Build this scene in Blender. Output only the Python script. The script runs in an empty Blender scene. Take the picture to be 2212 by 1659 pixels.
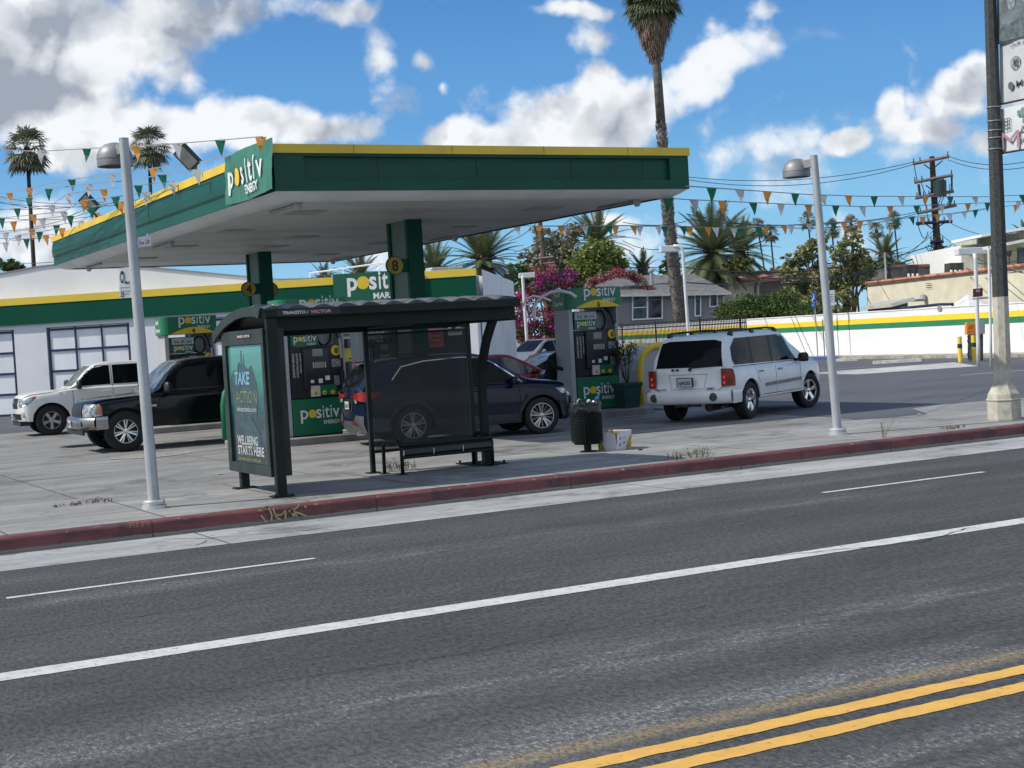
import bpy, bmesh, math, random
from mathutils import Vector, Matrix, noise
from mathutils.bvhtree import BVHTree
from mathutils.geometry import delaunay_2d_cdt
random.seed(7)
sc = bpy.context.scene
COL = sc.collection
# ---------------------------------------------------------------- camera
CX, CY, FF, HC = 1106.0, 829.5, 3571/1.1067, 1.95
def _c(u, v): return Vector((u-CX, -(v-CY), -FF))
K = 1/1.1067
dX = _c(7850*K, 418*K).normalized()
dY = _c(-700*K, 915*K); dY = (dY - dX*dX.dot(dY)).normalized()
dZ = dX.cross(dY)
MC = Matrix((dX, dY, dZ))                     # camera -> world
EYE = Vector((0, 0, HC))
cd = bpy.data.cameras.new('camera'); cam = bpy.data.objects.new('camera', cd); COL.objects.link(cam)
cam.matrix_world = Matrix.Translation(EYE) @ MC.to_4x4()
cd.sensor_width = 36; cd.lens = 3571/2448*36; cd.clip_end = 4000; cd.clip_start = .1
sc.camera = cam
def ray(u, v): return MC @ _c(u, v)
def G(u, v, z=0.0):                           # point of the photograph -> world point at height z
    r = ray(u, v); return EYE + r*((z-HC)/r.z)
def PY(u, v, Y):
    r = ray(u, v); return EYE + r*(Y/r.y)
def P(u, v, d):                               # at distance d along the view axis
    r = ray(u, v); return EYE + r*(d/FF)
def PN(u, v, p0, n):
    r = ray(u, v); return EYE + r*((p0-EYE).dot(n)/r.dot(n))
# ---------------------------------------------------------------- light
SUN_AZ = math.atan2(.28, -.96)                # direction towards the sun, in the x-y plane
SUN_EL = math.radians(46)
w = bpy.data.worlds.new('World'); sc.world = w; w.use_nodes = True
w.cycles.sampling_method = 'MANUAL'; w.cycles.sample_map_resolution = 512
sd = bpy.data.lights.new('sun', 'SUN'); sun = bpy.data.objects.new('sun', sd); COL.objects.link(sun)
sd.energy = 3.6; sd.angle = math.radians(.53); sd.color = (1, .955, .88)
tosun = Vector((math.cos(SUN_AZ)*math.cos(SUN_EL), math.sin(SUN_AZ)*math.cos(SUN_EL), math.sin(SUN_EL)))
sun.rotation_euler = tosun.to_track_quat('Z', 'Y').to_euler(); sun.location = (-20, 20, 40)
sc.view_settings.view_transform = 'Standard'; sc.view_settings.look = 'None'
sc.view_settings.exposure = 0.3; sc.view_settings.gamma = 1
class NT:
    def __init__(s, t): s.t = t; s.n = t.nodes; s.l = t.links
    def new(s, k, **kw):
        nd = s.n.new(k)
        for a, b in kw.items(): setattr(nd, a, b)
        return nd
    def set(s, sock, v):
        if isinstance(v, bpy.types.NodeSocket): s.l.new(v, sock)
        elif v is not None: sock.default_value = v
    def m(s, op, a, b=None, c=None, clamp=False):
        nd = s.new('ShaderNodeMath', operation=op, use_clamp=clamp)
        for i, v in enumerate((a, b, c)): s.set(nd.inputs[i], v) if v is not None else None
        return nd.outputs[0]
    def vm(s, op, a, b=None, out=0):
        nd = s.new('ShaderNodeVectorMath', operation=op)
        s.set(nd.inputs[0], a); s.set(nd.inputs[1], b) if b is not None else None
        return nd.outputs[out]
    def mix(s, f, a, b, blend='MIX'):
        nd = s.new('ShaderNodeMix', data_type='RGBA', blend_type=blend)
        s.set(nd.inputs[0], f); s.set(nd.inputs[6], a); s.set(nd.inputs[7], b)
        return nd.outputs[2]
    def noise(s, vec, scale, detail=4, rough=.5, out=0, dist=0, dim='3D'):
        nd = s.new('ShaderNodeTexNoise', noise_dimensions=dim); nd.inputs['Scale'].default_value = scale
        nd.inputs['Detail'].default_value = detail; nd.inputs['Roughness'].default_value = rough
        nd.inputs['Distortion'].default_value = dist
        if vec is not None: s.l.new(vec, nd.inputs['Vector'])
        return nd.outputs[out]
    def ss(s, x, a, b, to0=0., to1=1.):
        nd = s.new('ShaderNodeMapRange', interpolation_type='SMOOTHSTEP')
        s.set(nd.inputs[0], x); nd.inputs[1].default_value = a; nd.inputs[2].default_value = b
        nd.inputs[3].default_value = to0; nd.inputs[4].default_value = to1
        return nd.outputs[0]
def rgb(c): return (c[0], c[1], c[2], 1)
def sky():
    N = NT(w.node_tree); N.n.clear()
    out = N.new('ShaderNodeOutputWorld'); bg = N.new('ShaderNodeBackground')
    st = N.new('ShaderNodeTexSky', sky_type='NISHITA'); st.sun_disc = False
    st.sun_elevation = SUN_EL; st.sun_rotation = math.pi/2 - SUN_AZ
    st.air_density = 1.0; st.dust_density = .2; st.ozone_density = 3.5
    tc = N.new('ShaderNodeTexCoord').outputs['Generated']
    az = math.radians(28.27)
    F = (math.sin(az), math.cos(az), 0); R = (math.cos(az), -math.sin(az), 0)
    f = N.m('MAXIMUM', N.vm('DOT_PRODUCT', tc, F, out=1), .05)
    a = N.m('DIVIDE', N.vm('DOT_PRODUCT', tc, R, out=1), f)
    b = N.m('DIVIDE', N.vm('DOT_PRODUCT', tc, (0, 0, 1), out=1), f)
    cb = N.new('ShaderNodeCombineXYZ'); N.l.new(a, cb.inputs[0]); N.l.new(b, cb.inputs[1])
    p = cb.outputs[0]
    n1 = N.noise(p, 7, 5, .55, out=1, dim='2D'); n1 = N.vm('SUBTRACT', n1, (.5, .5, .5))
    sc1 = N.new('ShaderNodeVectorMath', operation='SCALE'); N.l.new(n1, sc1.inputs[0]); sc1.inputs[3].default_value = .05
    q = N.vm('ADD', p, sc1.outputs[0])
    # clouds: where they stand in the sky (azimuth tangent, elevation tangent), half sizes, strength, greyness
    def T(u, v):
        r = ray(u, v); ff = r.x*F[0]+r.y*F[1]; return ((r.x*R[0]+r.y*R[1])/ff, r.z/ff)
    B = [(120,60,330,125,1.15,.30),(20,210,260,120,1.15,.70),(330,80,250,95,.95,.30),(170,190,180,110,.8,.6),(420,170,90,70,.75,.3),(-60,120,240,200,1.0,.4),(500,20,150,60,.7,.7),
         (370,290,130,65,1.1,.0),(450,265,55,50,.8,.0),(250,320,230,45,.85,.1),(130,340,120,40,.8,.1),(60,500,180,80,1.0,.05),(20,560,160,60,.9,.1),(560,285,110,50,.9,.1),
         (680,300,190,40,.9,.2),(870,225,65,70,.62,.3),(920,130,42,40,.6,.2),(960,195,25,22,.6,.2),(800,110,50,60,.5,.3),
         (975,300,90,40,1.15,.0),(1050,310,50,25,.8,.0),
         (1210,255,120,80,1.25,.0),(1270,165,80,60,1.1,.02),(1255,85,70,55,1.0,.0),(1220,25,110,30,.9,.0),(1330,250,120,85,1.15,.30),(1395,205,80,75,.9,.4),(1160,300,110,40,1.1,.05),
         (1525,145,115,62,1.1,.30),(1520,70,60,55,.85,.2),(1620,110,90,50,.8,.45),(1760,95,110,35,.75,.45),(1880,55,60,30,.5,.3),(1500,200,70,40,.7,.5),(1660,40,60,40,.55,.3),
         (2085,225,75,48,1.05,.05),(2130,180,70,50,1.0,.05),(2200,230,80,60,.9,.2),(1930,260,45,42,1.0,.05),(1830,322,50,28,.95,.15),(2000,300,90,22,.45,.4),(2140,320,40,20,.5,.2),
         (1310,470,60,16,.6,.0),(720,30,90,40,.6,.5)]
    cov = None; gry = None
    for (u, v, ru, rv, s, g) in B:
        c = T(u, v); mp = N.vm('SUBTRACT', q, (c[0], c[1], 0))
        mp = N.vm('MULTIPLY', mp, (FF/ru, FF/rv, 0))
        d = N.vm('LENGTH', mp, out=1)
        val = N.m('MULTIPLY', N.m('SUBTRACT', 1.25, d), s)
        val = N.m('MAXIMUM', val, 0)
        wv = N.m('MULTIPLY', val, g)
        cov = val if cov is None else N.m('ADD', N.m('MAXIMUM', cov, val), N.m('MULTIPLY', N.m('MINIMUM', cov, val), .25))
        gry = wv if gry is None else N.m('MAXIMUM', gry, wv)
    fdot = N.vm('DOT_PRODUCT', tc, F, out=1); outm = N.ss(fdot, .62, .50)     # rest of the sky, out of view: broken cloud added for neutral fill light
    gen = N.m('MULTIPLY', N.ss(N.noise(N.vm('MULTIPLY', tc, (1, 1, 1.6)), 2.6, 5, .55), .43, .64), N.m('MULTIPLY', outm, 1.3))
    cov = N.m('ADD', N.m('MULTIPLY', cov, N.m('SUBTRACT', 1, outm)), gen)
    def puff(v):                                                    # billowing detail: rounded cells within cells, plus a little fibre
        o = None
        for sc_, w_ in ((9, .52), (21, .30), (48, .16)):
            vo = N.new('ShaderNodeTexVoronoi', feature='F1', voronoi_dimensions='2D'); vo.inputs['Scale'].default_value = sc_
            N.l.new(v, vo.inputs['Vector']); t = N.m('MULTIPLY', N.m('SUBTRACT', .43, vo.outputs['Distance']), w_); o = t if o is None else N.m('ADD', o, t)
        return o
    wp = N.vm('SCALE', N.vm('SUBTRACT', N.noise(p, 16, 4, .6, out=1, dim='2D'), (.5,.5,.5))); wp.node.inputs[3].default_value = .05
    pw = N.vm('ADD', p, wp)
    fib = N.noise(p, 13, 7, .62, dim='2D')
    p1 = puff(pw); p2 = puff(N.vm('ADD', pw, (-.010, .016, 0)))
    body = N.m('ADD', N.m('MULTIPLY', p1, 1.5), N.m('MULTIPLY', N.m('SUBTRACT', fib, .5), 1.35))
    dens = N.m('ADD', cov, body)
    soft = N.ss(gry, .10, .55)                                       # grey banks have soft edges, white heads crisp ones
    fac = N.m('ADD', N.m('MULTIPLY', N.ss(dens, .14, .74), N.m('SUBTRACT', 1, soft)), N.m('MULTIPLY', N.ss(dens, -.05, 1.0), soft))
    lit = N.m('SUBTRACT', p1, p2)
    big = N.noise(N.vm('ADD', p, (3.1, 1.7, 0)), 6, 5, .6, dim='2D')
    shade = N.m('ADD', N.m('MULTIPLY', gry, 1.05), N.m('MULTIPLY', N.m('SUBTRACT', big, .45), 1.7))
    shade = N.m('SUBTRACT', N.m('ADD', shade, N.m('MULTIPLY', N.ss(dens, .7, 1.8), .22)), N.m('MULTIPLY', lit, 3.2), clamp=True)
    ccol = N.mix(shade, (.77, .79, .81, 1), (.29, .325, .385, 1))
    rp = N.new('ShaderNodeValToRGB'); rp.color_ramp.interpolation = 'EASE'; e = rp.color_ramp.elements
    sz = N.new('ShaderNodeSeparateXYZ'); N.l.new(tc, sz.inputs[0]); N.l.new(sz.outputs[2], rp.inputs[0])
    e[0].position = 0.0; e[0].color = (.27,.56,.78,1); e[1].position = .26; e[1].color = (.040,.180,.47,1)
    for p_, c_ in ((.07,(.165,.43,.70,1)), (.15,(.080,.275,.59,1)), (.6,(.04,.15,.42,1))): q_ = e.new(p_); q_.color = c_
    s1 = N.vm('SCALE', st.outputs[0]); s1.node.inputs[3].default_value = .10
    skyc = N.mix(.82, s1, rp.outputs[0])
    fin = N.mix(N.m('MULTIPLY', fac, .97), skyc, ccol)
    bg.inputs['Strength'].default_value = 1.0
    N.l.new(fin, bg.inputs[0]); N.l.new(bg.outputs[0], out.inputs[0])
sky()
# ---------------------------------------------------------------- materials
MT = {}
def mat(name, c, rough=.6, metal=0., var=.12, vs=3., c2=None, bump=0., bs=60., spec=.5, coat=0., trans=0., stain=None, vec='Object', stretch=None, alpha=None, emit=None):
    if name in MT: return MT[name]
    m = bpy.data.materials.new(name); m.use_nodes = True; N = NT(m.node_tree)
    b = N.n['Principled BSDF']; MT[name] = m
    b.inputs['Roughness'].default_value = rough; b.inputs['Metallic'].default_value = metal
    b.inputs['Specular IOR Level'].default_value = spec; b.inputs['Coat Weight'].default_value = coat
    b.inputs['Coat Roughness'].default_value = .03
    b.inputs['Transmission Weight'].default_value = trans
    if emit: b.inputs['Emission Color'].default_value = rgb(emit[0]); b.inputs['Emission Strength'].default_value = emit[1]
    tc = N.new('ShaderNodeTexCoord').outputs[vec]
    if stretch: tc = N.vm('MULTIPLY', tc, stretch)
    if c2 is None: c2 = tuple(x*(1-var*2) for x in c)
    else: var = 1
    if var > 0:
        f = N.ss(N.noise(tc, vs, 6, .62), .35, .68)
        col = N.mix(f, rgb(c), rgb(c2))
    else: col = None; b.inputs['Base Color'].default_value = rgb(c)
    if stain:
        f = N.ss(N.noise(tc, stain[1], 5, .7), stain[2], stain[2]+.12)
        col = N.mix(N.m('MULTIPLY', f, stain[3]), col if col else rgb(c), rgb(stain[0]))
    if col: N.l.new(col, b.inputs['Base Color'])
    if bump:
        bn = N.new('ShaderNodeBump'); bn.inputs['Strength'].default_value = bump; bn.inputs['Distance'].default_value = .02
        N.l.new(N.noise(tc, bs, 5, .6), bn.inputs['Height']); N.l.new(bn.outputs[0], b.inputs['Normal'])
    return m
# ---------------------------------------------------------------- mesh builder
class MB:
    def __init__(s): s.v = []; s.f = []; s.mi = []; s.cur = 0
    def add(s, vs, fs):
        o = len(s.v); s.v += [Vector(q) for q in vs]
        for f in fs: s.f.append([o+i for i in f]); s.mi.append(s.cur)
        return s
    def quad(s, *p): return s.add(p, [tuple(range(len(p)))])
    def box(s, x0, x1, y0, y1, z0, z1, M=None):
        v = [Vector((x, y, z)) for z in (z0, z1) for y in (y0, y1) for x in (x0, x1)]
        if M: v = [M @ q for q in v]
        return s.add(v, [(0,2,3,1),(4,5,7,6),(0,1,5,4),(2,6,7,3),(0,4,6,2),(1,3,7,5)])
    def cyl(s, p0, p1, r0, r1=None, n=12, cap=True):
        r1 = r0 if r1 is None else r1; p0 = Vector(p0); p1 = Vector(p1); d = (p1-p0)
        q = d.to_track_quat('Z', 'Y'); v = []
        for p, r in ((p0, r0), (p1, r1)):
            for i in range(n):
                a = 2*math.pi*i/n; v.append(p + q @ Vector((r*math.cos(a), r*math.sin(a), 0)))
        f = [(i, (i+1) % n, n+(i+1) % n, n+i) for i in range(n)]
        if cap: f += [tuple(range(n-1, -1, -1)), tuple(range(n, 2*n))]
        return s.add(v, f)
    def tube(s, pts, r, n=6, close=False, r1=None):
        pts = [Vector(p) for p in pts]; m = len(pts); v = []; pq = None
        for k, p in enumerate(pts):
            a = pts[max(k-1, 0)]; b = pts[min(k+1, m-1)]; d = (b-a)
            q = d.to_track_quat('Z', 'Y') if pq is None else (pq @ Vector((0, 0, 1))).rotation_difference(d) @ pq
            pq = q; rr = r if r1 is None else r+(r1-r)*k/(m-1)
            for i in range(n):
                t = 2*math.pi*i/n; v.append(p + q @ Vector((rr*math.cos(t), rr*math.sin(t), 0)))
        f = [(k*n+i, k*n+(i+1) % n, (k+1)*n+(i+1) % n, (k+1)*n+i) for k in range(m-1) for i in range(n)]
        f += [tuple(range(n-1, -1, -1)), tuple(range((m-1)*n, m*n))]
        return s.add(v, f)
    def lathe(s, prof, n=24, M=None):       # profile (r, z)
        v = []; m = len(prof)
        for r, z in prof:
            for i in range(n):
                a = 2*math.pi*i/n; q = Vector((r*math.cos(a), r*math.sin(a), z)); v.append(M @ q if M else q)
        f = [(k*n+i, k*n+(i+1) % n, (k+1)*n+(i+1) % n, (k+1)*n+i) for k in range(m-1) for i in range(n)]
        return s.add(v, f)
    def prism(s, poly, fn, t0, t1):         # polygon (a,b) lifted by fn(a,b,t)
        n = len(poly); v = [fn(a, b, t0) for a, b in poly] + [fn(a, b, t1) for a, b in poly]
        f = [tuple(range(n-1, -1, -1)), tuple(range(n, 2*n))] + [(i, (i+1) % n, n+(i+1) % n, n+i) for i in range(n)]
        return s.add(v, f)
    def build(s, name, m=None, parent=None, smooth=False, bevel=0, loc=None):
        me = bpy.data.meshes.new(name); me.from_pydata([tuple(q) for q in s.v], [], s.f)
        ms = m if isinstance(m, (list, tuple)) else [m]
        for q in ms: me.materials.append(q)
        if len(ms) > 1: me.polygons.foreach_set('material_index', s.mi)
        if smooth: me.polygons.foreach_set('use_smooth', [True]*len(me.polygons))
        me.update()
        o = bpy.data.objects.new(name, me); COL.objects.link(o)
        if parent: o.parent = parent
        if loc: o.location = loc
        if bevel:
            md = o.modifiers.new('bevel', 'BEVEL'); md.width = bevel; md.segments = 2; md.limit_method = 'ANGLE'; md.angle_limit = .6
        if smooth and smooth != 2:
            md = o.modifiers.new('norm', 'WEIGHTED_NORMAL') if False else None
        return o
def fixnormals(o):
    bm = bmesh.new(); bm.from_mesh(o.data); bmesh.ops.recalc_face_normals(bm, faces=bm.faces); bm.to_mesh(o.data); bm.free(); return o
def sharp(o, deg=35):
    bm = bmesh.new(); bm.from_mesh(o.data); bmesh.ops.remove_doubles(bm, verts=bm.verts, dist=.0008); bmesh.ops.recalc_face_normals(bm, faces=bm.faces)
    for e in bm.edges: e.smooth = not (len(e.link_faces) == 2 and e.calc_face_angle(0) > math.radians(deg))
    for f in bm.faces: f.smooth = True
    bm.to_mesh(o.data); bm.free(); return o
def empty(name, label, cat, loc=(0, 0, 0), rz=0., group=None):
    o = bpy.data.objects.new(name, None); COL.objects.link(o); o.location = loc; o.rotation_euler = (0, 0, rz)
    o.empty_display_size = .2; return tag(o, label, cat, group)
def tag(o, label, cat, group=None, kind=None):
    if label: o['label'] = label
    if cat: o['category'] = cat
    if group: o['group'] = group
    if kind: o['kind'] = kind
    return o
def struct(name, mb, m, **k):
    o = mb.build(name, m, **k); o['kind'] = 'structure'; return o
def copy_tree(o, parent=None):
    c = o.copy(); COL.objects.link(c); c.parent = parent
    for ch in [q for q in bpy.data.objects if q.parent == o]: copy_tree(ch, c)
    return c
def text_geo(txt, size=1., bold=0., space=1., align='LEFT', shear=0):
    cu = bpy.data.curves.new('t', 'FONT'); cu.body = txt; cu.size = size; cu.offset = bold*size; cu.space_character = space
    cu.align_x = align; cu.resolution_u = 3; cu.shear = shear
    o = bpy.data.objects.new('t', cu); COL.objects.link(o)
    bpy.context.view_layer.update()
    me = bpy.data.meshes.new_from_object(o.evaluated_get(bpy.context.evaluated_depsgraph_get()))
    vs = [v.co.copy() for v in me.vertices]; fs = [tuple(p.vertices) for p in me.polygons]
    bpy.data.objects.remove(o); bpy.data.meshes.remove(me); bpy.data.curves.remove(cu)
    return vs, fs
def text(mb, txt, org, ax, ay, size, bold=0., width=None, align='LEFT', space=1., shear=0):
    vs, fs = text_geo(txt, 1., bold, space, 'LEFT', shear)
    if not vs: return
    x0 = min(v.x for v in vs); x1 = max(v.x for v in vs)
    sx = size if width is None else width/(x1-x0)
    ox = {'LEFT': -x0, 'CENTER': -(x0+x1)/2, 'RIGHT': -x1}[align]
    org = Vector(org); ax = Vector(ax); ay = Vector(ay)
    mb.add([org + ax*((v.x+ox)*sx) + ay*(v.y*size) for v in vs], fs)
def disc(mb, c, ax, ay, r, n=24, ry=None):
    c = Vector(c); ax = Vector(ax); ay = Vector(ay); ry = ry or r
    mb.add([c+ax*(r*math.cos(2*math.pi*i/n))+ay*(ry*math.sin(2*math.pi*i/n)) for i in range(n)], [tuple(range(n))])
X3, Y3, Z3 = Vector((1,0,0)), Vector((0,1,0)), Vector((0,0,1))
def logo(parent, org, ax, ay, n, wd, sub='ENERGY', white=None):
    """positiv wordmark: org = left end of the baseline, wd = full width"""
    org = Vector(org) + Vector(n)*.006; ax = Vector(ax); ay = Vector(ay); s = wd/2.62
    a = MB(); text(a, 'p', org, ax, ay, s*1.15, .012, width=s*.50)
    text(a, 's', org+ax*(s*1.02), ax, ay, s*1.15, .012, width=s*.36)
    text(a, 'i', org+ax*(s*1.47), ax, ay, s*1.15, .012, width=s*.085)
    text(a, 't', org+ax*(s*1.62), ax, ay, s*1.15, .012, width=s*.29)
    text(a, 'i', org+ax*(s*1.98), ax, ay, s*1.15, .012, width=s*.085)
    text(a, 'v', org+ax*(s*2.12), ax, ay, s*1.15, .012, width=s*.47)
    if sub: text(a, sub, org+ax*(s*2.55)-ay*(s*.40), ax, ay, s*.33, .02, width=s*(1.05 if len(sub) < 7 else 1.2), align='RIGHT')
    a.build('lettering', white or M_white_paint, parent)
    b = MB(); disc(b, org+ax*(s*.775)+ay*(s*.285), ax, ay, s*.26); b.build('sun_dot', M_yellow, parent)
M_white_paint = mat('white_paint', (.78,.78,.77), .5, var=.03)
M_yellow = mat('yellow_paint', (.82,.55,.03), .5, var=.05)
M_yband = mat('yellow_band', (.78,.56,.055), .55, var=.04, vs=1.2)
M_green = mat('green_paint', (.002,.070,.042), .55, var=.08, vs=.8, spec=.2)
M_green2 = mat('green_panel', (.010,.16,.075), .4, var=.05)
M_black = mat('black_plastic', (.012,.012,.013), .5, var=.1)
M_rubber = mat('rubber', (.018,.018,.018), .85, var=.2, vs=6)
M_chrome = mat('chrome', (.72,.72,.73), .13, 1., var=.04)
M_alloy = mat('alloy', (.50,.50,.51), .28, .9, var=.05)
M_glass = mat('car_glass', (.006,.008,.010), .05, var=0, spec=.28)
M_grey = mat('grey_metal', (.33,.35,.36), .45, .3, var=.08, vs=1.5)
M_lgrey = mat('light_grey_panel', (.42,.43,.44), .5, var=.06, vs=1.5)
M_galv = mat('galvanised_pole', (.44,.46,.47), .5, .25, var=.14, vs=3, stretch=(1,1,.3))
M_wht = mat('white_wall', (.80,.80,.79), .7, var=.05, vs=.35, bump=.15, bs=25, stain=((.5,.49,.46), .6, .62, .25))
M_glass.node_tree.nodes['Principled BSDF'].inputs['IOR'].default_value = 1.28
M_seam = mat('seam_dark', (.006,.006,.006), .7, var=0)
M_ink = mat('black_ink', (.02,.02,.02), .6, var=0)
# ================================================================ GROUND
def ground_mats():
    # road asphalt
    m = bpy.data.materials.new('asphalt'); m.use_nodes = True; N = NT(m.node_tree); b = N.n['Principled BSDF']; MT['asphalt'] = m
    tc = N.new('ShaderNodeTexCoord').outputs['Object']
    sx = N.new('ShaderNodeSeparateXYZ'); N.l.new(tc, sx.inputs[0]); yy = sx.outputs[1]
    st = N.vm('MULTIPLY', tc, (.22, 1, 1)); big = N.noise(st, 1.3, 5, .6)
    st2 = N.vm('MULTIPLY', tc, (.30, 1, 1)); mid = N.noise(st2, 9, 5, .65)
    col = N.mix(N.ss(big, .3, .7), (.042,.043,.041,1), (.072,.073,.070,1))
    col = N.mix(N.m('MULTIPLY', N.ss(mid, .45, .75), .4), col, (.12,.124,.127,1))
    # bands where tyres have polished the stones pale, running along the street
    wear = None
    for c, wd, s in ((13.85,.5,.85), (15.4,.5,.55), (8.35,.85,.95), (6.9,.75,1.), (11.6,.45,.25), (5.4,.8,.95)):
        g = N.ss(N.m('ABSOLUTE', N.m('SUBTRACT', yy, c)), 0., wd, s, 0.)
        wear = g if wear is None else N.m('MAXIMUM', wear, g)
    spk = N.noise(N.vm('MULTIPLY', tc, (1,.55,1)), 40, 4, .8); spk2 = N.noise(N.vm('MULTIPLY', tc, (1,.5,1)), 21, 4, .75)
    wn = N.m('MULTIPLY', wear, N.ss(N.noise(st2, 2.2, 5, .7), .32, .62))
    thr = N.m('SUBTRACT', N.m('MULTIPLY', spk, 1.0), N.m('SUBTRACT', .655, N.m('MULTIPLY', wn, .16)))
    f = N.ss(thr, 0, .07)
    col = N.mix(N.m('MULTIPLY', wn, .55), col, (.18,.182,.176,1)); col = N.mix(N.m('MULTIPLY', f, .85), col, (.40,.405,.40,1))
    f2 = N.ss(N.m('SUBTRACT', spk2, N.m('SUBTRACT', .72, N.m('MULTIPLY', wn, .15))), 0, .08)
    col = N.mix(N.m('MULTIPLY', f2, .35), col, (.22,.225,.23,1))
    gr = N.noise(N.vm('MULTIPLY', tc, (1,.45,1)), 30, 5, .85); col = N.mix(N.ss(gr, .36, .64), N.mix(.62, col, (.010,.011,.012,1)), N.mix(.25, col, (.20,.202,.195,1)))
    pt = N.noise(N.vm('MULTIPLY', tc, (.45,1,1)), .55, 4, .6); col = N.mix(N.m('MULTIPLY', N.ss(pt, .50, .58), .18), col, (.025,.027,.028,1))
    dk = N.ss(N.noise(tc, 45, 2, .6), .40, .28); col = N.mix(N.m('MULTIPLY', dk, .5), col, (.03,.031,.034,1))
    # dark drip line in the middle of the lane
    dr = N.m('MULTIPLY', N.ss(N.m('ABSOLUTE', N.m('SUBTRACT', yy, 12.6)), 0, .5, .35, 0), N.ss(big, .4, .6))
    col = N.mix(dr, col, (.04,.042,.047,1))
    # faded old yellow paint beside the double line
    fy = N.m('MULTIPLY', N.ss(N.m('ABSOLUTE', N.m('SUBTRACT', yy, 6.66)), 0, .16, .8, 0), N.ss(spk, .42, .56))
    col = N.mix(fy, col, (.30,.22,.11,1))
    N.l.new(col, b.inputs['Base Color']); b.inputs['Roughness'].default_value = .85; b.inputs['Specular IOR Level'].default_value = .3
    bn = N.new('ShaderNodeBump'); bn.inputs['Strength'].default_value = .55; bn.inputs['Distance'].default_value = .012
    N.l.new(spk, bn.inputs['Height']); N.l.new(bn.outputs[0], b.inputs['Normal'])
    # concrete
    def conc(name, c, joints, stains, seed=0.):
        m = bpy.data.materials.new(name); m.use_nodes = True; N = NT(m.node_tree); b = N.n['Principled BSDF']; MT[name] = m
        tc = N.new('ShaderNodeTexCoord').outputs['Object']; tc = N.vm('ADD', tc, (seed, seed, 0))
        sx = N.new('ShaderNodeSeparateXYZ'); N.l.new(tc, sx.inputs[0])
        a = N.noise(N.vm('MULTIPLY', tc, (.35,1,1)), 1.1, 7, .72); bb = N.noise(N.vm('MULTIPLY', tc, (1,.5,1)), 14, 6, .8)
        col = N.mix(N.ss(a, .3, .72), rgb([x*.70 for x in c]), rgb([x*1.18 for x in c]))
        col = N.mix(N.m('MULTIPLY', N.ss(bb, .48, .70), .45), col, rgb([x*.6 for x in c]))
        s = N.ss(N.noise(N.vm('MULTIPLY', tc, (.30,1.2,1)), .9, 6, .7, dist=.6), .53, .75)
        col = N.mix(N.m('MULTIPLY', s, stains), col, rgb([x*.42 for x in c]))
        oil = N.m('MULTIPLY', N.ss(N.noise(tc, .55, 5, .75), .52, .66), .55); col = N.mix(oil, col, (.055,.052,.05,1)); sp = N.ss(N.noise(tc, 7, 2, .5), .70, .74); col = N.mix(N.m('MULTIPLY', sp, .6), col, (.05,.05,.05,1))
        wob = N.noise(tc, 3, 3, .5); wb = N.m('MULTIPLY', N.m('SUBTRACT', wob, .5), .03)
        for ax, step, off in joints:
            q = N.m('ADD', N.m('ADD', sx.outputs[ax], wb), off+1000*step)
            fr = N.m('ABSOLUTE', N.m('SUBTRACT', N.m('MODULO', q, step), step/2))
            col = N.mix(N.m('MULTIPLY', N.ss(fr, .022, .008), .8), col, (.045,.042,.04,1))
        vo = N.new('ShaderNodeTexVoronoi', feature='DISTANCE_TO_EDGE'); vo.inputs['Scale'].default_value = .16
        dv = N.vm('ADD', tc, N.vm('SCALE', N.noise(tc, 1.6, 5, .7, out=1))); dv.node.inputs[0].links[0].from_node
        N.l.new(dv, vo.inputs['Vector'])
        cr = N.m('MULTIPLY', N.ss(vo.outputs['Distance'], .0035, .0008), N.ss(N.noise(tc, .5, 2), .5, .6))
        col = N.mix(N.m('MULTIPLY', cr, .7), col, (.06,.055,.05,1))
        N.l.new(col, b.inputs['Base Color']); b.inputs['Roughness'].default_value = .85; b.inputs['Specular IOR Level'].default_value = .3
        bn = N.new('ShaderNodeBump'); bn.inputs['Strength'].default_value = .25; bn.inputs['Distance'].default_value = .01
        N.l.new(bb, bn.inputs['Height']); N.l.new(bn.outputs[0], b.inputs['Normal'])
        return m
    conc('concrete_lot', (.245,.242,.23), ((1, 3.05, 1.2), (0, 3.6, .9)), .95)
    conc('concrete_walk', (.285,.28,.265), ((1, 2.6, .55), (0, 1.85, .3)), .55, 31.)
    conc('concrete_gutter', (.34,.347,.34), ((0, 6.1, 2.),), .35, 57.)
    conc('concrete_trim', (.50,.49,.46), (), .4, 11.)
    # kerb: red paint over concrete, bare and dirty near the gutter
    m = bpy.data.materials.new('red_kerb_paint'); m.use_nodes = True; N = NT(m.node_tree); b = N.n['Principled BSDF']; MT['kerb'] = m
    tc = N.new('ShaderNodeTexCoord').outputs['Object']; sx = N.new('ShaderNodeSeparateXYZ'); N.l.new(tc, sx.inputs[0])
    n1 = N.noise(tc, 9, 6, .7); n2 = N.noise(N.vm('MULTIPLY', tc, (.3,1,1)), 4, 5, .6)
    red = N.mix(N.ss(n2, .35, .7), (.095,.028,.028,1), (.185,.055,.052,1))
    red = N.mix(N.ss(N.noise(N.vm('MULTIPLY', tc, (1,1,.6)), 1.35, 4, .7), .50, .66, 0, .85), red, (.05,.03,.03,1))
    bare = N.mix(n1, (.13,.125,.10,1), (.24,.235,.20,1))
    zz = N.m('ADD', sx.outputs[2], N.m('MULTIPLY', N.m('SUBTRACT', n1, .5), .05))
    col = N.mix(N.ss(zz, -.155, -.145), bare, red)
    chip = N.m('MULTIPLY', N.ss(zz, -.030, -.012), N.ss(N.noise(tc, 5.5, 6, .75), .59, .66))
    col = N.mix(chip, col, (.33,.29,.26,1))
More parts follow.
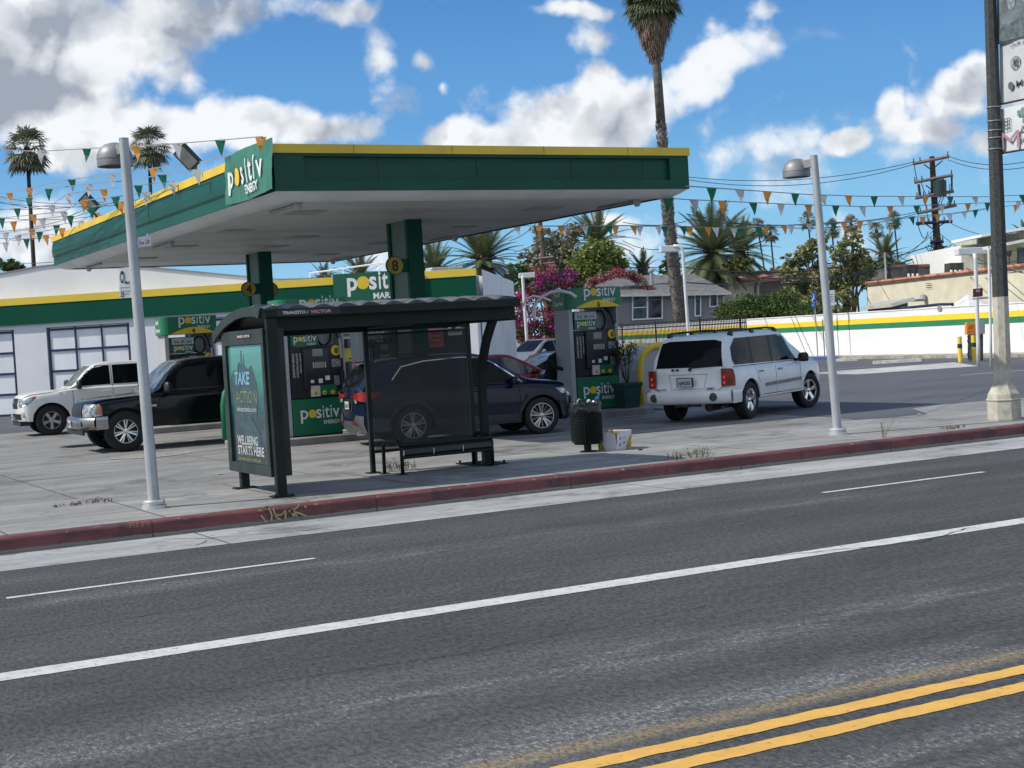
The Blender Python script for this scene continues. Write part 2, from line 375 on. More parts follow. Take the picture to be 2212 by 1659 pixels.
    jt = N.m('ABSOLUTE', N.m('SUBTRACT', N.m('MODULO', N.m('ADD', sx.outputs[0], 1000.3), 2.9), 1.45))
    col = N.mix(N.m('MULTIPLY', N.ss(jt, .014, .006), .8), col, (.03,.02,.02,1))
    N.l.new(col, b.inputs['Base Color']); b.inputs['Roughness'].default_value = .65
    bn = N.new('ShaderNodeBump'); bn.inputs['Strength'].default_value = .3; bn.inputs['Distance'].default_value = .01
    N.l.new(n1, bn.inputs['Height']); N.l.new(bn.outputs[0], b.inputs['Normal'])
ground_mats()
mat('asphalt_lot', (.088,.093,.103), .85, var=0, c2=(.068,.072,.080), vs=.5, stretch=(.4,1,1), bump=.3, bs=70, stain=((.13,.13,.135), 9, .62, .4))
RZ = -.2
g = MB(); g.box(-900, 900, -60, 1500, -1.2, -.35); struct('ground', g, mat('dirt', (.20,.17,.13), .9, vs=.3))
g = MB(); g.quad((-300,-40,RZ),(500,-40,RZ),(500,17.74,RZ),(-300,17.74,RZ)); struct('road', g, MT['asphalt'])
g = MB(); g.quad((-300,16.28,RZ+.004),(500,16.28,RZ+.004),(500,17.72,RZ+.004),(-300,17.72,RZ+.004)); struct('gutter', g, MT['concrete_gutter'])
g = MB(); g.box(-300, 500, 17.88, 21.55, -.4, 0.0); struct('pavement', g, MT['concrete_walk'])
g = MB(); g.box(-300, 500, 21.55, 1400, -.4, 0.0); struct('forecourt', g, MT['concrete_lot'])
# kerb with a rounded, slightly wavering front edge
g = MB(); xs = [-60+.25*i for i in range(520)]; pr = [(17.70, RZ-.1), (17.705, -.03), (17.735, -.004), (17.90, .003), (17.90, -.1)]
for x in xs:
    for j, (y, z) in enumerate(pr):
        e = .010*noise.noise((x*1.7, 0, 3)) if j in (1, 2) else 0
        g.v.append(Vector((x, y+e, z+e*.8)))
n = len(pr)
for i in range(len(xs)-1):
    for j in range(n-1): g.f.append([i*n+j, (i+1)*n+j, (i+1)*n+j+1, i*n+j+1]); g.mi.append(0)
struct('kerb', g, MT['kerb'], smooth=True)
# asphalt part of the lot, laid 4 mm over the concrete
g = MB(); pts = [G(u, v) for u, v in ((1560,880),(1634,893),(1798,902),(1850,907),(1916,903),(2003,894),(1969,882.5),(2036,873),(2212,859))]
pts = [(p.x, p.y, .004) for p in pts] + [(47, 22.4, .004), (47, 140, .004), (22.5, 140, .004), (21.3, 40, .004)]
g.quad(*pts); struct('asphalt_lot', g, MT['asphalt_lot'])
g = MB(); g.quad((-60, 43.6, .004), (21.2, 44.6, .004), (22.4, 140, .004), (-60, 140, .004)); struct('asphalt_apron', g, MT['asphalt_lot'])
def crack(pts, wd, z, name='road_crack', seed=1):
    rnd = random.Random(seed); g = MB(); L = []
    for (a, b), (c, d) in zip(pts, pts[1:]):
        n = max(2, int(math.hypot(c-a, d-b)/.12)); L += [(a+(c-a)*k/n+rnd.uniform(-.025,.025), b+(d-b)*k/n+rnd.uniform(-.02,.02)) for k in range(n)]
    for (a, b), (c, d) in zip(L, L[1:]):
        t = Vector((c-a, d-b, 0)).normalized(); s_ = Vector((-t.y, t.x, 0))*wd*rnd.uniform(.3,1)/2; g.quad(Vector((a,b,z))-s_, Vector((c,d,z))-s_, Vector((c,d,z))+s_, Vector((a,b,z))+s_)
    return struct(name, g, mat('crack_dark', (.018,.018,.019), .9, var=0))
crack([(-2,12.05),(1.5,12.2),(3.4,12.45),(4.4,12.5)], .012, RZ+.004); crack([(8.2,10.95),(9.4,10.62),(9.9,10.5),(11,10.85)], .02, RZ+.009, seed=2); crack([(4.6,17.4),(5.0,17.0),(5.4,16.9),(5.9,16.6),(6.6,16.75)], .02, RZ+.009, seed=3); crack([(5.1,17.0),(4.8,16.6),(4.6,16.35)], .015, RZ+.009, seed=4)
crack([(16,12.9),(20,13.1),(24,13.0)], .014, RZ+.004, seed=5); crack([(2.6,9.3),(4.5,9.15),(7,9.4)], .010, RZ+.004, seed=6); crack([(6.2,19.9),(8,20.1),(10,19.7)], .012, .004, seed=7, name='pavement_crack'); crack([(13.5,19.0),(15,19.6),(16.2,19.4)], .012, .004, seed=8, name='pavement_crack')
def ragged(name, x0, x1, y0, y1, m, amp=.006, step=.06, z=RZ+.004, holes=0):
    g = MB(); n = int((x1-x0)/step); rnd = random.Random(int(y0*991))
    a = b = 0.
    for i in range(n+1):
        x = x0+(x1-x0)*i/n
        a = .6*a+rnd.uniform(-amp, amp)*.6; b = .6*b+rnd.uniform(-amp, amp)*.6
        g.v += [Vector((x, y0+a, z)), Vector((x, y1+b, z))]
    for i in range(n): g.f.append([2*i, 2*i+2, 2*i+3, 2*i+1]); g.mi.append(0)
    return struct(name, g, m)
mw = mat('worn_white_line', (.56,.56,.54), .7, var=0, c2=(.46,.46,.44), vs=7, stain=((.13,.13,.13), 15, .55, .8))
my = mat('worn_yellow_line', (.66,.38,.075), .7, var=0, c2=(.58,.33,.07), vs=6, stain=((.14,.11,.06), 15, .58, .8))
ragged('lane_line', -60, 120, 10.62, 10.90, mw)
ragged('dashed_line', 2.3, 5.33, 14.33, 14.42, mw, .003); ragged('dashed_line', 11.98, 14.7, 14.33, 14.42, mw, .003)
ragged('dashed_line', -7.4, -4.4, 14.33, 14.42, mw, .003)
ragged('parking_tick', -.3, .62, 15.62, 15.72, mw, .003) if False else None
ragged('centre_line', -40, 80, 6.28, 6.43, my, .012); ragged('centre_line', -40, 80, 5.99, 6.14, my, .012)
# stall lines in the lot
def stripe(name, a, b, wd, m, z=.008):
    a = Vector(a); b = Vector(b); d = (b-a).normalized(); s = Vector((-d.y, d.x, 0))*wd/2; g = MB()
    g.quad(a-s, b-s, b+s, a+s)
    for q in g.v: q.z = z
    return struct(name, g, m)
stripe('stall_line', G(1728,802), G(1930,790), .12, mw); stripe('stall_line', G(2075,811), G(2212,800), .14, mw)
g = MB(); g.quad(*[(p.x, p.y, .007) for p in (G(1738,807), G(1850,809), G(2115,791), G(2060,783))]); struct('concrete_strip', g, MT['concrete_trim'])
# graffiti scrawl on the kerb face: thin ribbons
g = MB()
def scrib(pts, wd=.022):
    ps = []
    for i in range(len(pts)-1):
        for k in range(5):
            t = k/5; ps.append((pts[i][0]*(1-t)+pts[i+1][0]*t, pts[i][1]*(1-t)+pts[i+1][1]*t))
    ps.append(pts[-1]); L = [PY(u, v, 17.69) for u, v in ps]
    for i in range(len(L)-1):
        d = (L[i+1]-L[i]); s = Vector((-d.z, 0, d.x)).normalized()*wd/2
        g.quad(L[i]-s, L[i+1]-s, L[i+1]+s, L[i]+s)
def zz(x, y): return ((560+x/5.53)/1.1067, (1160+y/5.53)/1.1067)
for s in (((305,335),(370,330),(440,285),(470,330),(495,400),(485,470)), ((350,395),(385,440),(420,490)), ((375,320),(400,290),(450,285)),
          ((510,300),(530,370),(560,430),(610,455)), ((540,390),(600,395),(650,370),(665,310),(680,360),(670,450)), ((715,345),(780,330),(830,290),(860,235)),
          ((740,345),(860,370),(950,410)), ((770,300),(760,370),(790,420)), ((770,360),(830,410)), ((930,265),(945,300))):
    scrib([zz(*q) for q in s])
for q in g.v: q.y = 17.683; 
tag(g.build('graffiti', mat('graffiti_paint', (.42,.36,.20), .6)), 'pale yellow graffiti scrawl on the red kerb by the bus shelter', 'graffiti')
# ================================================================ CANOPY
cx0, cx1, cy0, cy1, cz0, cz1, czy = 8.9, 17.65, 24.8, 43.6, 4.70, 5.52, 5.36
canopy = empty('fuel_canopy', 'large flat green and yellow canopy roof on two columns over the fuel pumps', 'canopy', ((cx0+cx1)/2, (cy0+cy1)/2, 0))
ci = canopy.location
def cb(name, g, m, **k):
    for q in g.v: q -= ci
    return g.build(name, m, canopy, **k)
g = MB(); t = .25
# fascia: outer band frames a sunk dark panel
g.box(cx0, cx1, cy0, cy0+t, cz0, cz0+.18); g.box(cx0, cx1, cy0, cy0+t, czy-.05, czy); g.box(cx0, cx0+.55, cy0, cy0+t, cz0+.18, czy-.05); g.box(cx1-.45, cx1, cy0, cy0+t, cz0+.18, czy-.05)
g.box(cx0+.55, cx1-.45, cy0+.09, cy0+t, cz0+.18, czy-.05)
g.box(cx1-t, cx1, cy0+t, cy1, cz0, czy); g.box(cx0+t, cx1-t, cy1-t, cy1, cz0, czy)
g.box(cx0, cx0+t, cy0+t, cy1, cz0, cz0+.20)                      # lower step on the left side
prof = [(cx0+.004, cz0+.20), (cx0-.03, cz0+.26), (cx0-.045, cz0+.40), (cx0-.03, cz0+.55), (cx0-.004, czy)]   # bowed face
for y0, y1 in ((27.3, 33.0), (33.02, 38.2), (38.22, cy1-.05)):
    for i in range(4):
        a, b = prof[i], prof[i+1]; g.quad((a[0], y0, a[1]), (b[0], y0, b[1]), (b[0], y1, b[1]), (a[0], y1, a[1]))
    g.quad(*[(p[0], y0, p[1]) for p in prof], (cx0+t, y0, czy), (cx0+t, y0, cz0+.2)); g.quad(*[(p[0], y1, p[1]) for p in prof], (cx0+t, y1, czy), (cx0+t, y1, cz0+.2))
g.box(cx0+.02, cx0+t, cy0+t, cy1, cz0+.2, czy)
for x in (11.85, 14.75): pass
cb('fascia', g, mat('canopy_green', (.004,.078,.048), .45, spec=.3, var=.12, vs=.5, stretch=(1,.4,2)))
g = MB(); g.box(cx0-.03, cx1+.03, cy0-.03, cy0+t, czy+.003, cz1); g.box(cx0-.03, cx0+t, cy0+t, cy1+.03, czy+.003, cz1); g.box(cx1-t, cx1+.03, cy0+t, cy1+.03, czy+.003, cz1); g.box(cx0+t, cx1-t, cy1-t, cy1+.03, czy+.003, cz1)
cb('yellow_trim', g, mat('canopy_yellow', (.76,.53,.05), .5, var=.08, vs=1.2))
g = MB(); a0 = [(cx0+.02, cy0+.02), (cx1-.02, cy0+.02), (cx1-.02, cy1-.02), (cx0+.02, cy1-.02)]; a1 = [(cx0+.36, cy0+.40), (cx1-.36, cy0+.40), (cx1-.36, cy1-.4), (cx0+.36, cy1-.4)]
zs = 4.55
for i in range(4):
    j = (i+1) % 4; N_ = 5
    for k in range(N_):
        t0, t1 = k/N_, (k+1)/N_
        def L(i, t): return (a0[i][0]*(1-t)+a1[i][0]*t, a0[i][1]*(1-t)+a1[i][1]*t, cz0-(cz0-zs)*math.sin(t*math.pi/2))
        g.quad(L(i, t0), L(j, t0), L(j, t1), L(i, t1))
cb('cove', g, mat('soffit_cove', (.74,.74,.73), .45, var=.08, vs=1), smooth=True)
g = MB(); ny = 74; yA, yB = a1[0][1], a1[2][1]
for k in range(ny):                                              # ribbed metal decking
    y0 = yA+(yB-yA)*k/ny; y1 = yA+(yB-yA)*(k+1)/ny
    g.quad((a1[0][0], y0, zs+.03), (a1[1][0], y0, zs+.03), (a1[1][0], y1-.03, zs+.03), (a1[0][0], y1-.03, zs+.03))
    g.quad((a1[0][0], y1-.03, zs+.03), (a1[1][0], y1-.03, zs+.03), (a1[1][0], y1-.022, zs+.055), (a1[0][0], y1-.022, zs+.055))
    g.quad((a1[0][0], y1-.022, zs+.055), (a1[1][0], y1-.022, zs+.055), (a1[1][0], y1, zs+.03), (a1[0][0], y1, zs+.03))
cb('soffit', g, mat('soffit_panels', (.62,.63,.61), .5, var=.14, vs=.5, stretch=(.4,1,1)))
g = MB(); g.box(cx0+t, cx1-t, cy0+t, cy1-t, zs+.1, cz1-.3); cb('roof_deck', g, M_grey)
for (x, y) in ((10.4,27.4),(12.7,27.4),(15.6,27.2),(10.3,31.4),(12.6,33.5),(15.8,31.6),(10.3,35.6),(15.8,36),(12.9,36.4),(10.4,39.6),(15.7,40)):
    g = MB(); g.box(x-.33, x+.33, y-.33, y+.33, zs+.004, zs+.026); g.box(x-.27, x+.27, y-.27, y+.27, zs-.004, zs+.004); cb('ceiling_lamp', g, M_lgrey)
for (x, y) in ((9.6,25.6),(16.9,25.6),(9.6,34),(16.9,34),(9.6,42.4),(16.9,42.4)):
    g = MB(); g.lathe([(0,-.17),(.05,-.16),(.075,-.11),(.08,-.02),(.06,.02),(0,.03)], 14, Matrix.Translation((x, y, zs+.05))); cb('drain_cup', g, M_lgrey, smooth=True)
    g = MB(); g.tube([(x, y, zs+.0), (x+(.0), y+1.5 if y < 40 else y-1.5, zs+.0)], .035); cb('drain_pipe', g, M_grey)
for (x, y) in ((13.60, 29.85), (13.32, 38.8)):
    g = MB(); g.box(x-.18, x+.18, y-.55, y-.42, 0.15, zs+.03); g.box(x-.18, x+.18, y+.42, y+.55, 0.15, zs+.03)
    cb('column', g, M_green, bevel=.01)
    g = MB(); g.box(x-.13, x+.13, y-.42, y+.42, .15, zs+.03); cb('column_panel', g, mat('column_panel', (.09,.17,.14), .5, var=.1, vs=.8))
    dn = ('8', '6') if y < 35 else ('4', '2')
    for k, sx in ((0, -1), (1, 1)):
        g = MB(); cxx = x+(-.50 if sx < 0 else .42); yy_ = y-.5 if sx < 0 else y+.35
        g.cyl((cxx, yy_-.03, 3.6), (cxx, yy_+.03, 3.6), .20, n=28); g.box(min(x+sx*.18, cxx), max(x+sx*.18, cxx), yy_-.02, yy_+.25, 3.46, 3.74)
        o = cb('number_sign', g, M_green)
        g = MB(); disc(g, (cxx, yy_-.033, 3.6), X3, Z3, .185, 28)
        for q in g.v: q -= ci
        g.build('sign_face', mat('sign_yellow_shaded', (.42,.28,.02), .5, var=.1), o) ; bpy.data.objects[-1] if False else None  # darker copy of the yellow, the canopy's shade put into the colour
        g = MB(); text(g, dn[k], (cxx, yy_-.037, 3.6-.11), X3, Z3, .31, .03, align='CENTER')
        for q in g.v: q -= ci
        g.build('numeral', M_ink, o)
for k, x in enumerate((10.9, 12.9, 14.95, 16.6)):
    g = MB(); g.box(x-.004, x+.004, cy0+.086, cy0+.0895, cz0+.185, czy-.055); cb('panel_joint', g, M_seam)
for k, x in enumerate((10.4, 12.35, 14.3, 16.2)):
    g = MB(); g.box(x-.003, x+.003, cy0-.0335, cy0-.0302, czy+.005, cz1); cb('trim_joint', g, M_seam)
# banner at the near left corner, hanging over the fascia (-X side)
def banner():
    root = empty('canopy_banner', 'wrinkled green vinyl banner tied over the left near corner of the canopy', 'banner', (8.8, 25.9, 4.7)); o = root.location
    y0, y1, z0, z1 = 24.58, 27.32, 4.72, 5.60; n = 44; m = 16; g = MB()
    def S(a, b):
        x = 8.80 + .035*math.sin(a*5+b*2) + .028*noise.noise((a*7+b*2, b*4-a*3, 1)) + .012*math.sin(a*31+b*13)*(1-b)*.6 - .05*max(0, (.35-b))*math.sin(a*22+b*4)*(.6+.4*a)
        yy = y1+(y0-y1)*a; zz_ = z0+(z1-z0)*b
        zz_ += (-.035*math.sin(a*math.pi) if b < .5 else .0)*(1-b)
        return Vector((x, yy, zz_))
    for i in range(n+1):
        for j in range(m+1): g.v.append(S(i/n, j/m)-o)
    for i in range(n):
        for j in range(m): g.f.append([i*(m+1)+j, (i+1)*(m+1)+j, (i+1)*(m+1)+j+1, i*(m+1)+j+1]); g.mi.append(0)
    bo = g.build('banner_sheet', mat('banner_vinyl', (.05,.20,.115), .4, var=.15, vs=1.5), root, smooth=True)
    wt = MB(); yd = MB()
    def put(mb, txt, a0, b0, size, width, bold=.02):
        vs, fs = text_geo(txt, 1., bold); x0 = min(v.x for v in vs); x1 = max(v.x for v in vs); sx = width/(x1-x0)
        mb.add([S(a0+(v.x-x0)*sx/2.74, b0+v.y*size/.88)+Vector((-.03,0,0))-o for v in vs], fs)
    put(wt, 'p', .10, .34, .58, .24); put(wt, 's', .375, .34, .58, .19); put(wt, 'í', .50, .34, .58, .10); put(wt, 't', .575, .34, .62, .17); put(wt, 'í', .675, .34, .58, .10); put(wt, 'v', .75, .34, .58, .27)
    put(wt, 'ENERGY', .46, .12, .21, .80, .03)
    yd.add([S(.285+.050*math.cos(t_), .34+.17+.175*math.sin(t_))+Vector((-.03,0,0))-o for t_ in [i*2*math.pi/24 for i in range(24)]], [tuple(range(24))])
    wt.build('lettering', M_white_paint, bo); yd.build('sun_dot', M_yellow, bo)
banner()
# flood lights on the left edge
def flood(y, first=None):
    root = empty('flood_light', 'x', 'floodlight', (8.95, y, 5.5))
    g = MB(); g.tube([(0,0,-.02),(0,0,.12),(-.12,0,.25)], .03, 8); g.build('bracket', M_black, root)
    R_ = Matrix.Rotation(math.radians(50), 4, 'Y') @ Matrix.Rotation(math.radians(15), 4, 'X')
    fnv = Vector((-.62,-.72,-.30)).normalized(); upv = Vector((-.35,.45,.82)); sv = upv.cross(-fnv).normalized(); uv_ = (-fnv).cross(sv)
    R_ = Matrix((-fnv, sv, uv_)).transposed().to_4x4(); T_ = Matrix.Translation((-.20,0,.50))
    g = MB(); g.box(-.06,.10,-.20,.20,-.30,.30, T_ @ R_); g.build('housing', mat('lamp_housing', (.02,.035,.03), .5), root, bevel=.02)
    g = MB(); g.box(-.068,-.061,-.155,.155,-.25,.25, T_ @ R_); g.build('lens', mat('lamp_lens', (.30,.29,.28), .3), root)
    root.scale = (.82,.82,.82); return root
f1 = flood(29.55); f1['label'] = 'black floodlight on the canopy edge next to the green banner'
f2 = flood(38.3); f2['label'] = 'black floodlight on the far half of the canopy edge, behind the orange pennant'
for f_ in (f1, f2): f_['group'] = 'floodlights on the canopy edge'
# ================================================================ MARKET BUILDING
FO = Vector((24.6, 48, 0)); ex = Vector((-.8, .6, 0)); fn = Vector((-.6, -.8, 0))
bld = empty('market_building', 'long white service station building with green and yellow fascia and garage doors', 'building', FO)
def W(s, z, d=0.): return FO + ex*s + fn*d + Vector((0, 0, z))
def wbox(g, s0, s1, z0, z1, d0, d1):
    v = [W(s, z, d) for d in (d0, d1) for z in (z0, z1) for s in (s0, s1)]
    g.add(v, [(0,2,3,1),(4,5,7,6),(0,1,5,4),(2,6,7,3),(0,4,6,2),(1,3,7,5)]); return g
def bb(name, g, m, parent=None, **k):
    for q in g.v: q -= FO
    return g.build(name, m, parent or bld, **k)
g = MB(); z_ = 3.42
for s0, s1 in ((20.9, 34), (16.55, 17.85), (11.1, 13.25), (7.35, 7.95), (0.05, .45)): wbox(g, s0, s1, 0, z_, -9, -.02 if s0 > 5 else -.02)
wbox(g, 0.05, 34, 3.28, z_, -9, -.024); wbox(g, 5.2, 5.5, 0, z_, -9, -.03)
wbox(g, .04, 34, z_, 4.2, -9, -.03)
bb('wall', g, mat('stucco_white', (.76,.77,.785), .75, var=.05, vs=.4, bump=.2, bs=30, stain=((.45,.45,.44), .8, .6, .25)))
g = MB(); pr = [(34,4.2),(34,5.0),(26,5.15),(20,5.32),(18.2,5.45),(16.9,5.60),(15.5,5.66),(14,5.55),(12.2,5.25),(9.5,4.82),(7.5,4.52),(4.5,4.4),(.5,4.36),(.5,4.2)]
g.prism(pr, lambda s, z, t: W(s, z, -.45-t), 0, .25); g.prism([(q[0], max(4.2, q[1]-.5)) for q in pr[::-1]], lambda s, z, t: W(s, z, -6-t), 0, .25)
g.prism([pr[0]]+[(a, b-.02) for a, b in pr[1:-1]]+[pr[-1]], lambda s, z, t: W(s, z, -.7-t), 0, 5.0)
bb('parapet', g, mat('stucco_parapet', (.78,.79,.80), .75, var=.05, vs=.5, bump=.15, bs=30))
g = MB(); ps = pr[1:-1]
for i in range(len(ps)-1):
    a, b = ps[i], ps[i+1]
    g.add([W(a[0], a[1]+.003, -.40), W(b[0], b[1]+.003, -.40), W(b[0], b[1]+.05, -.40), W(a[0], a[1]+.05, -.40), W(a[0], a[1]+.003, -.8), W(b[0], b[1]+.003, -.8), W(b[0], b[1]+.05, -.8), W(a[0], a[1]+.05, -.8)],
          [(0,1,2,3), (3,2,6,7), (4,5,6,7), (0,1,5,4)])
bb('parapet_cap', g, mat('flashing', (.30,.30,.31), .5, .3))
g = MB(); wbox(g, 0.0, 34, 3.45, 4.19, 0, .10); bb('green_fascia', g, mat('fascia_green', (.001,.075,.040), .65, spec=.15, var=.04, vs=.6))
g = MB(); wbox(g, -.02, 5.2, 4.193, 4.46, -.02, .12); wbox(g, 5.22, 34, 4.193, 4.46, -.02, .12); bb('yellow_band', g, M_yband)
g = MB(); wbox(g, -.004, .0, 3.45, 4.19, -.6, .09); bb('fascia_return', g, mat('return_green', (.10,.17,.15), .5))
# garage doors
M_door = mat('frosted_panel', (.82,.84,.86), .35, var=.05, vs=1.2, stretch=(1,1,.4)); M_navy = mat('navy_frame', (.018,.028,.075), .45, var=.1)
for s0, s1, zt in ((17.9, 20.9, 3.26), (13.3, 16.5, 3.26), (7.98, 11.05, 3.26)):
    d = MB(); wbox(d, s0, s1, .0, zt, -.20, -.10); do = bb('garage_door', d, M_door)
    g = MB(); nr = 4
    for k in range(nr+1):
        z0 = .06+(zt-.12)*k/nr; wbox(g, s0, s1, z0-.05 if k else 0, z0+.03, -.10, -.06)
    for k in range(4):
        sm = s0+.03+(s1-s0-.06)*k/3; wbox(g, sm-.03, sm+.03, 0, zt, -.10, -.062)
    bb('door_frame', g, M_navy, do)
g = MB()
for s0, s1 in ((16.5, 17.9), (11.05, 13.3), (20.9, 34), (7.35, 7.98)): g = MB(); wbox(g, s0, s1, 0, .58, -.019, .0); bb('base_band', g, M_green)
# shop front
g = MB(); wbox(g, .45, 7.35, .0, 3.28, -.65, -.6); bb('shop_glass', g, mat('shop_glass', (.03,.04,.045), .08, var=.2, vs=1, spec=.7))
g = MB()
for s in (.5, 2.2, 3.9, 5.5, 6.4, 7.3): wbox(g, s-.04, s+.04, 0, 3.28, -.6, -.5)
for z in (.0, .7, 2.3, 3.2): wbox(g, .45, 7.35, z, z+.07, -.598, -.52)
bb('shop_frame', g, mat('shop_frame', (.25,.26,.27), .4, .4))
g = MB(); wbox(g, 5.5, 7.35, 2.75, 3.28, -.5, -.1); bb('awning_box', g, mat('dark_awning', (.05,.05,.045), .6))
rnd = random.Random(5)
pos = [(6.9,2.0,.5,.7,(.7,.7,.68)),(6.2,1.9,.55,.5,(.75,.74,.7)),(5.9,1.2,.5,.5,(.6,.1,.08)),(5.1,2.2,.8,.75,(.75,.76,.78)),(4.3,2.2,.7,.75,(.72,.73,.76)),(4.9,1.35,.6,.5,(.65,.55,.1)),(4.2,1.4,.5,.55,(.7,.7,.7)),(3.4,1.5,.7,.9,(.12,.25,.45)),
       (2.7,2.0,.6,.6,(.72,.72,.7)),(1.8,1.7,.7,.8,(.55,.13,.1)),(1.0,2.1,.5,.5,(.74,.74,.7))]
for s, z, a, b, c in pos:
    g = MB(); wbox(g, s-a/2, s+a/2, z, z+b, -.598, -.59); o = bb('poster', g, mat('poster_%d%d' % (c[0]*99, c[2]*99), c, .5))
    g = MB(); [wbox(g, s-a*.4, s-a*.4+a*rnd.uniform(.4,.8), z+b*(.2+.2*k), z+b*(.2+.2*k)+.035, -.589, -.587) for k in range(3)]; bb('print', g, M_navy if c[0] > .5 else M_white_paint, o)
# fluted side wall to the right
g = MB(); ew = Vector((.6, .8, 0)); n = 13
for k in range(n):
    a = FO+ew*(.65+k*7.7/n); b = FO+ew*(.65+(k+.86)*7.7/n); zt = 4.42-.22*k/n; o = Vector((.8,-.6,0))
    c = FO+ew*(.65+(k+1)*7.7/n)
    g.quad(a+o*.0, b+o*.0, b+o*.0+Z3*3.25, a+o*.0+Z3*3.25); g.quad(b, b+o*.10, b+o*.10+Z3*3.25, b+Z3*3.25); g.quad(b+o*.1, c+o*.1, c+o*.1+Z3*3.25, b+o*.1+Z3*3.25); g.quad(c+o*.1, c, c+Z3*3.25, c+o*.1+Z3*3.25)
g.quad(FO+ew*.6+Z3*3.25+Vector((.8,-.6,0))*.12, FO+ew*8.4+Z3*3.25+Vector((.8,-.6,0))*.12, FO+ew*8.4+Z3*4.2+Vector((.8,-.6,0))*.12, FO+ew*.6+Z3*4.44+Vector((.8,-.6,0))*.12)
g.quad(FO+ew*8.4, FO+ew*8.4+ex*14, FO+ew*8.4+ex*14+Z3*4.1, FO+ew*8.4+Z3*4.1)
bb('side_wall', g, mat('side_white', (.78,.79,.80), .7, var=.05, vs=.6))
# sign board
g = MB(); wbox(g, 2.05, 5.24, 3.42, 4.56, .12, .25); sb = bb('sign_board', g, mat('sign_green', (.008,.11,.06), .4, var=.05))
wt = MB(); q0 = W(4.72, 3.95, .257); xx = -ex; s_ = .83
for ch, dx, wd in (('p',0,.46),('s',.99,.34),('i',1.42,.10),('t',1.57,.27),('i',1.9,.10),('v',2.04,.44)):
    text(wt, ch, q0+xx*dx*s_, xx, Z3, s_*1.12, .025, width=s_*wd)
text(wt, 'MARKET', q0+xx*1.15*s_-Z3*.36, xx, Z3, .30, .03, width=1.15)
for q in wt.v: q -= FO
wt.build('lettering', M_white_paint, sb)
g = MB(); disc(g, q0+xx*.72*s_+Z3*.24, xx, Z3, .235, 28)
for q in g.v: q -= FO
g.build('sun_dot', M_yellow, sb)
# things on the market roof
g = MB(); g.box(0,1.6,0,1.2,0,.75); g.box(.1,1.5,.1,1.1,.753,.85); tag(g.build('roof_unit', mat('roof_unit', (.45,.46,.46), .5, .2), loc=PY(930,583,53)-Vector((0,0,.75)), bevel=.03), 'pale box shaped air conditioner on the market roof right of the column', 'air conditioner')
o = empty('roof_rail', 'white tube guard rail standing on the market roof behind the sign', 'rail', W(3.4, 4.4, -1.5)); g = MB()
a = Vector((0,0,0)); pts = [a, a+ex*.0+Z3*.5, a+ex*.5+Z3*.55, a+ex*3.2+Z3*.35]; g.tube(pts, .03); g.tube([a+ex*.6, a+ex*.5+Z3*.5], .025); g.tube([a+ex*.3+Z3*0, a+ex*.15+Z3*.3, a+ex*.35+Z3*.5, a+ex*.6+Z3*.3], .03); g.tube([a+ex*3.2, a+ex*3.2+Z3*.35], .025); g.tube([a+ex*1.9, a+ex*1.9+Z3*.44], .025)
g.build('tube', M_white_paint, o)
# ================================================================ BUS SHELTER
M_sh = mat('shelter_green', (.009,.019,.016), .5, var=.25, vs=2, spec=.28, stain=((.035,.042,.035), 4, .62, .35))
M_shg = mat('shelter_trim', (.034,.046,.038), .5, var=.2, vs=3, spec=.3)
def mesh_mat(name, c, a):
    m = bpy.data.materials.new(name); m.use_nodes = True; N = NT(m.node_tree); b = N.n['Principled BSDF']; o = N.n['Material Output']
    b.inputs['Base Color'].default_value = rgb(c); b.inputs['Roughness'].default_value = .5
    t = N.new('ShaderNodeBsdfTransparent'); mx = N.new('ShaderNodeMixShader')
    mx.inputs[0].default_value = a; N.l.new(t.outputs[0], mx.inputs[1]); N.l.new(b.outputs[0], mx.inputs[2]); N.l.new(mx.outputs[0], o.inputs[0]); return m
M_perf = mesh_mat('perforated_steel', (.016,.020,.020), .76)
SO = Vector((8.4, 19.9, 0)); sh = empty('bus_shelter', 'dark green bus shelter with scalloped roof, perforated back panel and advert box', 'bus shelter', SO)
def sb_(name, g, m, par=None, **k):
    for q in g.v: q -= SO
    return g.build(name, m, par or sh, **k)
rp = [(18.90,2.475),(19.15,2.505),(19.55,2.52),(19.95,2.50),(20.3,2.44),(20.6,2.37),(20.9,2.27),(21.05,2.19)]
X0, X1 = 6.48, 10.32
g = MB(); ns = 11; sub = 8; cols = ns*sub
for i in range(cols+1):
    x = X0+(X1-X0)*i/cols; sc_ = .055*math.sin(math.pi*(i % sub)/sub)
    for y, z in rp: g.v.append(Vector((x, y, z+sc_+.0)))
n = len(rp)
for i in range(cols):
    for j in range(n-1): g.f.append([i*n+j, (i+1)*n+j, (i+1)*n+j+1, i*n+j+1]); g.mi.append(0)
    g.f.append([i*n, (i+1)*n, len(g.v), len(g.v)+1]); g.mi.append(0); g.v += [Vector((g.v[(i+1)*n].x, 18.90, 2.46)), Vector((g.v[i*n].x, 18.90, 2.46))]
sb_('roof_shell', g, mat('roof_plastic', (.125,.13,.13), .5, var=.3, vs=4, spec=.3)); sharp(sh.children[-1], 30)
g = MB()
for k in range(ns+1):
    x = X0+(X1-X0)*k/ns; g.tube([(x, y, z+.004) for y, z in rp], .010, 5)
sb_('roof_ribs', g, M_shg)
g = MB(); n = len(rp)
for i in range(n-1):
    (a, b), (c, d) = rp[i], rp[i+1]; g.quad((X0+.02, a, b-.02), (X1-.02, a, b-.02), (X1-.02, c, d-.02), (X0+.02, c, d-.02))
sb_('roof_lining', g, M_sh, smooth=True)
g = MB(); g.box(6.50, 10.34, 18.82, 18.90, 2.375, 2.485); fa = sb_('fascia', g, M_sh, bevel=.008)
